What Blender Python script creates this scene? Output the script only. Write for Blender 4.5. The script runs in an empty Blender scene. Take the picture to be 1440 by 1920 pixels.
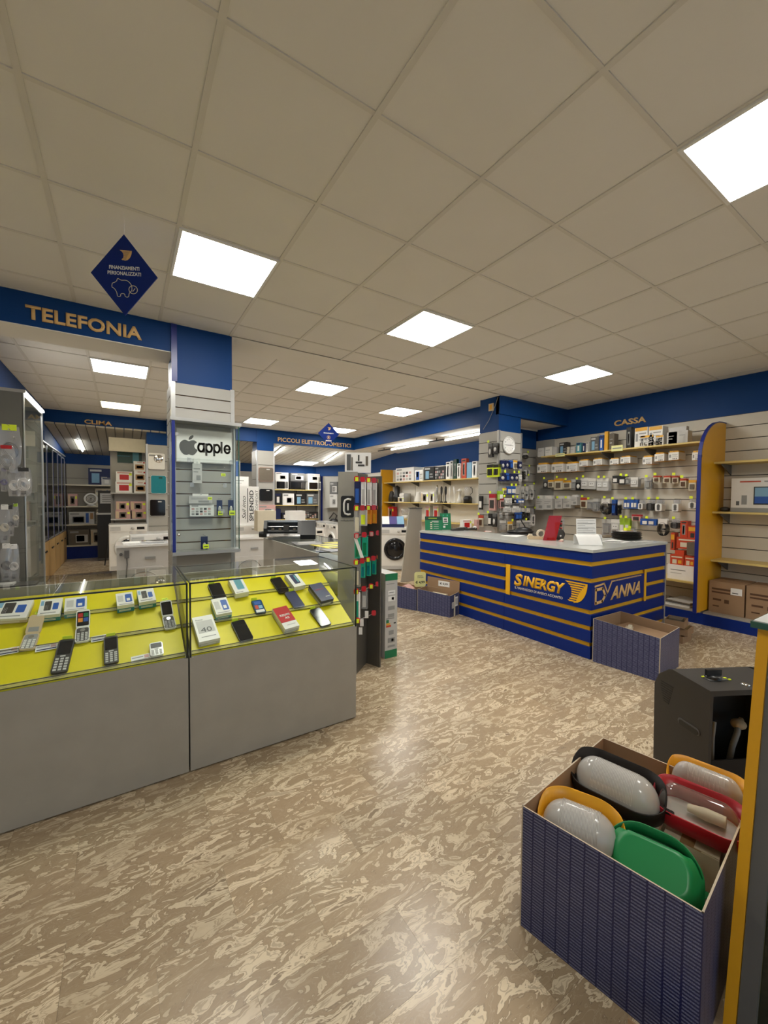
import bpy, bmesh, math, random
from mathutils import Vector, Matrix
PI = math.pi
random.seed(7)
C = bpy.context.scene.collection
sc = bpy.context.scene

# ---------------------------------------------------------------- camera
cam_d = bpy.data.cameras.new('camera'); cam = bpy.data.objects.new('camera', cam_d); C.objects.link(cam)
YAW, PITCH, ROLL = -0.5759, -0.0324, 0.0082
_r0 = Vector((math.cos(YAW), math.sin(YAW), 0)); _f0 = Vector((-math.sin(YAW), math.cos(YAW), 0)); _up = Vector((0, 0, 1))
_f = _f0*math.cos(PITCH) + _up*math.sin(PITCH); _u = _up*math.cos(PITCH) - _f0*math.sin(PITCH)
_rt = _r0*math.cos(ROLL) + _u*math.sin(ROLL); _uu = -_r0*math.sin(ROLL) + _u*math.cos(ROLL)
_m = Matrix((_rt, _uu, -_f)).transposed().to_4x4(); _m.translation = Vector((-0.2885, -1.4448, 1.5))
cam.matrix_world = _m
cam_d.sensor_fit = 'VERTICAL'; cam_d.sensor_height = 24.0; cam_d.lens = 24.0*753.255/1920.0
cam_d.clip_start = 0.02; cam_d.clip_end = 100
sc.camera = cam

# ---------------------------------------------------------------- world, exposure
w = bpy.data.worlds.new('world'); sc.world = w; w.use_nodes = True
w.node_tree.nodes['Background'].inputs[0].default_value = (0.62, 0.80, 1.0, 1)
w.node_tree.nodes['Background'].inputs[1].default_value = 0.45
sc.view_settings.view_transform = 'Standard'; sc.view_settings.look = 'None'
sc.view_settings.gamma = 1.0; sc.view_settings.use_curve_mapping = False
sc.view_settings.exposure = 1.42
PANEL = 10.5      # emission of the ceiling panels
TUBE = 9.0

# ---------------------------------------------------------------- materials
MT = {}
def nt(name):
    m = bpy.data.materials.new(name); m.use_nodes = True
    n = m.node_tree; return m, n, n.nodes['Principled BSDF']
def mat(name, col, rough=0.5, metal=0.0, spec=0.5, noise=0.06, nscale=14, emit=None, es=1.0, bump=0.0, coat=0):
    m, n, b = nt(name)
    b.inputs['Roughness'].default_value = rough; b.inputs['Metallic'].default_value = metal
    b.inputs['Specular IOR Level'].default_value = spec
    if coat: b.inputs['Coat Weight'].default_value = coat; b.inputs['Coat Roughness'].default_value = 0.08
    tc = n.nodes.new('ShaderNodeTexCoord'); nz = n.nodes.new('ShaderNodeTexNoise')
    nz.inputs['Scale'].default_value = nscale; nz.inputs['Detail'].default_value = 5
    n.links.new(tc.outputs['Object'], nz.inputs['Vector'])
    mx = n.nodes.new('ShaderNodeMixRGB'); mx.blend_type = 'MIX'
    mx.inputs[1].default_value = tuple(c*(1-noise) for c in col)+(1,)
    mx.inputs[2].default_value = tuple(min(1, c*(1+noise)) for c in col)+(1,)
    n.links.new(nz.outputs['Fac'], mx.inputs[0]); n.links.new(mx.outputs[0], b.inputs['Base Color'])
    if bump:
        bp = n.nodes.new('ShaderNodeBump'); bp.inputs['Strength'].default_value = bump; bp.inputs['Distance'].default_value = 0.002
        n2 = n.nodes.new('ShaderNodeTexNoise'); n2.inputs['Scale'].default_value = nscale*12
        n.links.new(tc.outputs['Object'], n2.inputs['Vector']); n.links.new(n2.outputs['Fac'], bp.inputs['Height'])
        n.links.new(bp.outputs[0], b.inputs['Normal'])
    if emit:
        b.inputs['Emission Color'].default_value = tuple(emit)+(1,); b.inputs['Emission Strength'].default_value = es
    MT[name] = m; return m
def glassy(name, tint=(0.93, 0.97, 0.95), refl=1.0, diff=0.0, dcol=(0.8, 0.8, 0.8), rough=0.0):
    m = bpy.data.materials.new(name); m.use_nodes = True; n = m.node_tree; n.nodes.clear()
    out = n.nodes.new('ShaderNodeOutputMaterial'); tr = n.nodes.new('ShaderNodeBsdfTransparent'); gl = n.nodes.new('ShaderNodeBsdfGlossy')
    tr.inputs[0].default_value = tuple(tint)+(1,); gl.inputs['Roughness'].default_value = rough
    fr = n.nodes.new('ShaderNodeFresnel'); fr.inputs[0].default_value = 1.5
    mu = n.nodes.new('ShaderNodeMath'); mu.operation = 'MULTIPLY'; mu.inputs[1].default_value = refl; n.links.new(fr.outputs[0], mu.inputs[0])
    ge = n.nodes.new('ShaderNodeNewGeometry'); fb = n.nodes.new('ShaderNodeMath'); fb.operation = 'SUBTRACT'; fb.inputs[0].default_value = 1.0; n.links.new(ge.outputs['Backfacing'], fb.inputs[1])
    mq = n.nodes.new('ShaderNodeMath'); mq.operation = 'MULTIPLY'; mq.use_clamp = True; n.links.new(mu.outputs[0], mq.inputs[0]); n.links.new(fb.outputs[0], mq.inputs[1])
    mx = n.nodes.new('ShaderNodeMixShader'); n.links.new(mq.outputs[0], mx.inputs[0])
    src = tr
    if diff:
        df = n.nodes.new('ShaderNodeBsdfDiffuse'); df.inputs[0].default_value = tuple(dcol)+(1,)
        m2 = n.nodes.new('ShaderNodeMixShader'); m2.inputs[0].default_value = diff
        n.links.new(tr.outputs[0], m2.inputs[1]); n.links.new(df.outputs[0], m2.inputs[2]); src = m2
    n.links.new(src.outputs[0], mx.inputs[1]); n.links.new(gl.outputs[0], mx.inputs[2]); n.links.new(mx.outputs[0], out.inputs[0])
    MT[name] = m; return m
def ramp(n, fac, stops):
    r = n.nodes.new('ShaderNodeValToRGB'); e = r.color_ramp.elements
    e[0].position, e[0].color = stops[0][0], tuple(stops[0][1])+(1,)
    e[1].position, e[1].color = stops[-1][0], tuple(stops[-1][1])+(1,)
    for p, c in stops[1:-1]:
        k = e.new(p); k.color = tuple(c)+(1,)
    n.links.new(fac, r.inputs[0]); return r

def marble():
    m, n, b = nt('marble')
    L = n.links.new
    geo = n.nodes.new('ShaderNodeNewGeometry'); oi = n.nodes.new('ShaderNodeObjectInfo')
    off = n.nodes.new('ShaderNodeMath'); off.operation = 'MULTIPLY'; off.inputs[1].default_value = 37.0; L(oi.outputs['Random'], off.inputs[0])
    cm = n.nodes.new('ShaderNodeCombineXYZ'); L(off.outputs[0], cm.inputs[0]); L(off.outputs[0], cm.inputs[1])
    ad = n.nodes.new('ShaderNodeVectorMath'); ad.operation = 'ADD'; L(geo.outputs['Position'], ad.inputs[0]); L(cm.outputs[0], ad.inputs[1])
    mp = n.nodes.new('ShaderNodeMapping'); mp.inputs['Scale'].default_value = (1.0, 2.6, 1.0); L(ad.outputs[0], mp.inputs[0])
    mp.inputs['Rotation'].default_value = (0, 0, 0.12)
    d = n.nodes.new('ShaderNodeTexNoise'); d.inputs['Scale'].default_value = 4.0; d.inputs['Detail'].default_value = 4; L(mp.outputs[0], d.inputs['Vector'])
    ds = n.nodes.new('ShaderNodeVectorMath'); ds.operation = 'SCALE'; ds.inputs['Scale'].default_value = 0.22; L(d.outputs['Color'], ds.inputs[0])
    a2 = n.nodes.new('ShaderNodeVectorMath'); a2.operation = 'ADD'; L(mp.outputs[0], a2.inputs[0]); L(ds.outputs[0], a2.inputs[1])
    t = n.nodes.new('ShaderNodeTexNoise'); t.inputs['Scale'].default_value = 7.0; t.inputs['Detail'].default_value = 4.0; t.inputs['Roughness'].default_value = 0.52; t.inputs['Distortion'].default_value = 0.9
    L(a2.outputs[0], t.inputs['Vector'])
    A = (0.375, 0.275, 0.172); Dk = (0.27, 0.195, 0.125); Cr = (0.70, 0.575, 0.40); Md = (0.46, 0.36, 0.245)
    r = ramp(n, t.outputs['Fac'], [(0.0, Cr), (0.33, Md), (0.36, Cr), (0.385, Cr), (0.395, Dk), (0.405, A), (0.445, A), (0.452, Md), (0.462, A), (0.515, A), (0.528, Dk), (0.538, Cr), (0.572, Cr), (0.582, Md), (0.60, Md), (0.61, Cr), (0.66, Cr), (0.675, Dk), (1.0, Md)])
    n3 = n.nodes.new('ShaderNodeTexNoise'); n3.inputs['Scale'].default_value = 2.2; n3.inputs['Detail'].default_value = 3; L(mp.outputs[0], n3.inputs['Vector'])
    r3 = ramp(n, n3.outputs['Fac'], [(0.42, (0, 0, 0)), (0.66, (1, 1, 1))])
    n4 = n.nodes.new('ShaderNodeTexNoise'); n4.inputs['Scale'].default_value = 14; n4.inputs['Detail'].default_value = 5; L(a2.outputs[0], n4.inputs['Vector'])
    r4 = ramp(n, n4.outputs['Fac'], [(0.3, (0.31, 0.22, 0.135)), (0.7, (0.50, 0.385, 0.25))])
    mx = n.nodes.new('ShaderNodeMixRGB'); L(r3.outputs[0], mx.inputs[0]); mx.inputs[0].default_value = 0.5
    sc_ = n.nodes.new('ShaderNodeMath'); sc_.operation = 'MULTIPLY'; sc_.inputs[1].default_value = 0.5; L(r3.outputs[0], sc_.inputs[0]); L(sc_.outputs[0], mx.inputs[0])
    L(r.outputs[0], mx.inputs[1]); L(r4.outputs[0], mx.inputs[2])
    # small variation of tone from tile to tile
    v = n.nodes.new('ShaderNodeMapRange'); v.inputs['To Min'].default_value = 0.86; v.inputs['To Max'].default_value = 1.1; L(oi.outputs['Random'], v.inputs['Value'])
    hs = n.nodes.new('ShaderNodeHueSaturation'); L(v.outputs[0], hs.inputs['Value']); L(mx.outputs[0], hs.inputs['Color'])
    L(hs.outputs[0], b.inputs['Base Color'])
    b.inputs['Roughness'].default_value = 0.27; b.inputs['Specular IOR Level'].default_value = 0.5
    bp = n.nodes.new('ShaderNodeBump'); bp.inputs['Strength'].default_value = 0.12; bp.inputs['Distance'].default_value = 0.004
    n5 = n.nodes.new('ShaderNodeTexNoise'); n5.inputs['Scale'].default_value = 14; L(geo.outputs['Position'], n5.inputs['Vector']); L(n5.outputs['Fac'], bp.inputs['Height']); L(bp.outputs[0], b.inputs['Normal'])
    MT['marble'] = m
marble()

def print_pattern():   # cardboard printed with rows of small navy lettering bars
    m, n, b = nt('navy_print'); L = n.links.new
    tc = n.nodes.new('ShaderNodeUVMap'); mp = n.nodes.new('ShaderNodeMapping'); L(tc.outputs[0], mp.inputs[0])
    br = n.nodes.new('ShaderNodeTexBrick'); br.offset = 0.0; br.inputs['Scale'].default_value = 1.0
    br.inputs['Brick Width'].default_value = 0.042; br.inputs['Row Height'].default_value = 0.0105; br.inputs['Mortar Size'].default_value = 0.0030
    br.inputs['Mortar Smooth'].default_value = 0.25
    br.inputs['Color1'].default_value = (0.165, 0.18, 0.30, 1); br.inputs['Color2'].default_value = (0.12, 0.135, 0.24, 1); br.inputs['Mortar'].default_value = (0.010, 0.014, 0.085, 1)
    L(mp.outputs[0], br.inputs['Vector'])
    nz = n.nodes.new('ShaderNodeTexNoise'); nz.inputs['Scale'].default_value = 330; nz.inputs['Detail'].default_value = 1; L(mp.outputs[0], nz.inputs['Vector'])
    r = ramp(n, nz.outputs['Fac'], [(0.44, (0.55, 0.55, 0.6)), (0.56, (1.15, 1.15, 1.15))])
    mu = n.nodes.new('ShaderNodeMixRGB'); mu.blend_type = 'MULTIPLY'; mu.inputs[0].default_value = 0.8; L(br.outputs['Color'], mu.inputs[1]); L(r.outputs[0], mu.inputs[2])
    L(mu.outputs[0], b.inputs['Base Color']); b.inputs['Roughness'].default_value = 0.38
    MT['navy_print'] = m
print_pattern()

mat('ceiling_white', (0.77, 0.745, 0.70), 0.9, noise=0.03, nscale=3, bump=0.25)
mat('plaster_white', (0.78, 0.75, 0.69), 0.85, noise=0.03, nscale=2)
mat('grid_white', (0.68, 0.65, 0.59), 0.6, noise=0.02)
mat('panel_frame', (0.8, 0.8, 0.78), 0.4)
mat('blue_paint', (0.003, 0.046, 0.19), 0.5, spec=0.2, noise=0.05, nscale=2)
mat('blue_board', (0.002, 0.021, 0.185), 0.4, spec=0.25, noise=0.05)
mat('blue_profile', (0.010, 0.022, 0.20), 0.3)
mat('letter_gold', (0.80, 0.50, 0.20), 0.4)
mat('slat_grey', (0.40, 0.385, 0.35), 0.5, noise=0.05, nscale=5)
mat('slat_white', (0.66, 0.61, 0.52), 0.5, noise=0.05, nscale=3)
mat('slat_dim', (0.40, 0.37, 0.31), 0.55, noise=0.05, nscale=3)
mat('groove_brown', (0.16, 0.075, 0.03), 0.6)
mat('groove_dark', (0.07, 0.06, 0.05), 0.6)
mat('concrete_laminate', (0.345, 0.318, 0.272), 0.42, noise=0.13, nscale=6, bump=0.1)
mat('tower_grey', (0.33, 0.315, 0.275), 0.4, noise=0.06)
mat('cabinet_grey', (0.15, 0.145, 0.125), 0.45, noise=0.06)
mat('tower_dark', (0.095, 0.088, 0.076), 0.4)
mat('felt_yellow', (0.74, 0.64, 0.0), 0.42, noise=0.04, nscale=30)
mat('yellow_laminate', (0.72, 0.36, 0.010), 0.35, noise=0.07, nscale=9)
mat('yellow_shelf', (0.66, 0.50, 0.17), 0.45, noise=0.05)
mat('yellow_stripe', (0.86, 0.46, 0.012), 0.4, noise=0.06)
mat('counter_top', (0.55, 0.56, 0.54), 0.18, noise=0.02)
mat('alu', (0.55, 0.55, 0.54), 0.3, metal=0.7)
mat('alu_dark', (0.16, 0.17, 0.18), 0.35, metal=0.5)
mat('steel', (0.6, 0.6, 0.6), 0.25, metal=0.9)
mat('chrome', (0.8, 0.8, 0.8), 0.12, metal=1.0)
mat('black', (0.012, 0.012, 0.013), 0.35)
mat('black_gloss', (0.008, 0.008, 0.010), 0.08, noise=0)
mat('charcoal', (0.038, 0.034, 0.031), 0.5)
mat('dark_grey', (0.11, 0.11, 0.11), 0.5)
mat('mid_grey', (0.30, 0.30, 0.29), 0.5)
mat('light_grey', (0.55, 0.54, 0.52), 0.5)
mat('white', (0.80, 0.78, 0.74), 0.4)
mat('white_gloss', (0.80, 0.80, 0.78), 0.15, coat=0.3)
mat('paper', (0.86, 0.85, 0.83), 0.7)
mat('cream', (0.70, 0.64, 0.50), 0.6)
mat('beige', (0.62, 0.48, 0.30), 0.5)
mat('cardboard', (0.33, 0.205, 0.115), 0.8, noise=0.12, nscale=6)
mat('cardboard_pale', (0.50, 0.42, 0.31), 0.8, noise=0.12, nscale=8)
mat('brown_tape', (0.36, 0.24, 0.12), 0.25)
mat('red', (0.50, 0.012, 0.012), 0.35)
mat('red_cap', (0.62, 0.006, 0.022), 0.2, coat=0.5)
mat('red_box', (0.55, 0.06, 0.02), 0.45)
mat('crimson', (0.42, 0.008, 0.02), 0.35, noise=0.03)
mat('orange', (0.78, 0.26, 0.02), 0.4)
mat('amber', (0.78, 0.40, 0.03), 0.4)
mat('lamp_yellow', (0.80, 0.37, 0.010), 0.4, noise=0.03)
mat('lamp_black', (0.010, 0.007, 0.006), 0.5, spec=0.25)
mat('lamp_green', (0.004, 0.20, 0.055), 0.38, noise=0.03)
mat('pink', (0.62, 0.36, 0.33), 0.5)
mat('rose_gold', (0.55, 0.28, 0.22), 0.3, metal=0.3)
mat('taupe', (0.14, 0.115, 0.085), 0.5)
mat('teal', (0.0, 0.20, 0.25), 0.35)
mat('teal_pale', (0.09, 0.30, 0.36), 0.4)
mat('green', (0.005, 0.19, 0.075), 0.35)
mat('green_dark', (0.004, 0.045, 0.022), 0.35)
mat('mint', (0.02, 0.42, 0.27), 0.3)
mat('lime', (0.36, 0.55, 0.04), 0.4)
mat('tag_yellow', (0.78, 0.94, 0.03), 0.5)
mat('sign_yellow', (0.80, 0.78, 0.35), 0.5)
mat('navy', (0.010, 0.018, 0.085), 0.35)
mat('mid_blue', (0.02, 0.10, 0.42), 0.35)
mat('sky', (0.22, 0.42, 0.60), 0.4)
mat('violet', (0.07, 0.05, 0.22), 0.4)
mat('wood', (0.38, 0.22, 0.10), 0.5)
mat('drawer_wood', (0.52, 0.33, 0.13), 0.45, noise=0.12, nscale=4)
mat('screen_blue', (0.03, 0.09, 0.20), 0.1)
mat('brown_print', (0.10, 0.045, 0.02), 0.6)
mat('panel_light', (0.9, 0.9, 0.86), 0.5, emit=(1.0, 0.972, 0.895), es=PANEL)
mat('panel_light_warm', (0.9, 0.88, 0.7), 0.5, emit=(1.0, 0.86, 0.52), es=3.2)
mat('tube_light', (0.9, 0.9, 0.9), 0.5, emit=(0.97, 1.0, 0.98), es=TUBE)
glassy('glass', (0.965, 0.985, 0.975), 0.8)
glassy('glass_case', (0.96, 0.98, 0.965), 0.8)
glassy('glass_dark', (0.55, 0.62, 0.58), 1.0)
glassy('bag_clear', (0.93, 0.93, 0.93), 2.2, diff=0.20, dcol=(0.75, 0.75, 0.78), rough=0.10)
glassy('blister', (0.9, 0.9, 0.9), 1.5, diff=0.2, dcol=(0.7, 0.7, 0.72), rough=0.1)
glassy('frosted', (0.9, 0.9, 0.88), 1.2, diff=0.62, dcol=(0.62, 0.60, 0.57), rough=0.15)
glassy('clear_dome', (0.88, 0.87, 0.85), 1.8, diff=0.12, dcol=(0.6, 0.55, 0.5), rough=0.03)
glassy('acrylic_red', (0.75, 0.03, 0.03), 1.0, diff=0.6, dcol=(0.55, 0.01, 0.015), rough=0.05)
mat('glass_edge', (0.03, 0.10, 0.075), 0.15)
mat('silicone_black', (0.006, 0.012, 0.010), 0.3)

# ---------------------------------------------------------------- mesh building
class MB:
    def __init__(s): s.v = []; s.f = []; s.m = []; s.mi = []; s.sm = []; s.uv = None
    def _mat(s, m):
        if m not in s.m: s.m.append(m)
        return s.m.index(m)
    def add(s, vs, fs, m, smooth=False):
        o = len(s.v); s.v += [tuple(x) for x in vs]; k = s._mat(m)
        for f in fs: s.f.append(tuple(i+o for i in f)); s.mi.append(k); s.sm.append(smooth)
        return s
    def box(s, x0, x1, y0, y1, z0, z1, m):
        vs = [(x0, y0, z0), (x1, y0, z0), (x1, y1, z0), (x0, y1, z0), (x0, y0, z1), (x1, y0, z1), (x1, y1, z1), (x0, y1, z1)]
        return s.add(vs, [(0, 3, 2, 1), (4, 5, 6, 7), (0, 1, 5, 4), (1, 2, 6, 5), (2, 3, 7, 6), (3, 0, 4, 7)], m)
    def cbox(s, cx, cy, z0, w, d, h, m): return s.box(cx-w/2, cx+w/2, cy-d/2, cy+d/2, z0, z0+h, m)
    def prism(s, poly, a0, a1, m, axis='y', smooth=False):
        # poly points in the plane perpendicular to axis, extruded a0..a1
        n = len(poly)
        def P(u, v, a):
            return {'y': (u, a, v), 'x': (a, u, v), 'z': (u, v, a)}[axis]
        vs = [P(u, v, a0) for u, v in poly]+[P(u, v, a1) for u, v in poly]
        s.add(vs, [tuple(range(n)), tuple(range(2*n-1, n-1, -1))], m)
        s.add(vs, [(i, (i+1) % n, (i+1) % n+n, i+n) for i in range(n)], m, smooth)
        return s
    def ring(s, poly_o, poly_i, a0, a1, m, axis='z', smooth=False):
        n = len(poly_o)
        def P(u, v, a): return {'y': (u, a, v), 'x': (a, u, v), 'z': (u, v, a)}[axis]
        vs = [P(*p, a0) for p in poly_o]+[P(*p, a1) for p in poly_o]+[P(*p, a1) for p in poly_i]+[P(*p, a0) for p in poly_i]
        fs = []
        for i in range(n):
            j = (i+1) % n
            fs += [(i, j, j+n, i+n), (i+n, j+n, j+2*n, i+2*n), (i+2*n, j+2*n, j+3*n, i+3*n), (i+3*n, j+3*n, j, i)]
        return s.add(vs, fs, m, smooth)
    def lathe(s, prof, m, cx=0, cy=0, cz=0, n=20, axis='z', smooth=True):
        vs = []; fs = []
        for r, h in prof:
            for k in range(n):
                a = 2*PI*k/n; u, v = r*math.cos(a), r*math.sin(a)
                vs.append({'z': (cx+u, cy+v, cz+h), 'y': (cx+u, cy+h, cz+v), 'x': (cx+h, cy+u, cz+v)}[axis])
        for i in range(len(prof)-1):
            for k in range(n):
                fs.append((i*n+k, i*n+(k+1) % n, (i+1)*n+(k+1) % n, (i+1)*n+k))
        o = len(vs)
        s.add(vs, fs, m, smooth)
        if prof[0][0] > 1e-5: s.add(vs[:n], [tuple(range(n-1, -1, -1))], m)
        if prof[-1][0] > 1e-5 and not (prof[-2][0] < 1e-5 and abs(prof[-1][1]-prof[-2][1]) < 1e-6): s.add(vs[-n:], [tuple(range(n))], m)
        return s
    def cyl(s, cx, cy, z0, r, h, m, n=16, axis='z'):
        return s.lathe([(r, 0), (r, h)], m, cx, cy, z0, n, axis) if axis == 'z' else s.lathe([(r, 0), (r, h)], m, cx, cy, z0, n, axis)
    def tube(s, pts, r, m, n=6, taper=None, closed=False):
        pts = [Vector(p) for p in pts]; N = len(pts); vs = []; fs = []; up = Vector((0, 0, 1)); prev = None
        for i, p in enumerate(pts):
            if closed: t = pts[(i+1) % N]-pts[i-1]
            else: t = pts[min(i+1, N-1)]-pts[max(i-1, 0)]
            t.normalize()
            if prev is None:
                a = up.cross(t)
                if a.length < 1e-3: a = Vector((1, 0, 0)).cross(t)
            else: a = prev-t*prev.dot(t)
            a.normalize(); prev = a; b = t.cross(a); rr = r if taper is None else r*taper[i]
            for k in range(n):
                q = 2*PI*k/n; vs.append(p+a*rr*math.cos(q)+b*rr*math.sin(q))
        M = N if closed else N-1
        for i in range(M):
            for k in range(n):
                j = (i+1) % N
                fs.append((i*n+k, i*n+(k+1) % n, j*n+(k+1) % n, j*n+k))
        s.add(vs, fs, m, True)
        if not closed:
            s.add(vs[:n], [tuple(range(n-1, -1, -1))], m); s.add(vs[-n:], [tuple(range(n))], m)
        return s
    def ball(s, cx, cy, cz, rx, ry, rz, m, n=14, k=8):
        prof = [(math.sin(PI*i/k), -math.cos(PI*i/k)) for i in range(k+1)]
        vs = []; fs = []
        for r, h in prof:
            for j in range(n):
                a = 2*PI*j/n; vs.append((cx+rx*r*math.cos(a), cy+ry*r*math.sin(a), cz+rz*h))
        for i in range(k):
            for j in range(n): fs.append((i*n+j, i*n+(j+1) % n, (i+1)*n+(j+1) % n, (i+1)*n+j))
        return s.add(vs, fs, m, True)
    def xf(s, M):
        s.v = [tuple(M @ Vector(v)) for v in s.v]; return s
    def mesh(s, name):
        me = bpy.data.meshes.new(name); me.from_pydata(s.v, [], s.f)
        for m in s.m: me.materials.append(MT[m])
        me.polygons.foreach_set('material_index', s.mi); me.polygons.foreach_set('use_smooth', s.sm)
        if s.uv: s.uv(me)
        me.update(); return me
    def obj(s, name, parent=None, loc=(0, 0, 0), rot=(0, 0, 0), bevel=0):
        o = bpy.data.objects.new(name, s.mesh(name)); C.objects.link(o)
        o.location = loc; o.rotation_euler = rot
        if parent: o.parent = parent
        if bevel:
            b = o.modifiers.new('bevel', 'BEVEL'); b.width = bevel; b.segments = 2; b.limit_method = 'ANGLE'
        return o
def link(name, me, parent=None, loc=(0, 0, 0), rot=(0, 0, 0), scale=None):
    o = bpy.data.objects.new(name, me); C.objects.link(o); o.location = loc; o.rotation_euler = rot
    if scale: o.scale = scale
    if parent: o.parent = parent
    return o
def tag(o, label=None, cat=None, group=None, kind=None):
    if label: o['label'] = label
    if cat: o['category'] = cat
    if group: o['group'] = group
    if kind: o['kind'] = kind
    return o
def thing(name, label, cat, loc=(0, 0, 0), rz=0, group=None):
    o = bpy.data.objects.new(name, None); C.objects.link(o); o.location = loc; o.rotation_euler = (0, 0, rz)
    o.empty_display_size = 0.1
    return tag(o, label, cat, group)
def copy_tree(o, parent=None):
    c = o.copy(); C.objects.link(c); c.parent = parent
    for ch in list(o.children): copy_tree(ch, c)
    return c
def struct(o): o['kind'] = 'structure'; return o
ORD = ['first', 'second', 'third', 'fourth', 'fifth', 'sixth', 'seventh', 'eighth', 'ninth', 'tenth', 'eleventh', 'twelfth', 'thirteenth', 'fourteenth', 'fifteenth', 'sixteenth', 'seventeenth', 'eighteenth', 'nineteenth', 'twentieth', 'twenty-first', 'twenty-second', 'twenty-third', 'twenty-fourth']
_tc = {}
def text_mesh(s, m, w=None, h=None, ext=0.002, bold=0.0, shear=0.0, fit='c', res=3):
    # flat lettering in local XZ plane, facing -Y, origin at left bottom (fit 'l') or centre
    key = (s, m, w, h, ext, bold, shear, fit)
    if key in _tc: return _tc[key]
    cu = bpy.data.curves.new('lettering', 'FONT'); cu.body = s; cu.extrude = 0; cu.offset = bold; cu.shear = shear; cu.resolution_u = res
    o = bpy.data.objects.new('t', cu); C.objects.link(o)
    dg = bpy.context.evaluated_depsgraph_get(); me = bpy.data.meshes.new_from_object(o.evaluated_get(dg))
    bpy.data.objects.remove(o); bpy.data.curves.remove(cu)
    xs = [v.co.x for v in me.vertices]; ys = [v.co.y for v in me.vertices]
    x0, x1, y0, y1 = min(xs), max(xs), min(ys), max(ys)
    sx = w/(x1-x0) if w else None; sy = h/(y1-y0) if h else None
    if sx is None: sx = sy
    if sy is None: sy = sx
    cx, cy = ((x0+x1)/2, (y0+y1)/2) if fit == 'c' else (x0, y0)
    bm = bmesh.new(); bm.from_mesh(me)
    for v in bm.verts: v.co = Vector(((v.co.x-cx)*sx, 0, (v.co.y-cy)*sy))
    if ext:
        r = bmesh.ops.extrude_face_region(bm, geom=bm.faces[:])
        for v in r['geom']:
            if isinstance(v, bmesh.types.BMVert): v.co.y -= ext
    bmesh.ops.recalc_face_normals(bm, faces=bm.faces[:])
    bm.to_mesh(me); bm.free(); me.materials.clear(); me.materials.append(MT[m]); me.name = 'lettering'
    _tc[key] = me; return me
def text(s, m, parent, loc, rot=(0, 0, 0), w=None, h=None, ext=0.002, bold=0.0, shear=0.0, fit='c', name='lettering'):
    return link(name, text_mesh(s, m, w, h, ext, bold, shear, fit), parent, loc, rot)
def cal(m, c):   # rounded rectangle outline helper
    pass
def rrect(w, h, r, n=5, cx=0, cy=0):
    pts = []
    for (sx, sy, a0) in ((1, 1, 0), (-1, 1, PI/2), (-1, -1, PI), (1, -1, 3*PI/2)):
        for i in range(n+1):
            a = a0+PI/2*i/n; pts.append((cx+sx*(w/2-r)+r*math.cos(a), cy+sy*(h/2-r)+r*math.sin(a)))
    return pts
def hexa(mb, P, m):   # box from 8 corner points (bottom 4 ccw, top 4 ccw)
    return mb.add(P, [(0, 3, 2, 1), (4, 5, 6, 7), (0, 1, 5, 4), (1, 2, 6, 5), (2, 3, 7, 6), (3, 0, 4, 7)], m)

def uv_box(me):
    uvl = me.uv_layers.new(name='UVMap')
    for p in me.polygons:
        n = p.normal
        for li in p.loop_indices:
            v = me.vertices[me.loops[li].vertex_index].co
            if abs(n.z) > 0.7: uvl.data[li].uv = (v.x, v.y)
            else:
                t = Vector((-n.y, n.x)); t = t.normalized() if t.length > 0 else Vector((1, 0))
                uvl.data[li].uv = (v.x*t.x+v.y*t.y, v.z)
# ================================================================ SHELL
CE = 3.068                     # ceiling height
XL, XR = -1.463, 6.196         # left wall of the phone bay, right wall
YB = 11.05                     # back wall

# floor: slab with marble tiles 50 x 25 cm in running bond
fl = MB().box(-3.2, 6.3, -4.4, 11.2, -0.12, -0.004, 'cardboard_pale').obj('floor'); struct(fl)
tile_me = MB().box(-0.2497, 0.2497, -0.1247, 0.1247, -0.008, 0, 'marble').mesh('tile')
cells = []
for j in range(-18, 47):
    y = -0.02+0.25*j
    if y+0.25 > 11.15: break
    sh = 0.285 if j % 2 else 0.035
    for i in range(-7, 13):
        x = sh+0.5*i
        if x < -3.2 or x+0.5 > 6.4: continue
        cells.append((x+0.25, y+0.125))
def _vis(c):
    dx, dy = c[0]+0.2885, c[1]+1.4448
    dep = dx*0.544+dy*0.839; lat = dx*0.839-dy*0.544
    return dep > 0.7 and abs(lat) < dep*1.0+0.3
vis = sorted([c for c in cells if _vis(c)], key=lambda c: (c[0]+0.29)**2+(c[1]+1.44)**2)
near = set(vis[:295])
for c in vis[:295]: link('tile', tile_me, fl, (c[0], c[1], 0))
rest = MB()
for c in cells:
    if c not in near: rest.box(c[0]-0.2494, c[0]+0.2494, c[1]-0.1246, c[1]+0.1246, -0.008, 0, 'marble')
o = rest.obj('far_tiles', fl); tag(o, kind='stuff')

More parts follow.
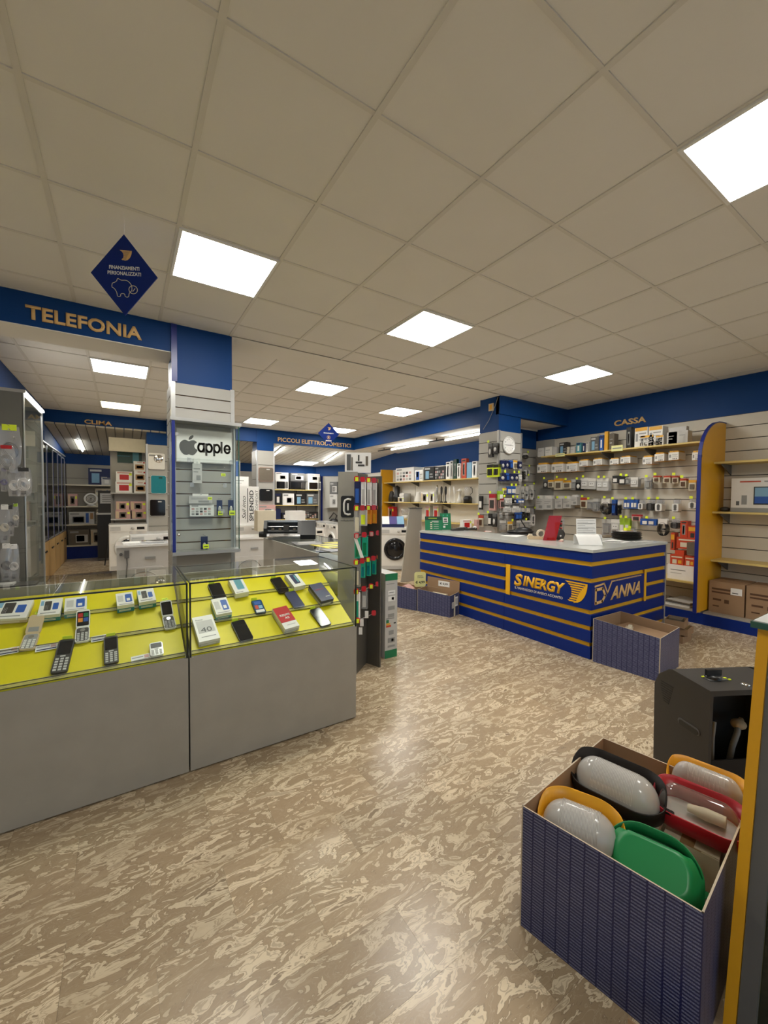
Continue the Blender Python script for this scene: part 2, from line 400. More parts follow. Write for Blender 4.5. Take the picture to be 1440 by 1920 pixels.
# ceilings ------------------------------------------------------
LAMPS = [(0.0, 1.2), (1.8, 1.2), (4.2, 1.2), (1.8, -1.2), (-0.6, -3.0), (4.2, -3.0), (1.8, 3.6), (3.6, 4.2), (1.8, 6.6), (3.6, 6.6), (-0.6, 4.2)]  # the two panels behind the viewer are added, out of view
WARM = [(-0.6, 6.6)]
allL = {(round(a/0.6), round(b/0.6)) for a, b in LAMPS+WARM}
ce = MB().box(-3.2, 6.3, -4.4, 3.06, CE+0.03, CE+0.12, 'plaster_white').box(-3.3, 6.3, 3.06, 11.3, CE+0.03, CE+0.12, 'plaster_white').obj('ceiling'); struct(ce)
gap = 0.0125
tm = {}
def ctile(x0, x1, y0, y1):
    k = (round(x1-x0, 3), round(y1-y0, 3))
    if k not in tm:
        a, b = k[0]/2-gap+0.002, k[1]/2-gap+0.002
        tm[k] = MB().box(-a, a, -b, b, 0, 0.014, 'ceiling_white').mesh('ceiling_tile')
    link('ceiling_tile', tm[k], ce, ((x0+x1)/2, (y0+y1)/2, CE+0.006))
def cgrid(X0, X1, Y0, Y1, name):
    xs = [X0]+[0.6*i for i in range(-6, 12) if X0+0.05 < 0.6*i < X1-0.05]+[X1]
    ys = [Y0]+[0.6*i for i in range(-8, 15) if Y0+0.05 < 0.6*i < Y1-0.05]+[Y1]
    for i in range(len(xs)-1):
        for j in range(len(ys)-1):
            if (round(xs[i]/0.6), round(ys[j]/0.6)) in allL and abs(xs[i+1]-xs[i]-0.6) < 0.01: continue
            ctile(xs[i], xs[i+1], ys[j], ys[j+1])
    for x in xs: MB().box(-gap, gap, Y0, Y1, 0, 0.02, 'grid_white').obj('ceiling_rail', ce, (x, 0, CE))
    g = MB()
    for y in ys: MB().box(X0, X1, -gap*0.8, gap*0.8, 0.001, 0.02, 'grid_white').obj('ceiling_rail', ce, (0, y, CE))
cgrid(-3.0, XR, -4.3, 2.70, 'a')
cgrid(XL, 4.787, 3.06, 7.95, 'b')
tag(MB().box(0.6, 4.5, 2.69, 3.07, CE-0.004, CE+0.03, 'plaster_white').obj('trim_1'), kind='structure')   # plain plaster strip between the two grids
def ceiling_lamp(x, y, m, label):
    t = thing('ceiling_light', label, 'ceiling light', (x+0.3, y+0.3, CE-0.001), group='square ceiling panels')
    fr = MB(); a = 0.297
    fr.ring([(-a, -a), (a, -a), (a, a), (-a, a)], [(-a+.018, -a+.018), (a-.018, -a+.018), (a-.018, a-.018), (-a+.018, a-.018)], -0.008, 0.006, 'panel_frame')
    fr.obj('frame', t); MB().box(-a+.018, a-.018, -a+.018, a-.018, -0.004, 0.004, m).obj('diffuser', t)
LL = ['square lit ceiling panel in front of the phone section header', 'square lit ceiling panel in the middle of the front room', 'square lit ceiling panel nearest the till wall, over the cash counter',
      'large lit ceiling panel cut by the right edge of the picture', 'added unseen lit ceiling panel behind the viewer on the left', 'added unseen lit ceiling panel behind the viewer on the right', 'nearest lit ceiling panel beyond the plaster strip, right of the slatted column',
      'lit ceiling panel beyond the plaster strip, nearest the blue frieze on the right', 'small far lit panel right behind the slatted column, beside the rear column', 'far lit panel behind the small hanging diamond sign', 'bright lit panel of the phone bay, just behind its header']
for (x, y), l in zip(LAMPS, LL): ceiling_lamp(x, y, 'panel_light', l)
ceiling_lamp(-0.6, 6.6, 'panel_light_warm', 'dim yellowish lit panel of the phone bay, close to the air conditioning header')

# walls ---------------------------------------------------------
def wbox(name, *b, m='plaster_white'): return struct(MB().box(*b, m).obj(name))
wr = wbox('wall_right', XR, XR+0.12, -4.4, 11.2, -0.1, CE+0.1)
wl = wbox('wall_left', -3.3, -3.2, -4.4, 2.8, -0.1, CE+0.1)
wbox('wall_left.001', XL-0.15, XL-0.03, 2.8, 11.2, -0.1, CE+0.1)
wbox('wall_left.002', -3.3, XL-0.03, 2.72, 2.85, -0.1, CE+0.1)
wb = wbox('wall_back', XL-0.1, XR+0.1, YB, YB+0.12, -0.1, CE+0.1)
# front wall behind the viewer with the shop window
wf = MB(); Y0, Y1 = -4.42, -4.3
wf.box(-3.3, 6.3, Y0, Y1, -0.1, 0.35, 'plaster_white').box(-3.3, 6.3, Y0, Y1, 2.55, CE+0.1, 'plaster_white')
for a, b in ((-3.3, -2.6), (0.3, 0.8), (3.4, 3.8), (5.7, 6.3)): wf.box(a, b, Y0, Y1, 0.35, 2.55, 'plaster_white')
struct(wf.obj('wall_front'))
for k, (a, b) in enumerate(((-2.6, 0.3), (0.8, 3.4), (3.8, 5.7))):
    wn = struct(MB().ring([(a, 0.35), (b, 0.35), (b, 2.55), (a, 2.55)], [(a+.06, 0.41), (b-.06, 0.41), (b-.06, 2.49), (a+.06, 2.49)], -4.40, -4.32, 'alu_dark', axis='y').obj('window_%d' % (k+1)))
    MB().box(a+.05, b-.05, -4.365, -4.355, 0.40, 2.50, 'glass').obj('pane', wn)
# pavement outside the window
struct(MB().box(-12, 14, -16, -4.42, -0.25, -0.12, 'mid_grey').obj('ground'))

# blue friezes and headers --------------------------------------
def frieze(name, *b): return struct(MB().box(*b, 'blue_paint').obj(name))
frieze('trim_2', XR-0.02, XR, -4.3, 2.75, 2.594, CE)                 # over the till wall
frieze('trim_3', XR-0.02, XR, 2.75, 3.35, 2.594, 2.80)
frieze('trim_4', 4.46, XR, 2.70, 2.78, 2.79, CE)                     # header across the alcove
struct(MB().box(4.96, XR, 2.78, 3.37, 2.80, 2.88, 'ceiling_white').obj('ceiling.001'))
h1 = frieze('trim_5', -3.2, 0.10, 2.69, 3.06, 2.815, CE-0.002)       # phone section header
MB().box(-3.2, 0.10, 2.692, 3.055, 2.808, 2.816, 'plaster_white').obj('soffit', h1)
h2 = frieze('trim_6', XL, 0.12, 7.95, 8.03, 2.81, CE)                # air conditioning header
h3 = frieze('trim_7', 0.46, 4.79, 7.78, 7.86, 2.77, CE)              # small appliances header
frieze('trim_8', 4.765, 4.80, 3.07, 7.80, 2.775, CE)                 # long frieze on the right
frieze('trim_9', XL-0.03, XL, 3.06, 7.95, 2.67, CE)
struct(MB().prism([(7.95, 2.81), (7.95, 2.50), (YB, 2.35), (YB, 2.56)], XL-0.03, XL+0.0, 'blue_paint', axis='x').obj('trim_10'))
frieze('trim_11', XL, 5.10, YB-0.03, YB, 2.30, 2.60)
# low soffit over the right-hand shelves
so = struct(MB().box(4.79, XR, 3.30, 7.80, 2.775, 2.90, 'ceiling_white').obj('ceiling.002'))
frieze('trim_12', XR-0.02, XR, 3.3, 9.95, 2.30, 2.80)
# sloping back ceiling made of long metal boards
bc = MB().prism([(8.0, 2.83), (8.0, 3.0), (YB, 2.75), (YB, 2.58)], XL, XR, 'dark_grey', axis='x').obj('ceiling.003'); struct(bc)
bd = {}
for i in range(51):
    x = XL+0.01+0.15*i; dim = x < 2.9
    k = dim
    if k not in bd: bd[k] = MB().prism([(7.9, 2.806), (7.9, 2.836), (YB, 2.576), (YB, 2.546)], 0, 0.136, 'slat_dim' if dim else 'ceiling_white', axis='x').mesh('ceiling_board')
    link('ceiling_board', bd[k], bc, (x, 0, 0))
# diagonal wall in the far right corner
dw = MB(); P = [(5.10, YB), (XR, 9.95), (XR, YB)]
dw.prism(P, 0, 2.9, 'slat_grey', axis='z'); struct(dw.obj('wall_corner'))
dv = Vector((XR-5.10, 9.95-YB, 0)); dn = Vector((-1, -1, 0)).normalized()
def diag(t, off, z): p = Vector((5.10, YB, 0))+dv*t+dn*off; return (p.x, p.y, z)
f = MB(); hexa(f, [diag(0, .02, 2.24), diag(1, .02, 2.24), diag(1, 0, 2.24), diag(0, 0, 2.24), diag(0, .02, 2.62), diag(1, .02, 2.62), diag(1, 0, 2.62), diag(0, 0, 2.62)], 'blue_paint'); struct(f.obj('trim_13'))
f = MB(); hexa(f, [diag(.12, .02, 0), diag(.16, .02, 0), diag(.16, 0, 0), diag(.12, 0, 0), diag(.12, .02, 2.24), diag(.16, .02, 2.24), diag(.16, 0, 2.24), diag(.12, 0, 2.24)], 'blue_profile'); struct(f.obj('trim_14'))

# slat walls: every slat is a board of its own -------------------
def slats_x(parent, x, y0, y1, z0, z1, pitch, m, th=0.016, groove=0.010, side=-1):
    # boards on a plane x = const facing -X (side=-1) or +X (side=1); edge joints start from z1 downwards
    n = int(math.ceil((z1-z0)/pitch))
    for i in range(n):
        b = z1-pitch*i; a = max(z0, b-pitch)
        if b-a < 0.03: break
        MB().box(0, side*th, y0, y1, a+groove/2, b-groove/2, m).obj('slat', parent, (x, 0, 0)) if side > 0 else MB().box(-th, 0, y0, y1, a+groove/2, b-groove/2, m).obj('slat', parent, (x, 0, 0))
def slats_y(parent, y, x0, x1, z0, z1, pitch, m, th=0.016, groove=0.010):
    n = int(math.ceil((z1-z0)/pitch))
    for i in range(n):
        b = z1-pitch*i; a = max(z0, b-pitch)
        if b-a < 0.03: break
        MB().box(x0, x1, -th, 0, a+groove/2, b-groove/2, m).obj('slat', parent, (0, y, 0))
bk = struct(MB().box(XR-0.022, XR-0.001, -1.6, 2.93, 0.1, 2.594, 'groove_dark').obj('panelling_till_wall'))
slats_x(bk, XR-0.022, -1.6, 2.93, 0.1, 2.590, 0.152, 'slat_white')
struct(MB().box(XR-0.03, XR, 2.93, 3.35, 0.1, 2.594, 'slat_grey').obj('trim_15'))
# alcove back wall, facing the viewer
ab = struct(MB().box(4.9, XR, 3.33, 3.40, 0.0, 2.80, 'groove_dark').obj('wall_alcove'))
slats_y(ab, 3.33, 4.96, XR-0.03, 0.1, 2.44, 0.152, 'slat_grey')
MB().box(4.96, XR-0.03, 3.315, 3.331, 2.445, 2.80, 'blue_paint').obj('frieze', ab)
# far right shelf wall (behind the till zone)
rb = struct(MB().box(XR-0.02, XR-0.001, 3.45, 8.1, 0.0, 2.32, 'groove_dark').obj('panelling_appliance_wall'))
for y0, y1 in ((3.45, 4.65), (4.66, 5.86), (5.87, 6.97), (6.98, 8.08)):
    MB().box(-0.015, 0, y0+.004, y1-.004, 0.02, 2.32, 'plaster_white').obj('panel', rb, (XR-0.02, 0, 0))
# far back wall
slb = struct(MB().box(XL, 5.10, YB-0.03, YB-0.001, 0, 2.30, 'groove_dark').obj('panelling_back_wall'))
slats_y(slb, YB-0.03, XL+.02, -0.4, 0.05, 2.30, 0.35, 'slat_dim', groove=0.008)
MB().box(2.0, 5.08, -0.016, 0, 0.05, 2.30, 'slat_grey').obj('panel', slb, (0, YB-0.03, 0))
slats_y(slb, YB-0.03, -0.4, 2.0, 0.05, 2.30, 0.35, 'slat_grey', groove=0.008)

# columns -------------------------------------------------------
def column(x0, x1, y0, y1, zc, name, zt=CE, m='slat_grey', pitch=0.16, face='slat_grey', groove='groove_dark', sides=('y', '-x', '+x')):
    c = struct(MB().box(x0, x1, y0, y1, zc, zt, 'blue_paint').box(x0, x1, y0, y1, 0, zc, groove).obj(name))
    if 'y' in sides: slats_y(c, y0, x0+.012, x1-.012, 0.05, zc, pitch, face)
    if '-x' in sides: slats_x(c, x0, y0+.012, y1, 0.05, zc, pitch, face)
    if '+x' in sides: slats_x(c, x1, y0+.012, y1, 0.05, zc, pitch, face, side=1)
    for (x, s) in ((x0, -1), (x1, 1)):
        MB().box(x-.018, x+.018, y0-.020, y0+.012, 0.02, zc+.004, 'alu').obj('corner_profile', c)
    return c
colL = column(0.10, 0.615, 2.69, 3.09, 2.545, 'column_front', pitch=0.1125, groove='groove_brown')
MB().box(0.088, 0.135, 2.665, 2.70, 2.55, 3.06, 'blue_profile').obj('cable_duct', colL)
colR = column(4.46, 4.965, 2.72, 3.10, 2.545, 'column_right', pitch=0.16)
colB = column(2.26, 2.64, 7.77, 8.15, 2.58, 'column_rear', pitch=0.33)
colC = column(0.12, 0.50, 7.95, 8.35, 2.56, 'column_clima', pitch=0.33)

# header lettering (each header carries its own letters)
def header(s, parent, x, z, w, h, y, m='letter_gold'): text(s, m, parent, (x, y, z), w=w, h=h, ext=0.012, bold=0.03)
header('TELEFONIA', h1, -0.520, 2.916, 0.765, 0.108, 2.69)
header('CLIMA', h2, -0.668, 2.903, 0.428, 0.080, 7.95)
text('PICCOLI ELETTRODOMESTICI', 'letter_gold', h3, (3.70, 7.78, 2.866), w=1.92, h=0.098, ext=0.012, bold=0.012)
tp = bpy.data.objects['trim_2']
text('CASSA', 'letter_gold', tp, (XR-0.02, 1.678, 2.706), (0, 0, -PI/2), w=0.458, h=0.090, ext=0.012, bold=0.03)
# small switch and cable on the right column
sw = thing('alarm_sensor', 'small beige wall box high on the blue part of the clock column', 'sensor', (4.455, 2.86, 2.86), -PI/2)
MB().box(-0.045, 0.045, -0.02, 0, 0, 0.11, 'beige').obj('housing', sw); MB().box(-0.02, 0.02, -0.026, -0.02, 0.02, 0.09, 'amber').obj('window', sw)
tag(MB().tube([(4.452, 2.735, 3.05), (4.448, 2.78, 2.93), (4.448, 2.86, 2.80), (4.448, 2.90, 2.73), (4.448, 3.02, 2.60)], 0.004, 'mid_grey', 5).obj('cable'), 'thin grey cable running down the blue face of the clock column', 'cable')
# wooden/metal baseboard under till wall is the plinth of the shelving (below)

# ================================================================ GLASS SHOWCASES
def showcase(x0, x1, y0, y1, label, steps=True, back=False):
    W, D = x1-x0, y1-y0; zb, zt = 0.635, 1.04
    t = thing('glass_showcase', label, 'display case', (x0, y0, 0), group='glass topped showcases')
    b = MB(); b.box(0, W, 0, 0.02, 0.01, zb, 'concrete_laminate'); b.box(0, 0.02, 0.02, D, 0.01, zb, 'concrete_laminate'); b.box(W-.02, W, 0.02, D, 0.01, zb, 'concrete_laminate')
    b.box(0.02, W-.02, D-.02, D, 0.01, zt-.05, 'concrete_laminate'); b.box(0.02, W-.02, .02, D-.02, 0.03, 0.05, 'concrete_laminate')
    b.obj('base_cabinet', t)
    g = 0.006
    MB().box(0.001, W-.001, 0.002, D, zt-g, zt, 'glass_case').obj('top_pane', t)
    MB().box(0.001, W-.001, 0.002, 0.002+g, zb, zt-g, 'glass_case').obj('front_pane', t)
    for x in (0.001, W-.007): MB().box(x, x+g, 0.008, D-.02, zb, zt-g, 'glass_case').obj('side_pane', t)
    e = MB(); r = 0.0035
    e.box(0, W, -0.001, 0.008, zt-.006, zt+.0015, 'silicone_black')
    for x in (0.004, W-.004): e.box(x-.004, x+.004, -.001, .009, zb, zt, 'silicone_black'); e.box(x-.003, x+.003, 0.008, D, zt-.005, zt+.001, 'silicone_black')
    e.box(0.02, W-.02, -.0008, .002, zb-.0, zb+.004, 'concrete_laminate')
    e.obj('glass_seams', t)
    # yellow stepped display bed: three ledges rising towards the back
    z0, z1, ya, yb = zb+.012, 0.945, 0.02, D-.03
    n = 3
    for i in range(n):
        a = i/n; c = (i+1)/n
        p0 = (ya+(yb-ya)*a, z0+(z1-z0)*a); p1 = (ya+(yb-ya)*c, z0+(z1-z0)*c-0.006)
        MB().prism([p0, p1, (p1[0], zb-.01), (p0[0], zb-.01)], 0.012, W-.012, 'felt_yellow', axis='x').obj('display_step', t)
        MB().box(0.012, W-.012, p0[0]-.002, p0[0]+.005, p0[1]-.0, p0[1]+.018, 'bag_clear').box(0.012, W-.012, p0[0]-.003, p0[0]-.002, p0[1]+.0145, p0[1]+.0175, 'silicone_black').box(0.012, W-.012, p0[0]-.004, p0[0]-.002, p0[1]-.003, p0[1]-.0005, 'silicone_black').obj('ledge_lip', t)
    return t
SC_L = showcase(-1.03, -0.004, 0.918, 1.55, 'left glass showcase with keypad phones on a yellow bed')
SC_R = showcase(0.004, 1.030, 0.918, 1.55, 'right glass showcase with smartphones on a yellow bed')
SLOPE = math.atan2((0.945-0.647), (0.552))     # 28 degrees
def bed(px_x, v):      # point on the yellow bed: x world, v = 0..1 from front to back
    return (px_x, 0.918+0.02+v*0.582, 0.647+v*0.298)
# phones and boxes on the bed. local frame: lies in plane, +Y up the slope, thickness +Z
def on_bed(name, label, cat, x, v, rz=0.0, group=None, lift=0.002):
    # v: position of the lower edge up the slope, measured as a fraction
    p = bed(x, v); o = bpy.data.objects.new(name, None); C.objects.link(o); o.location = (p[0], p[1], p[2]+lift)
    o.rotation_mode = 'XYZ'
    o.matrix_world = Matrix.Translation(o.location) @ Matrix.Rotation(SLOPE, 4, 'X') @ Matrix.Rotation(rz, 4, 'Z') @ Matrix.Scale(1.24 if name == 'keypad_phone' else 1.13, 4)
    return tag(o, label, cat, group)
def rbox(mb, w, y0, y1, z0, z1, m, r=0.006, cx=0):
    mb.prism(rrect(w, y1-y0, r, 3, cx, (y0+y1)/2), z0, z1, m, axis='z'); return mb
def price(parent, x, y, z=0.012): 
    o = MB().prism([(y-.004, z), (y-.002, z-.001), (y+.006, z+.018), (y+.004, z+.019)], x-.016, x+.016, 'tag_yellow', axis='x').prism([(y-.0005, z+.006), (y+.0005, z+.0055), (y+.002, z+.010), (y+.001, z+.0105)], x-.012, x+.012, 'charcoal', axis='x').obj('price_tag', parent); return o
def smartphone(label, x, v, rz, m='black_gloss', img=None, L=.150, W=.072, tagx=-.012):
    t = on_bed('smartphone', label, 'phone', x, v, rz, 'smartphones in the right showcase')
    rbox(MB(), W, 0, L, 0.001, .0095, 'black', .010).obj('body', t)
    s = MB(); rbox(s, W-.005, .0025, L-.0025, .0095, .0100, m, .009)
    if img == 'photo':
        s.box(-W*.4, W*.4, .012, L*.28, .0100, .0103, 'white'); s.box(-W*.36, -W*.05, L*.34, L*.62, .0100, .0103, 'red_box'); s.box(-W*.02, W*.34, L*.36, L*.58, .0100, .0103, 'sky'); s.box(-W*.3, W*.3, L*.66, L*.9, .0100, .0103, 'mid_blue')
    s.obj('screen', t)
    if tagx is not None: price(t, tagx, L+.001, .004)
    return t
def phonebox(label, x, v, rz, W, L, H, base='white', side=None, art='phone'):
    t = on_bed('phone_box', label, 'box', x, v, rz, 'boxed phones in the showcases')
    MB().box(-W/2, W/2, 0, L, 0, H*.5, side or base).obj('tray', t)
    MB().box(-W/2-.0005, W/2+.0005, -.0005, L+.0005, H*.5, H, base).obj('lid', t)
    a = MB(); z, e = H, .0005
    if art == 'phone':
        rbox(a, W*.55, L*.22, L*.88, z, z+e, 'sky', .006, W*.06); rbox(a, W*.47, L*.26, L*.84, z+e, z+2*e, 'teal_pale', .005, W*.06); a.box(-W*.4, W*.1, L*.05, L*.09, z, z+e, 'mid_grey')
    if art == 'dark':
        rbox(a, W*.5, L*.2, L*.9, z, z+e, 'navy', .006, 0); a.box(W*.05, W*.2, L*.3, L*.8, z+e, z+2*e, 'teal_pale')
    if art == 'pair':
        rbox(a, W*.32, L*.28, L*.86, z, z+e, 'charcoal', .004, -W*.12); rbox(a, W*.26, L*.30, L*.72, z, z+e, 'mid_blue', .004, W*.24); a.box(-W*.46, -W*.32, L*.6, L*.9, z, z+e, 'sky'); a.box(-W*.4, W*.3, L*.1, L*.15, z, z+e, 'mid_grey')
        for q in range(3): a.box(-W*.24+q*.005, -W*.235+q*.005, L*.32, L*.6, z+e, z+2*e, 'light_grey')
    if art == 'blue': rbox(a, W*.4, L*.2, L*.85, z, z+e, 'mid_blue', .005, W*.22); a.box(W*.1, W*.3, L*.3, L*.5, z+e, z+2*e, 'white'); a.box(-W*.42, -W*.1, L*.3, L*.8, z, z+e, 'light_grey'); a.box(-W*.4, W*.4, L*.06, L*.1, z, z+e, 'mid_grey')
    if a.v: a.obj('print', t)
    if side: 
        MB().box(-W/2-.001, W/2+.001, -.0012, 0, .002, H*.55, side).box(-W*.4, W*.3, -.0016, -.0012, H*.2, H*.28, 'white').box(-W*.4, W*.3, -.0016, -.0012, H*.34, H*.42, 'white').obj('side_band', t)
    return t
# right case: px derived places on the bed (x, v)
smartphone('black smartphone in the back row, far left of the right showcase', (0.235, 0.614)[0], (0.235, 0.614)[1], 0.10)
phonebox('white phone box with green screen picture, back row of the right showcase', (0.369, 0.515)[0]+.0, (0.385, 0.627)[1], 0.10, .078, .145, .035, art='phone')
smartphone('black smartphone leaning left of the grey phone box, back row of the right showcase', (0.66, 0.607)[0], (0.66, 0.607)[1], 0.14)
phonebox('white phone box with navy phone picture, back row beside the leaning black smartphone', (0.772, 0.63)[0], (0.772, 0.63)[1], 0.16, .080, .135, .034, art='dark')
t = phonebox('dark navy phone box with small red lettering at the right end of the showcase', (0.907, 0.334)[0], (0.907, 0.334)[1], 0.14, .088, .165, .042, base='navy', side='mid_grey', art='')
text('REDMI 13', 'red', t, (0.0, .105, .0425), (-PI/2, 0, 0), w=.055, h=.010, ext=.0004); MB().box(.004, .034, .03, .036, .042, .0426, 'light_grey').obj('print', t)
phonebox('white and teal phone box with blue phone picture, middle row of the right showcase', (0.221, 0.325)[0], (0.223, 0.346)[1], 0.07, .080, .125, .045, side='teal_pale', art='blue')
smartphone('smartphone with a lit family photo screen, middle row of the right showcase', (0.45, 0.336)[0], (0.45, 0.336)[1], 0.03, 'screen_blue', 'photo', .115, .060)
smartphone('dark blue smartphone, middle row of the right showcase', (0.712, 0.345)[0], (0.712, 0.345)[1], 0.13, 'navy', tagx=.012)
t = phonebox('large pale grey phone box printed 40, front left corner of the right showcase', (0.111, 0.047)[0], (0.113, 0.059)[1], 0.07, .098, .175, .035, base='white', side='light_grey', art='')
MB().box(-.038, .040, .055, .140, .035, .0356, 'light_grey').obj('print', t); text('40', 'dark_grey', t, (.0, .075, .0362), (-PI/2, 0, 0), w=.052, h=.032, ext=.0004)
text('Reno', 'mid_grey', t, (-.020, .150, .0358), (-PI/2, 0, 0), w=.034, h=.010, ext=.0003); MB().box(-.032, .036, .025, .030, .035, .0354, 'mid_grey').obj('fine_print', t)
smartphone('black smartphone in the front row beside the box printed 40', (0.314, 0.025)[0], (0.314, 0.025)[1], 0.13)
t = phonebox('red and white phone box in the front row of the right showcase', (0.587, 0.023)[0], (0.59, 0.036)[1], 0.14, .086, .170, .038, base='white', side='light_grey', art='')
MB().box(-.043, .043, .048, .170, .038, .0388, 'red').box(-.02, .03, .022, .028, .038, .0386, 'light_grey').obj('print', t)
text('REDMI', 'white', t, (0, .102, .0390), (-PI/2, 0, 0), w=.058, h=.016, ext=.0004, bold=.02); text('A5', 'white', t, (.004, .078, .0390), (-PI/2, 0, 0), w=.026, h=.016, ext=.0004, bold=.02)
smartphone('black smartphone reflecting a lamp, front row at the right end of the showcase', (0.825, 0.031)[0], (0.825, 0.031)[1], 0.13)

# keypad phones in the left case
def keys(mb, W, y0, y1, z, m='light_grey', cols=3, rows=5):
    for i in range(cols):
        for j in range(rows):
            cx = -W*.3+W*.6*i/(cols-1); cy = y0+(y1-y0)*(j+.5)/rows
            mb.box(cx-W*.10, cx+W*.10, cy-(y1-y0)/rows*.33, cy+(y1-y0)/rows*.33, z, z+.001, m)
def flip(label, x, v, rz, shell, screen, keym):
    t = on_bed('flip_phone', label, 'phone', x, v, rz, 'keypad phones in the left showcase')
    k = MB(); rbox(k, .054, 0, .092, .002, .012, shell, .012); rbox(k, .046, .004, .088, .012, .0124, 'mid_grey' if shell == 'beige' else 'charcoal', .008)
    keys(k, .050, .006, .058, .0124, keym); k.cyl(0, .073, .0124, .010, .0012, 'steel', 12); k.obj('keypad_half', t)
    s = MB(); rbox(s, .054, 0, .096, .0, .009, shell, .012)
    if screen == 'grid':
        rbox(s, .046, .008, .086, .009, .0094, 'black_gloss', .003)
        for cx, cy, c in ((-.010, .066, 'red'), (.011, .066, 'green'), (-.010, .040, 'orange'), (.011, .040, 'mid_blue')): s.box(cx-.009, cx+.009, cy-.011, cy+.011, .0094, .0097, c)
    elif screen == 'small': s.box(-.019, .019, .008, .034, .009, .0094, 'beige'); s.box(-.0185, .0185, .010, .033, .0094, .0096, 'mid_grey')
    else: rbox(s, .046, .008, .086, .009, .0094, 'black_gloss', .003)
    o = s.obj('screen_half', t, (0, .094, .004), (0.28, 0, 0)); MB().tube([(-.024, .093, .006), (.024, .093, .006)], .006, shell, 8).obj('hinge', t)
    MB().box(-.014, .014, .196, .212, .030, .0315, 'tag_yellow').box(-.011, .011, .202, .205, .0315, .0318, 'charcoal').obj('price_tag', t)
    return t
def candybar(label, x, v, rz, W, L, shell, kf, scr='black_gloss', keym='light_grey', tg=True):
    t = on_bed('keypad_phone', label, 'phone', x, v, rz, 'keypad phones in the left showcase')
    b = MB(); rbox(b, W, 0, L, .002, .013, shell, .010); b.obj('body', t)
    b = MB(); rbox(b, W*.82, L*kf+.004, L*.94, .013, .0135, scr, .003); b.obj('screen', t)
    b = MB(); keys(b, W, L*.04, L*kf*.86, .013, keym, 3, 5); b.box(-W*.16, W*.16, L*kf*.9, L*kf*.98, .013, .0142, keym); b.obj('keypad', t)
    if tg: price(t, .0, L+.001, .006)
    return t
flip('beige flip phone with small outer window, left showcase', (-0.691, 0.318)[0], (-0.691, 0.318)[1], -0.10, 'beige', 'small', 'white')
candybar('long black keypad phone in the front row of the left showcase', (-0.552, 0.021)[0], (-0.553, 0.031)[1], -0.08, .052, .170, 'charcoal', .50)
flip('white flip phone with four coloured squares on its screen', (-0.474, 0.307)[0], (-0.474, 0.313)[1], 0.02, 'white', 'grid', 'light_grey')
candybar('long black keypad phone in the middle, beside a small white card', (-0.346, 0.021)[0], (-0.346, 0.031)[1], 0.03, .050, .150, 'charcoal', .46)
candybar('small white keypad phone at the right end of the front ledge', (-0.147, 0.017)[0], (-0.146, 0.028)[1], 0.02, .050, .074, 'white_gloss', .52, 'dark_grey', tg=False)
flip('grey flip phone with dark screen by the seam between the showcases', (-0.069, 0.306)[0], (-0.069, 0.312)[1], 0.06, 'light_grey', 'plain', 'mid_grey')
phonebox('wide white and beige phone box with black flip phone picture, far left', (-0.788, 0.641)[0], (-0.79, 0.654)[1], -0.10, .125, .125, .030, side='beige', art='pair')
phonebox('white and teal phone box with two black phones, behind the beige flip phone', (-0.625, 0.607)[0], (-0.626, 0.62)[1], -0.02, .082, .112, .042, side='teal', art='pair')
phonebox('white and teal phone box partly behind the coloured flip phone', (-0.513, 0.619)[0], (-0.514, 0.632)[1], 0.03, .085, .095, .045, side='teal_pale', art='blue')
phonebox('white and teal phone box, left one of the close pair near the seam', (-0.282, 0.608)[0], (-0.282, 0.622)[1], 0.08, .072, .095, .048, side='teal', art='blue')
phonebox('white and teal phone box, right one of the close pair near the seam', (-0.173, 0.621)[0], (-0.173, 0.636)[1], 0.09, .076, .100, .048, side='teal', art='pair')
for k, (a, b, l) in enumerate((((-0.764, 0.316)[0], (-0.764, 0.316)[1], 'small printed card at the far left of the bed'), ((-0.615, 0.297)[0], (-0.615, 0.297)[1], 'small printed card behind the left long black phone'), ((-0.393, 0.311)[0], (-0.393, 0.311)[1], 'small printed card beside the middle long black phone'), ((-0.219, 0.019)[0], (-0.219, 0.019)[1], 'small printed card beside the small white keypad phone'))):
    c = on_bed('info_card', l, 'card', a, b, 0.06, 'info cards in the left showcase'); MB().box(-.038, .038, 0, .036, .0, .001, 'paper').box(-.034, .010, .022, .027, .001, .0014, 'mid_grey').box(-.034, .034, .004, .010, .001, .0014, 'navy').box(.014, .032, .014, .032, .001, .0014, 'pink').obj('card', c)

# island showcase behind: tall grey back panel towards the phone bay
t = thing('glass_showcase', 'grey backed glass showcase with the cutting plotter on top', 'display case', (1.09, 1.72, 0), group='glass topped showcases')
W, D = 0.65, 1.55
MB().box(0, .02, 0, D, 0.01, 1.033, 'concrete_laminate').obj('back_panel', t)
MB().box(.02, W, 0, .02, .01, .635, 'concrete_laminate').box(W-.02, W, .02, D, .01, .635, 'concrete_laminate').box(.02, W-.02, D-.02, D, .01, 1.02, 'concrete_laminate').obj('base_cabinet', t)
MB().box(.0, W, 0, D, 1.034, 1.040, 'glass').obj('top_pane', t); MB().box(W-.006, W, .006, D-.02, .635, 1.034, 'glass').obj('side_pane', t); MB().box(.02, W-.006, 0, .006, .635, 1.034, 'glass').obj('front_pane', t)
MB().box(W-.008, W+.001, -.001, .007, .635, 1.04, 'silicone_black').box(.02, W, -.001, .006, 1.032, 1.0415, 'silicone_black').box(W-.006, W+.001, 0, D, 1.034, 1.0412, 'silicone_black').obj('glass_seams', t)
MB().box(.03, W-.01, .02, D-.03, .636, .66, 'felt_yellow').obj('display_bed', t)
MB().box(.02, W-.03, .03, D-.03, .86, .866, 'alu_dark').obj('inner_shelf', t)
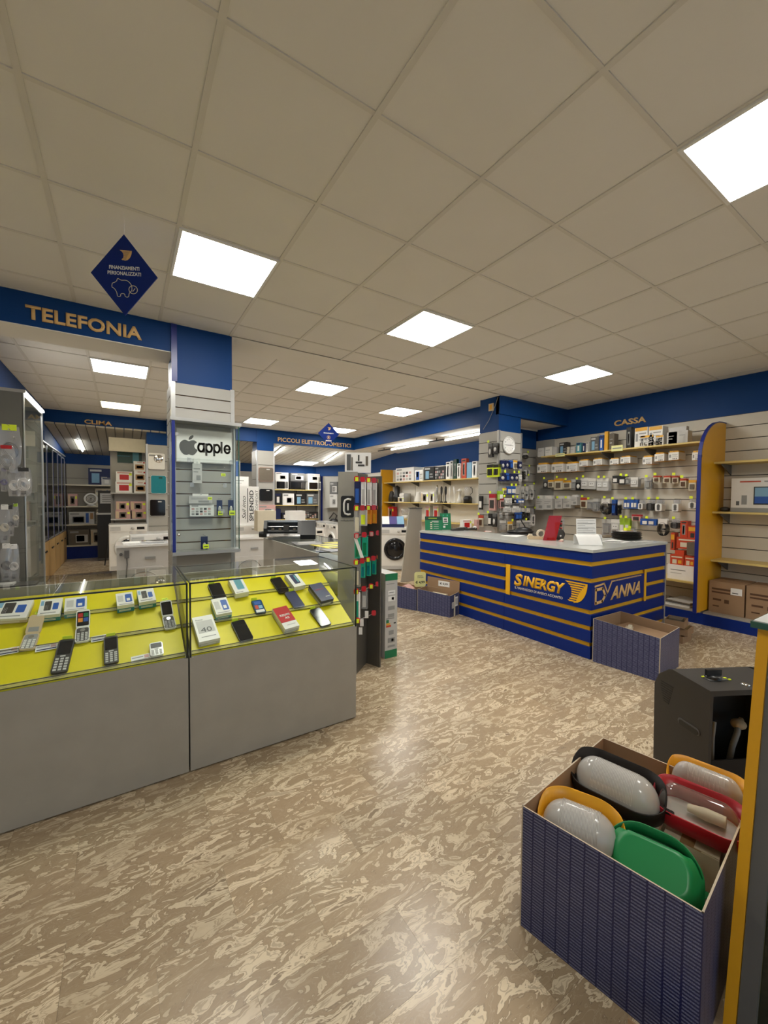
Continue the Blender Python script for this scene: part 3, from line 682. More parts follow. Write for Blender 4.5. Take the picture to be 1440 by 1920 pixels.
def flatsheet(name, label, cat, x, y, z, w, d, rz, m, prints=()):
    t = thing(name, label, cat, (x, y, z), rz); b = MB().box(-w/2, w/2, -d/2, d/2, 0, .002, m)
    for (a, c, e, g, pm) in prints: b.box(-w/2+w*a, -w/2+w*e, -d/2+d*c, -d/2+d*g, .002, .0026, pm)
    b.obj('sheet', t); return t
flatsheet('poster', 'yellow sheet with black lettering bars on the island showcase', 'poster', 1.45, 2.12, 1.041, .36, .50, .12, 'felt_yellow', [(.1, .2, .9, .32, 'black'), (.1, .5, .7, .62, 'black'), (.1, .74, .85, .84, 'black')])
flatsheet('cutting_mat', 'dark sheet lying on the near end of the island showcase', 'mat', 1.40, 1.80, 1.041, .40, .22, .05, 'alu_dark')
flatsheet('cutting_mat', 'dark see-through film beside the plotter on the island showcase', 'mat', 1.30, 2.42, 1.041, .30, .34, -.15, 'dark_grey', [(.1, .1, .9, .5, 'mid_grey'), (.2, .6, .8, .8, 'light_grey')])
# cutting plotter -------------------------------------------------
px = thing('cutting_plotter', 'black and silver cutting plotter on the island showcase', 'plotter', (1.30, 2.99, 1.041), -0.42)
b = MB(); b.prism([(-.10, 0), (.09, 0), (.09, .055), (-.07, .055), (-.115, .03)], -.22, .22, 'mid_grey', axis='x'); b.obj('base', px)
MB().prism([(-.125, .035), (-.075, .062), (-.05, .062), (-.05, .02), (-.115, .02)], -.235, .13, 'steel', axis='x').obj('front_tray', px)
MB().prism([(-.10, .02), (.10, .02), (.115, .16), (.04, .205), (-.06, .205), (-.105, .12)], -.27, -.235, 'black', axis='x').obj('left_cheek', px)
MB().prism([(-.12, .0), (.10, .0), (.115, .165), (.04, .205), (-.05, .205), (-.13, .05)], .13, .30, 'black', axis='x').obj('right_housing', px)
MB().prism([(-.128, .055), (-.052, .207), (-.040, .207), (-.116, .055)], .10, .14, 'dark_grey', axis='x').obj('lid_edge', px)
MB().box(-.235, .13, .0, .09, .185, .205, 'steel').box(-.235, .13, .05, .09, .055, .19, 'black').obj('top_cover', px)
MB().tube([(-.235, -.01, .085), (.13, -.01, .085)], .014, 'dark_grey', 10).obj('roller', px); MB().tube([(-.235, .0, .135), (.13, .0, .135)], .006, 'chrome', 8).obj('rail', px)
for q in (-.18, -.10, -.02, .06): MB().box(q-.014, q+.014, -.03, .0, .095, .118, 'taupe').obj('pinch_roller', px)
MB().box(-.06, .0, -.045, .01, .095, .155, 'charcoal').obj('blade_carriage', px); MB().lathe([(.0, -.06), (.032, -.055), (.036, -.02), (.036, .0)], 'black', -.27, -.04, .05, 14, 'x').obj('knob', px)
MB().box(.19, .225, -.03, .01, .2052, .2062, 'steel').obj('badge', px)

# ================================================================ CASH COUNTER
cc = thing('cash_counter', 'blue and yellow striped cash counter with a grey top', 'counter', (3.389, 0.631, 0))
W1, L1, W2, D2 = 0.62, 2.60, 1.515, 0.56
MB().box(.02, W1, .02, L1, 0, 1.010, 'yellow_stripe').box(W1, W2, .02, D2, 0, 1.010, 'yellow_stripe').obj('carcass', cc)
tp = MB().prism([(-.012, -.012), (W2+.0, -.012), (W2, D2+.02), (W1+.02, D2+.02), (W1+.02, L1), (-.012, L1)], 1.012, 1.040, 'counter_top', axis='z'); tp.obj('worktop', cc)
MB().box(W2-.012, W2+.012, -.002, .012, 0, 1.012, 'concrete_laminate').obj('end_edge', cc)
bands = [.902, .745, .595, .445, .292, .138]; hb = .022
zs = [0]+sorted(bands)+[1.06]
rows = []
for i in range(7):
    a = zs[i]+(hb if i else .0); b_ = zs[i+1]-hb
    rows.append((a+.002 if i == 0 else a, min(b_, 1.008)))
YS = 1.654-.631; YSIGN = .945
for i, (a, b_) in enumerate(rows):
    for (y0, y1) in ((0.0, YS), (YS+.004, L1)):
        if i in (3, 4) and y0 == 0.0: y0 = YSIGN+.055
        if y1-y0 < .05: continue
        MB().box(.0, .02, y0, y1, a, b_, 'blue_board').obj('front_board', cc)
    x0 = 0.02 if i not in (3, 4) else 1.075
    MB().box(x0, W2-.014, .0, .02, a, b_, 'blue_board').obj('side_board', cc)
za, zb_ = rows[3][0], rows[4][1]
MB().box(.0, .02, .0, YSIGN, za, zb_, 'blue_board').obj('sign_panel', cc); MB().box(.02, 1.010, .0, .02, za, zb_, 'blue_board').obj('sign_panel', cc)
MB().box(-.004, .0, YSIGN, YSIGN+.055, za-.044, zb_+.044, 'yellow_stripe').obj('sign_frame', cc); MB().box(1.015, 1.060, -.003, .0, za-.044, zb_+.044, 'yellow_stripe').obj('sign_frame', cc)
# sinergy sign on the long side (faces -X)
def onx(y, z, off=-.001): return (off, y-.631, z)
RX = (0, 0, -PI/2)
text('S', 'yellow_stripe', cc, onx(1.462, .612), RX, w=.115, h=.140, ext=.002, bold=.045, shear=.2)
text('INERGY', 'yellow_stripe', cc, onx(1.150, .618), RX, w=.500, h=.116, ext=.002, bold=.045, shear=.2)
text('IL VANTAGGIO DI AVERCI ACCANTO', 'slat_white', cc, onx(1.215, .522), RX, w=.585, h=.027, ext=.001, bold=.02)
def sail(parent, ox, oz, s, M, m='yellow_stripe'):
    # striped sail emblem, built from bars: local u to the right, v up
    g = MB(); N = 9
    def outx(v): return .42+.58*math.sqrt(max(0, 1-(1-v)**2*1.0)) if v < 1 else 1.0
    left = [0, .13, .23, .28, .30, .30, .29, .25, .13]; left2 = [.10, .20, .27, .30, .31, .31, .28, .20, .20]
    def thick(v): return .03+.24*math.sin(PI*min(1, max(0, v))**.8)
    for k in range(N):
        v1 = 1-k/N; v0 = v1-.62/N
        g.prism([(left2[k], v0), (outx(v0)-.01, v0), (outx(v1)-.01, v1), (left[k], v1)], -.002, 0, m, axis='y')
    ot = [(outx(k/12), k/12) for k in range(13)]; it = [(outx(k/12)-thick(k/12), k/12) for k in range(13)]
    for k in range(12): g.prism([it[k], ot[k], ot[k+1], it[k+1]], -.0021, -.0001, m, axis='y')
    g.v = [(x*s*1.12, y, (z-.5)*s) for x, y, z in g.v]
    return g.obj('emblem', parent, (0, 0, 0)), M
e, _ = sail(cc, 0, 0, .205, None); e.location = onx(.900, .606, -.001); e.rotation_euler = RX
# dvanna sign on the short side (faces -Y)
ol = MB()
def stroke(g, pts, wdt, m, a0=-.003, a1=0):
    for (p, q) in zip(pts[:-1], pts[1:]):
        d = Vector((q[0]-p[0], q[1]-p[1])); d.normalize(); n = Vector((-d.y, d.x))*wdt/2; e = d*wdt*.35
        g.prism([(p[0]-e.x+n.x, p[1]-e.y+n.y), (p[0]-e.x-n.x, p[1]-e.y-n.y), (q[0]+e.x-n.x, q[1]+e.y-n.y), (q[0]+e.x+n.x, q[1]+e.y+n.y)], a0, a1, m, axis='y')
g = ol; m_ = 'letter_gold'
stroke(g, [(.070, .655), (.19, .655), (.238, .580), (.185, .532), (.070, .525), (.070, .655)], .028, m_)
stroke(g, [(.055, .688), (.215, .700), (.278, .600), (.355, .708)], .016, m_)
stroke(g, [(.355, .708), (.940, .712)], .012, m_)
g.obj('logo_frame', cc); 
text('DVANNA'[2:], 'letter_gold', cc, (.630, -.001, .588), w=.60, h=.130, ext=.003, bold=.03, shear=.3)
text('ELETTROFORNITURE', 'blue_board', cc, (.66, -.0035, .7105), w=.50, h=.008, ext=.0006)

# ================================================================ GOODS
PR = {  # print layouts on a carton front, fractions of width and height
 'bulb': [(.04, .82, .96, 1.0, 'amber'), (.08, .30, .26, .70, 'mid_grey'), (.34, .34, .92, .42, 'light_grey'), (.34, .50, .80, .56, 'light_grey'), (.34, .66, .88, .72, 'mid_grey'), (.42, .06, .52, .22, 'taupe'), (.58, .06, .68, .22, 'taupe'), (.74, .06, .84, .22, 'taupe')],
 'plain': [(.12, .62, .70, .68, 'mid_grey'), (.12, .40, .55, .46, 'light_grey')],
 'micro': [(.08, .78, .48, .90, 'mid_grey'), (.34, .16, .92, .66, 'light_grey'), (.38, .22, .76, .60, 'black')],
 'portrait': [(.15, .10, .55, .85, 'mid_blue'), (.20, .35, .42, .80, 'pink'), (.62, .55, .92, .62, 'mid_grey'), (.62, .40, .85, .46, 'mid_grey'), (.62, .15, .9, .3, 'light_grey')],
 'many': [(.06, .82, .34, .92, 'mid_grey')]+[(.06+.17*i, .10+.22*j, .18+.17*i, .26+.22*j, ('mid_grey', 'light_grey', 'pink', 'charcoal')[(i*3+j) % 4]) for i in range(5) for j in range(3)],
 'dark': [(.08, .80, .6, .92, 'light_grey'), (.15, .12, .5, .7, 'sky'), (.58, .2, .9, .3, 'mid_grey'), (.58, .4, .85, .5, 'mid_grey')],
 'tall': [(.15, .86, .85, .95, 'charcoal'), (.28, .15, .72, .78, 'mid_grey'), (.36, .2, .6, .7, 'light_grey')],
 'toast': [(.08, .80, .92, .94, 'pink'), (.22, .18, .80, .70, 'red'), (.82, .62, .98, .86, 'tag_yellow')],
 'wok': [(.30, .86, .7, .94, 'pink'), (.80, .80, .94, .94, 'red'), (.12, .14, .88, .66, 'wood'), (.24, .26, .76, .54, 'beige')],
 'food': [(.04, .1, .22, .9, 'beige'), (.26, .14, .72, .80, 'taupe'), (.36, .24, .62, .62, 'beige'), (.80, .58, .96, .82, 'tag_yellow')],
 'heat': [(.05, .78, .4, .9, 'mid_grey'), (.14, .12, .60, .62, 'dark_grey'), (.18, .18, .56, .56, 'sky'), (.66, .10, .78, .9, 'mid_blue'), (.84, .4, .96, .9, 'wood')],
 'red': [(.1, .72, .9, .84, 'cream'), (.18, .15, .5, .55, 'cream'), (.6, .2, .85, .5, 'amber')],
 'redw': [(.1, .6, .9, .9, 'amber'), (.3, .1, .7, .45, 'charcoal')],
 'card': [(.08, .74, .85, .80, 'brown_print'), (.08, .64, .7, .69, 'brown_print'), (.12, .40, .36, .46, 'brown_print'), (.45, .34, .58, .46, 'brown_print'), (.12, .2, .3, .24, 'brown_print')],
 'pc': [(.1, .8, .5, .9, 'red_box'), (.58, .8, .95, .9, 'mid_grey')],
 'led': [(.1, .8, .9, .95, 'navy'), (.3, .2, .7, .7, 'white')],
 'none': [],
}
def carton(name, label, cat, group, x, y, z, rz, w, d, h, base='white', pr='plain', side=None):
    # z is the underside; front face looks along local -Y, at y - d/2
    b = MB().box(-w/2, w/2, -d/2, d/2, 0, h, base)
    if side: b.box(-w/2-.0006, -w/2, -d/2, d/2, .002, h-.002, side).box(w/2, w/2+.0006, -d/2, d/2, .002, h-.002, side)
    for (a, c, e, g, m) in PR[pr]: b.box(-w/2+w*a, -w/2+w*e, -d/2-.0012, -d/2-.0002, h*c, h*g, m)
    o = b.obj(name, None, (x, y, z), (0, 0, rz)); return tag(o, label, cat, group)
def shelf_items_x(xf, zs, items, grp):   # items on a shelf along a wall x=const, fronts looking to -X ; (yc, z0, w, h, base, print, depth, label, cat, name)
    for (q, base, pr, dep, label, cat, name) in items:
        yc, z0, w, h = q; carton(name, label, cat, grp, xf+dep/2, yc, zs, -PI/2, max(.02, w-.006), dep, max(.02, h+(z0-zs)), base, pr)
def shelf_items_y(yf, zs, items, grp):
    for (q, base, pr, dep, label, cat, name) in items:
        xc, z0, w, h = q; carton(name, label, cat, grp, xc, yf+dep/2, zs, 0, max(.02, w-.006), dep, max(.02, h+(z0-zs)), base, pr)

# ---------------------------------------------------------------- till wall shelving
def bracket(mb, y, z, d, m='dark_grey'): mb.prism([(XR-.04, z-.002), (XR-.04-d, z-.002), (XR-.04-d, z-.02), (XR-.04, z-.13)], y-.006, y+.006, m, axis='y')
bay = thing('shelving_bay', 'till wall shelving with yellow rounded end panel and blue plinth', 'shelving', (XR-.04, 0.5, 0))
def local(o): return o
def bpart(mb, name): mb.v = [(x-(XR-.04), y-0.5, z) for x, y, z in mb.v]; return mb.obj(name, bay)
pts = [(5.42, .17), (5.42, 2.05)]
for k in range(9):
    a = PI-k*PI/2/8; pts.append((5.42+.62+.62*math.cos(a), 2.02+.47*math.sin(a)))
pts += [(XR-.04, 2.49), (XR-.04, .17)]
bpart(MB().prism(pts, 0.505, 0.53, 'yellow_laminate', axis='y'), 'end_panel')
edge = [(x-.012 if i < len(pts)-2 else x, z+(.006 if i > 1 else 0)) for i, (x, z) in enumerate(pts[:-1])]
em = MB()
for (p, q) in zip(pts[:-2], pts[1:-1]):
    d = Vector((q[0]-p[0], q[1]-p[1])).normalized(); n = Vector((-d.y, d.x))*.014
    em.prism([p, q, (q[0]+n.x, q[1]+n.y), (p[0]+n.x, p[1]+n.y)], .500, .536, 'blue_profile', axis='y')
bpart(em, 'panel_edging')
PF = 5.62
bpart(MB().box(PF, XR-.04, -1.6, 1.36, .0, .135, 'blue_board'), 'plinth')
bpart(MB().box(PF, XR-.04, -1.6, 0.503, .136, .156, 'concrete_laminate'), 'base_shelf')
bpart(MB().box(PF, XR-.04, .532, 1.36, .136, .156, 'concrete_laminate'), 'base_shelf')
for z in (1.985, 1.378, .785):
    bpart(MB().box(5.80, XR-.04, -1.6, .503, z-.02, z, 'yellow_shelf').box(5.797, 5.80, -1.6, .503, z-.022, z+.002, 'yellow_shelf'), 'shelf')
    b = MB(); bracket(b, .44, z-.02, .30); bpart(b, 'bracket')
bpart(MB().box(5.80, XR-.04, .532, 2.95, 2.262-.02, 2.262, 'yellow_shelf'), 'shelf')
bpart(MB().box(5.72, XR-.04, .532, 1.36, .46, .48, 'yellow_shelf'), 'shelf')
for y in (.60, 1.3, 1.9, 2.5):
    b = MB(); bracket(b, y, 2.242, .34); bpart(b, 'bracket')
b = MB(); b.cyl(XR-.08, 0.60, 2.37, .004, .0, 'steel'); b.tube([(XR-.04, .62, 2.46), (XR-.20, .62, 2.46), (XR-.205, .62, 2.40)], .004, 'steel'); bpart(b, 'hook')
for (q, l) in (((1.662, 2.229, 0.16, 0.085), 'wide'), ((2.579, 2.228, 0.165, 0.052), 'narrow')):
    o = MB().box(5.79, 5.797, q[0]-q[2]/2, q[0]+q[2]/2, q[1], q[1]+q[3], 'sign_yellow').box(5.788, 5.79, q[0]-q[2]*.4, q[0]+q[2]*.4, q[1]+q[3]*.4, q[1]+q[3]*.6, 'mid_grey').obj('shelf_label')
    tag(o, 'pale yellow shelf label, %s one on the edge of the shelf under the CASSA letters' % l, 'label')

# top shelf goods, from left to right
G = 'goods on the shelf under the CASSA letters'
shelf_items_x(5.86, 2.263, [
 ((2.995, 2.294, 0.129, 0.121), 'light_grey', 'plain', .10, 'small grey pack with a green tag, leftmost on the shelf under CASSA', 'box', 'small_box'),
 ((2.843, 2.299, 0.135, 0.119), 'white', 'plain', .12, 'small white lidded box, second from the left on the shelf under CASSA', 'box', 'small_box'),
 ((2.725, 2.298, 0.08, 0.108), 'light_grey', 'none', .14, 'grey ribbed pack beside the small white lidded box', 'box', 'small_box'),
 ((2.571, 2.304, 0.145, 0.16), 'charcoal', 'dark', .10, 'dark box with brown picture on the shelf under CASSA', 'box', 'small_box'),
 ((2.495, 2.299, 0.066, 0.083), 'cream', 'plain', .03, 'small cream pack in front of the dark box', 'box', 'small_box'),
 ((2.401, 2.303, 0.083, 0.069), 'light_grey', 'plain', .10, 'small clear pack between the cream pack and the blue pack', 'box', 'small_box'),
 ((2.301, 2.302, 0.081, 0.128), 'teal_pale', 'led', .10, 'blue green pack with a yellow tag on the shelf under CASSA', 'box', 'small_box'),
 ((2.212, 2.302, 0.044, 0.11), 'navy', 'led', .10, 'thin navy pack on the shelf under CASSA', 'box', 'small_box'),
 ((2.159, 2.305, 0.043, 0.118), 'white', 'tall', .08, 'thin white pack beside the thin navy one', 'box', 'small_box'),
 ((2.037, 2.309, 0.135, 0.182), 'dark_grey', 'dark', .12, 'dark grey bulb pack left of the blue pack and the yellow strip', 'box', 'small_box'),
 ((1.933, 2.307, 0.058, 0.196), 'mid_blue', 'led', .10, 'tall blue pack beside the tall yellow strip', 'box', 'small_box'),
 ((1.861, 2.3, 0.057, 0.25), 'amber', 'none', .05, 'tall yellow pack standing near the wide shelf label', 'box', 'tall_box'),
 ((1.777, 2.307, 0.078, 0.2), 'taupe', 'plain', .12, 'brownish bulb pack behind the wide shelf label', 'box', 'small_box'),
 ((1.536, 2.305, 0.073, 0.262), 'black', 'tall', .14, 'black tall box with white bulb pictures under the letters CASSA', 'box', 'tall_box'),
 ((1.37, 2.304, 0.175, 0.234), 'white', 'bulb', .10, 'white bulb box with yellow top edge, tall left one behind the low pair', 'box', 'bulb_box'),
 ((1.187, 2.299, 0.179, 0.227), 'white', 'bulb', .16, 'white bulb box, tall right one beside the grey boxes', 'box', 'bulb_box'),
 ((1.296, 2.293, 0.185, 0.126), 'white', 'bulb', .035, 'low white bulb box with yellow header, front left of the pair', 'box', 'bulb_box'),
 ((1.135, 2.29, 0.098, 0.109), 'white', 'bulb', .035, 'low white bulb box with yellow header, front right of the pair', 'box', 'bulb_box'),
 ((0.988, 2.296, 0.125, 0.128), 'light_grey', 'plain', .12, 'plain grey box, left one of the grey pair on the shelf under CASSA', 'box', 'small_box'),
 ((0.863, 2.296, 0.114, 0.132), 'light_grey', 'plain', .14, 'plain grey box, right one of the grey pair on the shelf under CASSA', 'box', 'small_box'),
 ((0.927, 2.324, 0.209, 0.157), 'light_grey', 'none', .08, 'wide grey box behind the grey pair on the shelf under CASSA', 'box', 'small_box'),
], G)
# small glass flasks near the blue pack
for k, (q, l) in enumerate((((2.008, 2.483, 0.042, 0.115), 'left'), ((1.804, 2.474, 0.055, 0.096), 'right'))):
    tag(MB().ball(0, 0, .05, .03, .03, .05, 'blister', 10, 6).obj('light_bulb', None, (5.93, q[0], 2.263+.17)), 'clear %s bulb blister sticking up above the packs near the yellow strip' % l, 'light bulb')

# hook goods ------------------------------------------------------
def proto_bulbcard(w, h):
    b = MB(); b.box(-w/2, w/2, 0, .030, -h, 0, 'white').box(-w*.42, w*.42, .012, .018, 0, h*.22, 'amber')
    b.box(-w/2, w/2, .0005, .0295, -h*1.0-.0005, -h*.94, 'amber')
    for (a, c, e, g, m) in PR['bulb'][1:]: b.box(-w/2+w*a, -w/2+w*e, -.001, 0, -h+h*c, -h+h*g, m)
    return b
def proto_blister(w, h, back, top, item, im):
    b = MB(); b.box(-w/2, w/2, .014, .016, -h, 0, back); b.box(-w/2, w/2, .012, .014, -h*.24, 0, top)
    if item == 'bulb': b.ball(0, .006, -h*.6, w*.28, .012, h*.22, im, 8, 6)
    elif item == 'block': b.box(-w*.3, w*.3, 0, .012, -h*.86, -h*.38, im)
    elif item == 'plug': b.box(-w*.32, w*.32, 0, .012, -h*.70, -h*.36, im).cyl(-w*.12, -.004, -h*.5, w*.06, .004, 'dark_grey', 6, 'y').cyl(w*.12, -.004, -h*.5, w*.06, .004, 'dark_grey', 6, 'y')
    elif item == 'two': b.box(-w*.34, -w*.05, 0, .012, -h*.85, -h*.35, im).box(w*.05, w*.34, 0, .012, -h*.85, -h*.35, im)
    return b
def proto_cable(w, h, m):
    b = MB(); b.box(-w*.34, w*.34, .004, .006, -h*.3, 0, 'white')
    for k in range(4):
        rx, a = w*(.42-.07*k), .010*k
        b.tube([(rx*math.cos(t*PI/8), .006+.0045*k, -h*.60+h*.38*math.sin(t*PI/8)) for t in range(16)], .0035, m, 5, closed=True)
    b.box(-w*.12, w*.12, -.002, .022, -h*.66, -h*.56, 'dark_grey'); return b
def proto_socket(w, h, m):
    b = MB(); b.prism(rrect(w*.86, h*.62, w*.2, 3, 0, -h*.62), .0, .022, m, axis='y'); b.box(-w*.36, w*.36, .022, .024, -h, 0, 'bag_clear')
    for z in (-h*.48, -h*.62, -h*.76): b.lathe([(w*.20, 0), (w*.20, -.002)], 'dark_grey', 0, 0, z, 8, 'y')
    b.box(-w*.2, w*.2, -.001, .0, -h*.57, -h*.53, 'black'); return b
PROTO = {
 'bulbcard': ('bulb_box', 'box', lambda w, h: proto_bulbcard(w, h), .031),
 'dark': ('blister_pack', 'pack', lambda w, h: proto_blister(w, h, 'charcoal', 'dark_grey', 'bulb', 'light_grey'), .02),
 'orange': ('blister_pack', 'pack', lambda w, h: proto_blister(w, h, 'cream', 'amber', 'block', 'taupe'), .02),
 'redp': ('blister_pack', 'pack', lambda w, h: proto_blister(w, h, 'cream', 'red_box', 'block', 'brown_print'), .02),
 'white': ('blister_pack', 'pack', lambda w, h: proto_blister(w, h, 'light_grey', 'white', 'plug', 'white_gloss'), .022),
 'black': ('blister_pack', 'pack', lambda w, h: proto_blister(w, h, 'black', 'black', 'block', 'white'), .02),
 'bwhite': ('blister_pack', 'pack', lambda w, h: proto_blister(w, h, 'black', 'dark_grey', 'bulb', 'white_gloss'), .022),
 'navy': ('blister_pack', 'pack', lambda w, h: proto_blister(w, h, 'navy', 'mid_blue', 'two', 'mid_blue'), .02),
 'navyw': ('blister_pack', 'pack', lambda w, h: proto_blister(w, h, 'navy', 'navy', 'bulb', 'light_grey'), .02),
 'blue': ('blister_pack', 'pack', lambda w, h: proto_blister(w, h, 'mid_blue', 'mid_blue', 'two', 'white'), .02),
 'grey': ('blister_pack', 'pack', lambda w, h: proto_blister(w, h, 'blister', 'light_grey', 'block', 'mid_grey'), .022),
 'greyc': ('boxed_fitting', 'box', lambda w, h: MB().box(-w/2, w/2, 0, .03, -h, -h*.0, 'light_grey').box(-w*.34, w*.34, .01, .014, 0, h*.3, 'white').box(-w*.4, w*.3, -.001, 0, -h*.30, -h*.24, 'mid_grey').box(-w*.4, w*.1, -.001, 0, -h*.45, -h*.40, 'mid_grey').box(-w*.1, w*.35, -.001, 0, -h*.85, -h*.6, 'mid_grey'), .032),
 'yellow': ('blister_pack', 'pack', lambda w, h: proto_blister(w, h, 'tag_yellow', 'black', 'two', 'black'), .024),
 'wcable': ('cable_coil', 'cable', lambda w, h: proto_cable(w, h, 'white_gloss'), .024),
 'kcable': ('cable_coil', 'cable', lambda w, h: proto_cable(w, h, 'black'), .024),
 'wsock': ('multi_socket', 'socket', lambda w, h: proto_socket(w, h, 'white_gloss'), .028),
 'ksock': ('multi_socket', 'socket', lambda w, h: proto_socket(w, h, 'black'), .028),
 'lime': ('blister_pack', 'pack', lambda w, h: proto_blister(w, h, 'lime', 'lime', 'block', 'white'), .03),
 'mag': ('blister_pack', 'pack', lambda w, h: proto_blister(w, h, 'pink', 'crimson', 'block', 'charcoal'), .03),
}
_pc = {}
def hang(wall, ax, plane, q, kind, depth, n, what, where, tagm=None, hooklen=None, grp=None):
    # q = (centre along wall, bottom z, width, height) of the front item, in the plane `plane` in front of the wall
    c, z0, w_, h_ = q; name, cat, fn, step = PROTO[kind]
    key = (kind, round(w_, 2), round(h_, 2))
    if key not in _pc: _pc[key] = fn(max(.03, key[1]), max(.04, key[2])).mesh(name)
    for k in range(n):
        off = k*step
        if off > depth-.025: break
        loc = (plane+off, c, z0+h_) if ax == 'x' else (c, plane+off, z0+h_)
        lab = ('foremost', 'second', 'third', 'fourth', 'fifth', 'sixth', 'last')[min(k, 6)]+' '+what+', '+where
        o = link(name, _pc[key], None, loc, (0, 0, -PI/2 if ax == 'x' else 0))
        tag(o, lab, cat, what+' packs, '+where)
    z = z0+h_+.012
    hk = MB(); L = depth+.02
    if ax == 'x':
        hk.tube([(plane-.03, c, z), (plane+L, c, z)], .0028, 'steel', 5)
    else: hk.tube([(c, plane-.03, z), (c, plane+L, z)], .0028, 'steel', 5)
    ho = hk.obj('hook', wall)
    if tagm:
        tg = MB()
        if ax == 'x': tg.box(plane-.034, plane-.031, c-.018, c+.018, z-.005, z+.028, tagm)
        else: tg.box(c-.018, c+.018, plane-.034, plane-.031, z-.005, z+.028, tagm)
        tg.obj('price_tag', ho)
def hrow(wall, ax, plane, depth, qs, kinds, what, where, n=3, tags='tag_yellow', grow=1.0):
    for i, (q, k) in enumerate(zip(qs, kinds)):
        q = (q[0], q[1]-q[3]*(grow-1), q[2]*grow, q[3]*grow)
        wt = {'bulbcard': 'white bulb carton, orange header', 'dark': 'dark bulb blister', 'orange': 'orange topped blister', 'redp': 'red topped blister', 'white': 'white socket blister', 'black': 'black blister', 'bwhite': 'black card with white bulb', 'navy': 'navy blister', 'navyw': 'navy bulb blister', 'blue': 'bright blue pack', 'grey': 'clear grey blister', 'greyc': 'pale grey boxed fitting', 'yellow': 'yellow and black pack', 'wcable': 'white coiled cable', 'kcable': 'black coiled cable', 'wsock': 'white multi socket', 'ksock': 'black multi socket', 'lime': 'lime green pack', 'mag': 'pink and red pack'}[k]
        hang(wall, ax, plane, q, k, depth, n, wt, '%s hook, %s' % (ORD[i % 24], where), tags if (tags and (i*7) % 3 != 1) else None)
SW = bk
hrow(SW, 'x', 5.90, .22, [(2.99, 1.988, 0.205, 0.14), (2.696, 1.977, 0.221, 0.141), (2.434, 1.977, 0.188, 0.131), (2.234, 2.052, 0.142, 0.089), (2.006, 2.054, 0.143, 0.091), (1.754, 2.045, 0.133, 0.083), (1.594, 2.05, 0.142, 0.094), (1.3, 2.015, 0.117, 0.104), (1.148, 2.048, 0.115, 0.103), (0.978, 2.057, 0.125, 0.1), (0.723, 2.037, 0.086, 0.096)], ['bulbcard']*11, '', 'top row of till wall', n=7, tags=None)
hrow(SW, 'x', 5.95, .20, [(2.96, 1.735, 0.086, 0.132), (2.86, 1.743, 0.094, 0.111), (2.712, 1.712, 0.121, 0.164), (2.549, 1.727, 0.125, 0.107), (2.438, 1.707, 0.075, 0.141), (2.35, 1.688, 0.082, 0.148), (2.247, 1.712, 0.107, 0.155), (2.123, 1.71, 0.104, 0.143), (1.995, 1.691, 0.084, 0.158), (1.908, 1.681, 0.074, 0.164), (1.761, 1.783, 0.079, 0.097), (1.66, 1.764, 0.092, 0.103), (1.584, 1.762, 0.06, 0.094), (1.492, 1.728, 0.081, 0.117), (1.313, 1.694, 0.077, 0.136), (1.203, 1.781, 0.067, 0.074), (1.075, 1.762, 0.071, 0.088), (0.976, 1.759, 0.062, 0.086), (0.883, 1.707, 0.061, 0.099), (0.78, 1.663, 0.07, 0.118)], ['dark','orange','orange','orange','grey','bwhite','white','white','white','white','black','black','grey','white','grey','redp','redp','redp','redp','orange'], '', 'second row of till wall', n=5, grow=1.18)
hrow(SW, 'x', 5.97, .15, [(3.079, 1.356, 0.143, 0.172), (2.913, 1.36, 0.148, 0.169), (2.707, 1.384, 0.121, 0.146), (2.553, 1.387, 0.126, 0.143), (2.425, 1.443, 0.094, 0.114), (2.264, 1.402, 0.099, 0.147), (2.161, 1.378, 0.088, 0.137), (2.07, 1.355, 0.077, 0.177), (1.906, 1.318, 0.164, 0.215), (1.784, 1.306, 0.048, 0.211), (1.71, 1.325, 0.039, 0.168), (1.592, 1.408, 0.091, 0.11), (1.496, 1.41, 0.088, 0.109), (1.405, 1.389, 0.064, 0.123), (1.283, 1.377, 0.083, 0.143), (1.171, 1.372, 0.086, 0.149), (0.968, 1.378, 0.075, 0.144), (0.777, 1.418, 0.088, 0.112)], ['greyc','greyc','greyc','greyc','greyc','redp','grey','grey','kcable','navy','kcable','blue','blue','wsock','ksock','wsock','wsock','wsock'], '', 'third row of till wall', n=4, grow=1.15)
hrow(SW, 'x', 5.97, .14, [(1.889, 1.013, 0.115, 0.198), (1.753, 1.04, 0.111, 0.178), (1.655, 1.023, 0.069, 0.223), (1.584, 1.036, 0.06, 0.206), (1.462, 1.224, 0.101, 0.078), (1.525, 0.962, 0.066, 0.133), (1.301, 1.171, 0.173, 0.076), (1.114, 1.056, 0.131, 0.2), (0.97, 1.147, 0.094, 0.108)], ['grey','white','lime','lime','mag','wsock','blue','kcable','ksock'], '', 'fourth row of till wall', n=3, grow=1.2)

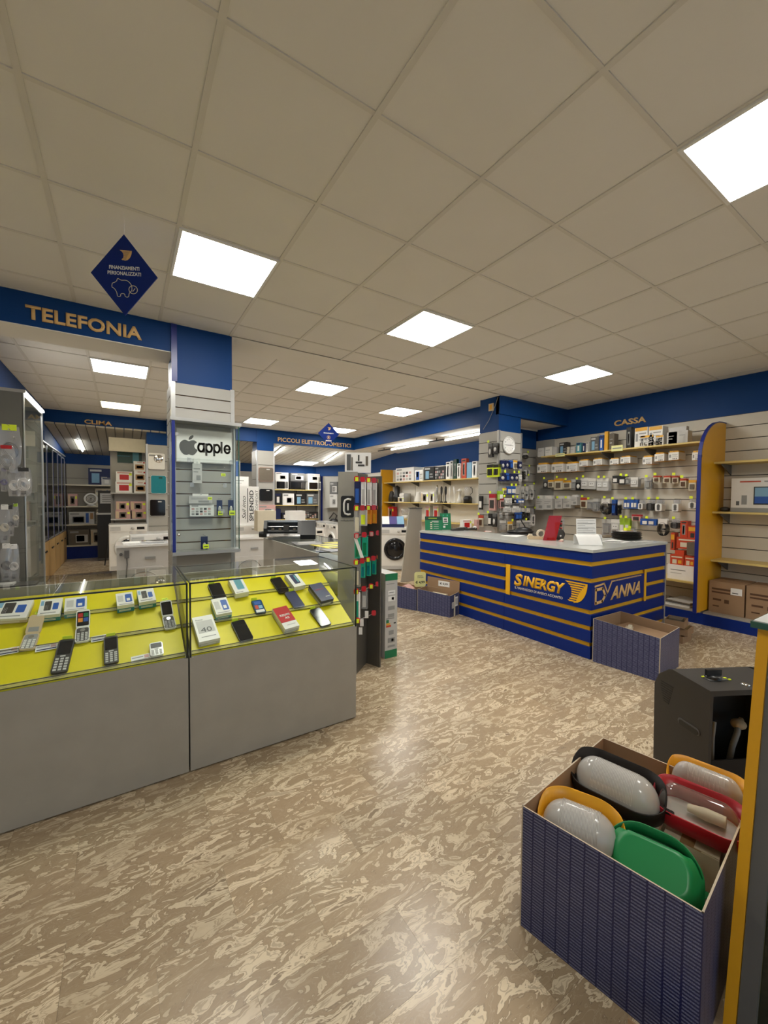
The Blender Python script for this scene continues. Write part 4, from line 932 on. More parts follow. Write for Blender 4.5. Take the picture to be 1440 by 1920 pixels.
# red tool packs in the lower right corner of the till wall
G = 'red packs stacked beside the yellow end panel'
shelf_items_x(5.78, .481, [
 ((0.814, 0.482, 0.297, 0.188), 'paper', 'plain', .30, 'long white box under the red boxes beside the yellow end panel', 'box', 'long_box'),
], G)
for (q, base, pr, lab, nm, xf, dz) in [
 ((0.865, 0.661, 0.157, 0.14), 'red_box', 'red', 'red box, left one on the long white box', 'red_box', 5.80, 0),
 ((0.723, 0.661, 0.115, 0.137), 'red_box', 'red', 'red box, right one on the long white box', 'red_box', 5.80, 0),
 ((0.852, 0.8, 0.108, 0.056), 'red_box', 'none', 'flat red box on the left red box', 'red_box', 5.84, 0),
 ((0.793, 0.876, 0.236, 0.153), 'red_box', 'red', 'wide red blister pack in the middle of the red stack', 'red_pack', 5.86, 0),
 ((0.958, 0.848, 0.05, 0.229), 'red_box', 'redw', 'narrow red and yellow pack at the left of the red stack', 'red_pack', 5.90, 0),
 ((0.842, 1.029, 0.084, 0.212), 'red_box', 'tall', 'tall red pack at the top left of the red stack', 'red_pack', 5.92, 0),
 ((0.744, 1.01, 0.111, 0.173), 'red_box', 'redw', 'red pack with yellow picture at the top right of the red stack', 'red_pack', 5.92, 0),
 ((0.713, 0.816, 0.092, 0.158), 'taupe', 'none', 'grey brown folded tool bag at the right of the red stack', 'red_pack', 5.80, 0)]:
    carton(nm, lab, 'box', G, xf+.06, q[0], q[1]+.0, -PI/2, q[2]-.004, .12 if 'blister' not in lab else .05, q[3], base, pr)
    if q[1] > .7:
        MB().tube([(xf+.05, q[0], q[1]+q[3]+.004), (XR-.02, q[0], q[1]+q[3]+.004)], .003, 'steel', 5).obj('hook', SW)
for k in range(5):
    b = MB(); b.box(-.17, .17, -.14, .14, 0, .011, ('paper', 'light_grey', 'dark_grey', 'taupe', 'light_grey')[k])
    tag(b.obj('catalogue', None, (5.84+.01*k, .82-.012*k, .157+.0125*k), (0, 0, .1-.07*k)), '%s in the pile of catalogues left of the yellow end panel' % ('lowest', 'second lowest', 'middle one', 'second highest', 'topmost')[k], 'magazine', 'catalogues on the base shelf')
tag(MB().box(-.16, .16, -.13, .13, 0, .05, 'bag_clear').obj('clear_bag', None, (5.83, 1.10, .157), (0, 0, .2)), 'clear plastic bag of papers left of the catalogue pile', 'bag')
# right bay
t = thing('screen_carton', 'white computer screen carton with a blue screen picture on the middle shelf', 'box', (6.02, .10, 1.379), -PI/2)
q = (0.205, 1.425, 0.34, 0.355)
w_ = .70; MB().box(-.27, .43, -.07, .07, 0, .405, 'white').obj('carton', t)
MB().box(-.27, .43, -.072, -.0705, 0, .05, 'mid_grey').obj('bottom_band', t)
MB().box(-.06, .34, -.0725, -.0705, .09, .30, 'black').box(-.05, .33, -.0732, -.0725, .105, .29, 'sky').box(-.05, .33, -.0738, -.0732, .105, .185, 'mid_blue').box(.10, .33, -.0742, -.0738, .11, .165, 'light_grey').obj('screen_picture', t)
MB().box(-.22, -.19, -.072, -.0705, .08, .13, 'dark_grey').box(-.17, -.12, -.072, -.0705, .09, .20, 'mid_grey').box(-.19, .0, -.072, -.0705, .355, .370, 'red_box').box(.03, .20, -.072, -.0705, .355, .370, 'mid_grey').obj('print', t)
tag(MB().ball(0, 0, .03, .06, .05, .03, 'charcoal', 12, 6).ball(.07, .01, .02, .04, .04, .02, 'charcoal', 10, 5).obj('cloth', None, (6.0, .44, 1.379)), 'small crumpled dark bag left of the white screen carton', 'bag')
for (y0, y1, l) in ((.150, .485, 'brown corrugated carton with a white label, left one on the base shelf'), (-.275, .135, 'brown corrugated carton at the right edge of the picture on the base shelf')):
    t = thing('cardboard_carton', l, 'box', (5.93, (y0+y1)/2, .157), -PI/2, 'brown cartons on the base shelf'); w_ = y1-y0
    MB().box(-w_/2, w_/2, -.20, .20, 0, .375, 'cardboard').obj('body', t)
    MB().box(-w_/2, w_/2, -.20, -.01, .376, .380, 'cardboard').obj('flap', t); MB().box(-w_/2, w_/2, .01, .20, .376, .380, 'cardboard').obj('flap', t)
    p = MB()
    for (a, c, e, g, m) in PR['card']: p.box(-w_/2+w_*a, -w_/2+w_*e, -.2015, -.2002, .375*c, .375*g, m)
    p.obj('print', t)
    if 'label' in l: MB().box(.04, .145, -.203, -.2005, .245, .325, 'paper').box(.055, .11, -.2036, -.203, .262, .272, 'charcoal').obj('label', t)

# ---------------------------------------------------------------- clock column goods
clk = thing('wall_clock', 'round white wall clock on the right column', 'clock', (4.652, 2.70, 2.335))
MB().lathe([(.0, 0), (.128, 0), (.135, -.012), (.130, -.030), (.118, -.032), (.114, -.018), (.0, -.018)], 'white_gloss', 0, 0, 0, 32, 'y').obj('case', clk)
MB().lathe([(.0, -.0185), (.113, -.0185)], 'paper', 0, 0, 0, 32, 'y').obj('dial', clk)
for k in range(1, 13):
    a = PI/2-k*PI/6; text(str(k), 'black', clk, (.090*math.cos(a), -.0190, .090*math.sin(a)), h=.020, ext=.0006, name='numeral')
for a, l, w_, nm in ((PI/2-(2.75)*PI/6-.02, .052, .007, 'hour_hand'), (PI/2-PI/2*.99, .082, .004, 'minute_hand')):
    g = MB(); c, s_ = math.cos(a), math.sin(a); g.prism([(-.012*c-s_*w_/2, -.012*s_+c*w_/2), (-.012*c+s_*w_/2, -.012*s_-c*w_/2), (l*c+s_*w_/3, l*s_-c*w_/3), (l*c-s_*w_/3, l*s_+c*w_/3)], -.022, -.0205, 'black', axis='y'); g.obj(nm, clk)
a0 = PI/2+PI/2*1.02
g = MB(); g.prism([(0, -.004), (0, .004), (-.075, .002), (-.075, -.004)], -.022, -.0205, 'black', axis='y'); g.obj('second_hand', clk)
MB().tube([(4.49, 2.66, 2.075), (4.95, 2.66, 2.075)], .004, 'wood', 5).obj('rail', colR)
hrow(colR, 'y', 2.62, .06, [(4.463, 1.964, 0.094, 0.126), (4.558, 1.976, 0.071, 0.119), (4.654, 1.973, 0.073, 0.128), (4.745, 1.977, 0.086, 0.13), (4.857, 1.99, 0.088, 0.107)], ['navyw','navyw','navy','orange','navyw'], '', 'top row under the clock', n=2, tags=None)
hrow(colR, 'y', 2.62, .06, [(4.463, 1.781, 0.129, 0.119), (4.575, 1.785, 0.071, 0.12), (4.671, 1.788, 0.097, 0.113), (4.776, 1.791, 0.087, 0.114), (4.87, 1.794, 0.075, 0.098)], ['navyw','navy','navyw','navyw','white'], '', 'second row under the clock', n=2)
hrow(colR, 'y', 2.62, .06, [(4.434, 1.503, 0.105, 0.127), (4.521, 1.592, 0.071, 0.087), (4.616, 1.585, 0.096, 0.121), (4.713, 1.586, 0.099, 0.122)], ['lime','orange','blue','blue'], '', 'third row under the clock', n=2)
hrow(colR, 'y', 2.62, .06, [(4.46, 1.376, 0.083, 0.159), (4.566, 1.432, 0.083, 0.096), (4.651, 1.432, 0.061, 0.097), (4.748, 1.448, 0.061, 0.081), (4.886, 1.456, 0.165, 0.058)], ['mag','white','white','bwhite','blue'], '', 'fourth row under the clock', n=2)
hrow(colR, 'y', 2.62, .06, [(4.577, 1.319, 0.167, 0.064), (4.772, 1.317, 0.198, 0.065), (4.442, 1.225, 0.058, 0.08), (4.567, 1.198, 0.072, 0.105), (4.837, 1.201, 0.176, 0.115)], ['greyc','greyc','grey','grey','navy'], '', 'fifth row under the clock', n=1, tags=None)
hrow(colR, 'y', 2.62, .06, [(4.97, 1.064, 0.335, 0.117), (4.487, 1.032, 0.141, 0.16), (4.649, 1.034, 0.109, 0.138)], ['grey','grey','orange'], '', 'lowest row under the clock', n=1, tags='tag_yellow')
# left flank of the clock column
hrow(colR, 'x', 4.36, .09, [(2.801, 2.146, 0.084, 0.208), (2.703, 2.193, 0.092, 0.15)], ['dark','dark'], '', 'top of clock column flank', n=3)
hrow(colR, 'x', 4.36, .09, [(2.8, 1.84, 0.116, 0.193), (2.68, 1.843, 0.102, 0.182)], ['yellow','yellow'], '', 'upper clock column flank', n=3, tags=None)
hrow(colR, 'x', 4.36, .09, [(2.748, 1.341, 0.115, 0.249), (2.978, 1.351, 0.067, 0.207)], ['mag','black'], '', 'lower clock column flank', n=2)
hrow(colR, 'x', 4.36, .09, [(2.784, 1.114, 0.073, 0.178), (2.7, 1.095, 0.072, 0.2), (2.973, 1.078, 0.089, 0.182)], ['black','dark','redp'], '', 'foot of clock column flank', n=2)
# alcove wall
AW = ab
hrow(AW, 'y', 3.20, .11, [(5.739, 2.229, 0.147, 0.103), (5.697, 1.858, 0.073, 0.226), (5.784, 1.927, 0.133, 0.162), (5.766, 1.841, 0.088, 0.085)], ['kcable','ksock','wsock','white'], '', 'top of the alcove wall', n=2)
hrow(AW, 'y', 3.20, .11, [(5.678, 1.545, 0.072, 0.198), (5.782, 1.498, 0.103, 0.248), (5.924, 1.499, 0.121, 0.279)], ['wcable','wcable','wcable'], '', 'middle of the alcove wall', n=3)
hrow(AW, 'y', 3.20, .11, [(5.697, 1.146, 0.117, 0.209), (5.824, 1.095, 0.135, 0.259), (5.968, 1.013, 0.122, 0.331)], ['kcable','kcable','wsock'], '', 'bottom of the alcove wall', n=2)

# ================================================================ ON THE CASH COUNTER
CT = 1.041
def leaflet_stand(label, x, y, rz, w_, h_, head, body, lines, tilt=.14):
    t = thing('leaflet_stand', label, 'sign', (x, y, CT), rz)
    g = MB(); g.box(-w_/2, w_/2, -.004, .0, 0, h_, body).box(-w_/2, w_/2, -.005, -.004, h_*.74, h_, head)
    g.obj('panel', t, (0, 0, .002), (-tilt, 0, 0))
    p = MB()
    for (a, c, e, k, m) in lines: p.box(-w_/2+w_*a, -w_/2+w_*e, -.0065, -.005, h_*c, h_*k, m)
    p.obj('print', t, (0, 0, .002), (-tilt, 0, 0)); g = MB().box(-w_*.1, w_*.1, h_*math.sin(tilt)*.6, h_*math.sin(tilt)*.6+.004, 0, h_*.6, body); g.obj('stand_leg', t)
    return t
leaflet_stand('green counter sign with pale bullet lines, left of the pair', 3.56, 3.13, -.45, .255, .205, 'green_dark', 'green', [(.40, .62, .80, .68, 'light_grey')]+[(.30, .10+.14*i, .42, .18+.14*i, 'cream') for i in range(4)]+[(.50, .12+.14*i, .80, .15+.14*i, 'light_grey') for i in range(4)]+[(.2, .84, .7, .90, 'lime')])
leaflet_stand('taller green counter sign with a payment terminal picture, right of the pair', 3.80, 3.13, -.30, .175, .250, 'green', 'green', [(.25, .42, .72, .74, 'paper'), (.33, .58, .62, .68, 'black'), (.30, .46, .65, .54, 'charcoal'), (.3, .30, .7, .34, 'paper'), (.25, .12, .45, .24, 'paper'), (.25, .82, .35, .92, 'mint'), (.62, .82, .74, .92, 'mint')])
def pos(label, x, y, rz, white):
    t = thing('card_terminal', label, 'payment terminal', (x, y, CT), rz)
    MB().prism([(-.09, 0), (.09, 0), (.09, .022), (.02, .030), (-.07, .048), (-.09, .035)], -.038, .038, 'charcoal', axis='x').obj('body', t)
    MB().prism([(.085, .0235), (.03, .0305), (.03, .032), (.085, .025)], -.030, .030, 'dark_grey', axis='x').obj('keypad', t)
    if white: MB().ball(0, -.065, .038, .040, .032, .028, 'white_gloss', 14, 8).obj('paper_roll_cover', t)
    else: MB().box(-.028, .028, -.055, .0, .046, .047, 'light_grey').obj('screen', t)
    return t
pos('black card terminal with grey screen beside the green signs', 3.86, 2.95, 1.3, False); pos('second black card terminal lying between the green sign and the white one', 3.99, 2.99, .9, False); pos('black card terminal with a white round end', 4.085, 2.90, 1.1, True)
MB_ = MB
carton('appliance_box', 'white and pink appliance box tilted behind the card terminals', 'box', None, 4.20, 3.12, CT, -.15, .17, .07, .145, 'paper', 'toast')
carton('appliance_box', 'narrow pink and white box standing right of the tilted appliance box', 'box', None, 4.335, 3.02, CT, -.1, .05, .06, .15, 'pink', 'plain')
tb = thing('monitor', 'black monitor seen edge on behind the green signs', 'monitor', (4.02, 3.36, CT), -1.1)
MB().prism([(-.03, .0), (.05, .0), (.01, .30), (-.05, .30)], -.015, .015, 'black', axis='y').obj('screen', tb, rot=(0, 0, 0)); MB().box(-.03, .03, 0, .02, 0, .06, 'black').box(-.08, .08, -.06, .06, 0, .008, 'black').obj('stand', tb)
# low pad of paper, flat things
t = flatsheet('notepad', 'small white and red notepad by the clock column on the counter', 'notepad', 4.16, 2.62, CT, .16, .10, .6, 'red', [(.05, .05, .8, .9, 'paper')])
flatsheet('paper_sheet', 'thin white paper in front of the black bag on the counter', 'paper', 3.92, 1.98, CT, .30, .21, .3, 'paper')
# black shoulder bag
t = thing('shoulder_bag', 'soft black bag slumped on a tray behind the counter edge', 'bag', (4.17, 2.08, CT), -.5)
MB().box(-.22, .20, -.11, .11, 0, .012, 'dark_grey').obj('tray', t)
MB().ball(.02, 0, .035, .18, .10, .035, 'black', 16, 8).ball(.06, .01, .06, .12, .07, .035, 'black', 16, 8).ball(-.08, -.01, .035, .10, .07, .028, 'black', 14, 8).obj('body', t)
MB().tube([(.05+.03*math.cos(a*.5), .0, .08+.02*a) for a in range(7)], .008, 'black').obj('strap', t)
# tape dispenser
t = thing('tape_dispenser', 'beige parcel tape dispenser with a roll of tape', 'tape dispenser', (3.80, 1.535, CT), -.75)
MB().prism([(-.10, 0), (.09, 0), (.09, .02), (.03, .035), (-.02, .03), (-.09, .05), (-.11, .03)], -.035, .035, 'beige', axis='y').obj('base', t)
MB().ring([(.052*math.cos(k*PI/12), .055+.052*math.sin(k*PI/12)) for k in range(24)], [(.034*math.cos(k*PI/12), .055+.034*math.sin(k*PI/12)) for k in range(24)], -.022, .022, 'cream', axis='y', smooth=False).obj('tape_roll', t, (.045, 0, .01))
MB().prism([(-.11, .0), (-.05, .0), (-.055, .06), (-.09, .065)], -.02, .02, 'cream', axis='y').obj('cutter', t)
# red acrylic stand
t = thing('acrylic_sign', 'leaning translucent red acrylic sign on the counter', 'sign', (3.815, 1.365, CT), -.62)
MB().prism([(-.085, 0), (.060, 0), (.135, .285), (-.010, .285)], -.003, .003, 'acrylic_red', axis='y').obj('panel', t, rot=(-.12, 0, 0))
MB().prism([(-.07, .0), (.05, .0), (.09, .10), (-.03, .10)], .03, .034, 'acrylic_red', axis='y').obj('back_panel', t)
t = thing('tape_gun', 'dark round hand scanner cradle behind the red acrylic sign', 'scanner', (3.96, 1.36, CT), -.6)
MB().lathe([(.0, -.03), (.06, -.03), (.066, -.01), (.066, .01), (.06, .03), (0, .03)], 'charcoal', 0, 0, .066, 20, 'y').obj('body', t); MB().prism([(.0, -.012), (.012, 0), (0, .012), (-.012, 0)], -.032, -.030, 'paper', axis='y').obj('badge', t, (.01, 0, .05))
# column of stacked discs in a clear tube
t = thing('battery_dispenser', 'slim clear stand with small red and black items', 'dispenser', (4.10, 1.42, CT), -.6)
MB().box(-.032, -.024, -.02, .02, 0, .24, 'charcoal').box(-.034, .026, -.022, .022, 0, .006, 'blister').obj('back', t); MB().box(.022, .026, -.02, .02, 0, .24, 'blister').obj('clear_post', t)
for k in range(8): MB().ball(0, 0, 0, .018, .016, .012, ('crimson', 'charcoal')[k % 2], 8, 5).obj('item', t, (-.006, 0, .02+.027*k))
tag(MB().box(-.04, .04, -.02, .02, 0, .012, 'pink').ball(.03, 0, .014, .02, .02, .012, 'cream', 8, 5).obj('crumpled_receipt', None, (3.82, 1.235, CT), (0, 0, .4)), 'crumpled pinkish receipt at the foot of the red sign', 'paper')
# receipt printer with standing form
t = thing('document_holder', 'pale grey document holder with a printed form standing in it', 'document holder', (3.93, .93, CT), -.70)
MB().prism([(.0, 0), (.21, 0), (.20, .05), (.15, .095), (.02, .095), (.0, .06)], -.11, .09, 'light_grey', axis='x').obj('body', t, rot=(0, 0, 0))
t2 = thing('printed_form', 'printed white form standing upright in the holder', 'paper', (3.86, .965, CT+.0), -.60)
f = MB(); f.box(-.105, .105, -.001, .001, .0, .265, 'paper'); f.obj('sheet', t2, rot=(-.10, 0, 0))
p = MB()
for i in range(9): p.box(-.09, (.088, .02, .07, -.01)[i % 4], -.0016, -.001, .245-.018*i, .2485-.018*i, 'mid_grey')
for z in (.215, .16, .118): p.box(-.096, .096, -.0018, -.001, z, z+.0025, 'charcoal')
p.obj('print', t2, rot=(-.10, 0, 0))
# flopped page in front
t3 = thing('curled_page', 'white page curling over in front of the printed form', 'paper', (3.80, .925, CT), -.60)
g = MB(); N = 12; vs = []; fs = []
prof = [(-.115, .002), (-.10, .020), (-.08, .045), (-.055, .070), (-.03, .086), (-.01, .092), (.008, .088), (.018, .07), (.020, .045), (.018, .02), (.016, .004)]
for (y, z) in prof: vs += [(-.135, y*1.0, z*1.15), (.105, y*1.0, z*1.15)]
for i in range(len(prof)-1): fs.append((2*i, 2*i+1, 2*i+3, 2*i+2))
g.add(vs, fs, 'paper', True); g.obj('sheet', t3)
# flat catalogues and plates
flatsheet('catalogue', 'open white catalogue lying on the right end of the counter', 'magazine', 4.42, .93, CT, .34, .22, .1, 'paper', [(.05, .1, .3, .9, 'dark_grey'), (.36, .1, .6, .8, 'light_grey')])
flatsheet('catalogue', 'grey leaflet under the open catalogue near the counter end', 'magazine', 4.66, .83, CT, .28, .20, -.2, 'light_grey')
b0 = MB().lathe([(0, 0), (.10, 0), (.155, .010), (.158, .013), (.15, .013), (.10, .006), (0, .005)], 'charcoal', 0, 0, 0, 28)
pm = b0.mesh('black_plate')
for k in range(7):
    o = link('black_plate', pm, None, (4.735+.004*math.sin(k*2.), .985+.003*math.cos(k*3), CT+.004+.0132*k)); tag(o, 'black plate, %s of the stack on the counter end, below the topmost' % ORD[k] if k < 6 else 'topmost black plate of the stack on the counter end, with labels on it', 'plate', 'stack of black plates on the counter')
tag(MB().box(-.10, .09, -.05, .05, 0, .004, 'paper').box(-.03, .05, -.05, .03, .004, .010, 'wood').box(-.02, .03, -.02, .03, .010, .04, 'tag_yellow').obj('label_cards', None, (4.73, .98, CT+.099), (0, 0, -.5)), 'white label cards with a yellow tag lying on the black plates', 'card')
# light strip of shelf tags on the left end of the counter
t = thing('tag_strip', 'strip of small cream cards at the left end of the counter', 'card holder', (3.383, 3.236, .83), 0)
for k in range(5): MB().box(-.004, .03, 0, .002, .036*k, .036*k+.032, 'cream').obj('card', t)

# ================================================================ PHONE BAY, LEFT
cab = thing('glass_cabinet', 'tall grey display cabinet with glass front and lit top at the left edge', 'cabinet', (-1.43, 3.60, 0))
W, D, H = .36, 1.06, 2.47
MB().box(0, W, 0, .02, 0.02, H, 'cabinet_grey').obj('side_panel', cab); MB().box(0, W, D-.02, D, 0.02, H, 'slat_grey').obj('side_panel', cab); MB().box(0, .015, .02, D-.02, .02, H, 'slat_grey').obj('back_panel', cab)
MB().box(.015, W, .02, D-.02, .02, .10, 'slat_grey').box(0, W+.02, 0, D, H, H+.03, 'slat_grey').obj('carcass', cab)
MB().box(W-.006, W, .035, D-.035, .10, H, 'glass').obj('glass_front', cab)
f = MB(); f.ring([(.0, .10), (D, .10), (D, H), (0, H)], [(.03, .13), (D-.03, .13), (D-.03, H-.03), (.03, H-.03)], W-.004, W+.008, 'alu', axis='x'); f.obj('door_frame', cab)
MB().box(W+.01, W+.026, .02, D-.02, H-.004, H+.012, 'tube_light').obj('top_lamp', cab)
for z in (.55, .98, 1.42, 1.86, 2.2): MB().box(.015, W-.01, .02, D-.02, z, z+.006, 'glass').obj('glass_shelf', cab)
for z in (1.25, 1.30, 1.0, .96): MB().box(-.0, W, -.003, 0, z, z+.003, 'groove_dark').obj('side_joint', cab)
G = 'white boxes inside the tall glass cabinet'
for k, (y, z, w_, h_, b_) in enumerate(((.70, 1.867, .18, .19, 'cream'), (.72, 1.427, .15, .36, 'light_grey'), (.70, .987, .16, .36, 'mid_grey'), (.66, .557, .20, .36, 'light_grey'), (.38, .557, .16, .3, 'mid_grey'))):
    carton('boxed_accessory', '%s box inside the tall glass cabinet, on %s glass shelf' % (('cream', 'pale grey upright', 'grey', 'pale grey tall', 'small grey')[k], ('the fourth', 'the third', 'the second', 'the lowest', 'the left of the lowest')[k]), 'box', G, -1.28, 3.60+y, z, PI/2, w_, .10, h_, b_, 'plain')
# hooks and bags on the near flank of the cabinet
def bagpack(label, q, y, fill, fm, rz=0, dep=.05, white=False):
    xc, z0, w_, h_ = q; z0 -= h_*.1; w_ *= 1.35; h_ *= 1.12; t = thing('bagged_cable', label, 'cable', (xc, y, z0), rz, 'bagged cables on the left cabinet')
    g = MB(); N = 7; vs = []; fs = []
    for s_ in (-1, 1):
        for i in range(N+1):
            for j in range(5):
                u = j/4-.5; v = i/N; bul = (1-(2*u)**2)*(math.sin(PI*min(1, v*1.1)))*dep/2
                vs.append((w_*u*(.8+.2*math.sin(v*PI)), s_*bul+.004*math.sin(i*2.3+j), h_*v))
    M_ = (N+1)*5
    for s_ in (0, 1):
        for i in range(N):
            for j in range(4):
                a = s_*M_+i*5+j; fs.append((a, a+1, a+6, a+5))
    g.add(vs, fs, 'bag_clear', True); g.obj('bag', t)
    g = MB()
    for k in range(4):
        rx = w_*(.36-.05*k); g.tube([(rx*math.cos(s*PI/8+.2*k), -.006+.005*k, h_*.42+min(h_*.34, rx*1.3)*math.sin(s*PI/8)) for s in range(16)], .0045, fm, 5, closed=True)
    g.box(-w_*.14, w_*.14, -.010, .014, h_*.08, h_*.2, 'dark_grey'); g.obj('coil', t)
    MB().box(-w_*.3, w_*.3, -.004, .004, h_*.9, h_*1.04, fill).obj('header_card', t); return t
for k, (q, l, fill, fm, dy) in enumerate((
  ((-1.137, 1.775, 0.12, 0.342), 'clear bag with black coiled cable and a yellow tag, uppermost on the left cabinet flank', 'tag_yellow', 'charcoal', 0),
  ((-1.142, 1.734, 0.09, 0.196), 'clear bag with grey cable behind the uppermost bag on the left cabinet flank', 'red', 'mid_grey', .10),
  ((-1.179, 1.556, 0.038, 0.18), 'narrow violet pack at the left edge under the uppermost bags', 'violet', 'violet', 0),
  ((-1.111, 1.518, 0.071, 0.209), 'clear bag with white coiled cable in the middle of the left flank', 'bag_clear', 'white', 0),
  ((-1.047, 1.52, 0.089, 0.225), 'clear bag with black and white plug, right one in the middle of the left flank', 'charcoal', 'white', 0),
  ((-1.18, 1.109, 0.056, 0.295), 'white packed adapter hanging low at the left edge of the picture', 'white', 'cream', 0),
  ((-1.139, 1.161, 0.032, 0.242), 'thin black packed cable hanging low on the left flank', 'charcoal', 'black', 0),
  ((-1.106, 1.235, 0.033, 0.186), 'pale green tagged pack hanging low on the left flank', 'lime', 'cream', 0),
  ((-1.175, 0.77, 0.063, 0.285), 'bag of black cable at the lower left, just above the showcase', 'white', 'black', 0),
  ((-1.125, 0.755, 0.057, 0.291), 'bag of white cable at the lower left, just above the showcase', 'paper', 'white', 0))):
    bagpack(l, q, 3.42-dy, fill, fm)
    MB().tube([(q[0]+1.43, -.26, q[1]+q[3]+.01), (q[0]+1.43, 0, q[1]+q[3]+.01)], .003, 'steel', 5).obj('hook', cab)
for (x, z) in ((.20, 2.18), (.30, 2.09), (.33, 2.02), (.12, 2.16)): MB().tube([(x, -.25, z), (x, 0, z+.005)], .003, 'steel', 5).ball(x, -.25, z, .006, .006, .006, 'steel', 6, 4).obj('hook', cab)
o = tag(MB().box(-.3, .25, -.1, .1, 0, .02, 'charcoal').box(-.1, .1, -.08, .05, .02, .035, 'light_grey').obj('loose_parts', None, (-1.2, 3.30, .70)), 'dark tray with loose cables at the foot of the left cabinet flank', 'tray')
tag(MB().box(-.28, .28, -.12, .12, 0, .70, 'cabinet_grey').obj('low_cabinet', None, (-1.20, 3.30, 0)), 'low grey cabinet under the hanging bags at the left edge', 'cabinet')

# row of blue glass cupboards with yellow drawers
ys = [7.20, 8.00, 8.75, 9.45, 10.08, 10.64]
for i in range(5):
    y0, y1 = ys[i]+.004, ys[i+1]-.004; L = y1-y0; zt = 2.46-.085*(y0-7.6)/3.4*1.0
    t = thing('glass_cupboard', '%s dark glass cupboard over a yellow drawer, along the left wall' % ('nearest', 'second nearest', 'middle', 'second farthest', 'farthest')[i], 'cupboard', (-1.455, y0, 0), group='blue cupboards with yellow drawers')
    MB().box(-.006, .004, 0, L, .70, zt, 'navy').box(.004, .02, 0, .03, .70, zt, 'blue_profile').box(.004, .02, L-.03, L, .70, zt, 'blue_profile').obj('body', t)
    MB().ring([(.03, .70), (L-.03, .70), (L-.03, zt), (.03, zt)], [(.055, .73), (L-.055, .73), (L-.055, zt-.03), (.055, zt-.03)], .006, .018, 'alu', axis='x').obj('door_frame', t)
    MB().box(.010, .014, .055, L-.055, .73, zt-.03, 'glass_dark').obj('glass_door', t)
    MB().box(-.006, .012, .02, L-.02, 1.60, 1.62, 'dark_grey').obj('shelf', t)
    d = MB().box(0, .03, .004, L-.022, .01, .685, 'drawer_wood').obj('drawer', t)
    MB().box(.03, .045, L*.35, L*.62, .52, .545, 'black').obj('handle', d)
    MB().box(-.004, .002, 0, L, 0, .70, 'groove_dark').obj('plinth', t)
tag(MB().box(0, .03, 7.23, 10.62, -.012, .012, 'alu').obj('cornice', None, (-1.445, 0, 2.44), (0, 0, 0)), 'pale metal rail along the tops of the blue cupboards', 'rail')

# shelves on the back wall of the air conditioning corner
bs = thing('back_shelving', 'grey back wall shelving with boxed heaters and a blue plinth', 'shelving', (-1.43, 10.66, 0))
for z in (1.79, 1.27, .83, .325): MB().box(0, 1.6, 0, .36, z-.02, z, 'slat_grey').box(0, 1.6, -.004, 0, z-.03, z+.002, 'cream').obj('shelf', bs)
MB().box(0, 1.6, .02, .36, 0, .29, 'blue_board').obj('plinth', bs)
G = 'boxes on the air conditioning corner shelves'
def back(q, zs, base, pr, lab, nm='appliance_box', yf=10.70, d=.20):
    carton(nm, lab, 'box', G, q[0], yf+d/2, zs, 0, q[2]-.006, d, max(.03, q[3]+q[1]-zs), base, pr)
back((-0.778, 1.794, 0.454, 0.409), 1.792, 'navy', 'dark', 'dark blue box with a white air conditioner picture', yf=10.82)
back((-0.627, 1.822, 0.219, 0.146), 1.792, 'light_grey', 'led', 'grey box with a black emblem beside the dark blue one')
back((-0.696, 1.292, 0.347, 0.41), 1.272, 'cream', 'heat', 'beige open carton on the middle shelf of the air conditioning corner', yf=10.82)
back((-1.305, 1.318, 0.183, 0.243), 1.272, 'pink', 'food', 'white and orange box at the left end of the middle shelf')
back((-1.135, 0.84, 0.497, 0.285), .832, 'light_grey', 'heat', 'long white box with a wide heater picture')
back((-0.789, 0.831, 0.107, 0.343), .832, 'cream', 'tall', 'narrow cream box right of the long heater box')
back((-1.193, 0.338, 0.412, 0.362), .327, 'taupe', 'micro', 'brown dark box on the lowest shelf of the air conditioning corner')
back((-0.854, 0.319, 0.224, 0.369), .327, 'cream', 'food', 'cream box with a brown picture on the lowest shelf')
fan = thing('heater_fan', 'round white ring fan heater on the middle shelf, left of the beige carton', 'fan', (*(-0.949, 1.278)[:1], 10.73, 1.276))
MB().ring([(.14*math.cos(k*PI/12), .17+.14*math.sin(k*PI/12)) for k in range(24)], [(.105*math.cos(k*PI/12), .17+.105*math.sin(k*PI/12)) for k in range(24)], -.05, .05, 'white', axis='y').obj('ring', fan)
g = MB()
for r in (.08, .055, .03): g.tube([(r*math.cos(k*PI/8), -.03, .17+r*math.sin(k*PI/8)) for k in range(16)], .006, 'white', 5, closed=True)
g.obj('grille', fan); MB().lathe([(0, 0), (.10, 0), (.07, .03), (0, .03)], 'white', 0, 0, 0, 16).obj('foot', fan)
# tall black stove / dark cabinet left of the washer
t = thing('dark_stove', 'tall narrow dark stove with a grey price list, in front of the back shelves', 'stove', (-.58, 10.0, 0))
MB().box(-.22, .25, 0, .5, .06, 1.08, 'black').obj('body', t); MB().box(-.20, .22, .05, .45, 1.30, 1.34, 'light_grey').box(-.24, .28, 0, .05, 1.08, 1.12, 'light_grey').obj('top', t); MB().box(-.2, .22, .02, .03, 1.12, 1.64, 'charcoal').box(-.16, .2, .015, .02, 1.34, 1.58, 'light_grey').obj('price_panel', t)
g = MB()
for k in range(4): g.box(-.12, .18, .012, .015, 1.38+.045*k, 1.392+.045*k, 'charcoal')
g.obj('print', t); MB().box(-.23, .26, .02, .04, .02, .06, 'dark_grey').obj('foot', t)
t = thing('easel_leg', 'black slanted stand leg beside the first washing machine', 'stand', (-.62, 9.2, 0)); MB().tube([(-.02, 0, 0), (.05, .1, .62)], .014, 'black').obj('pole', t)

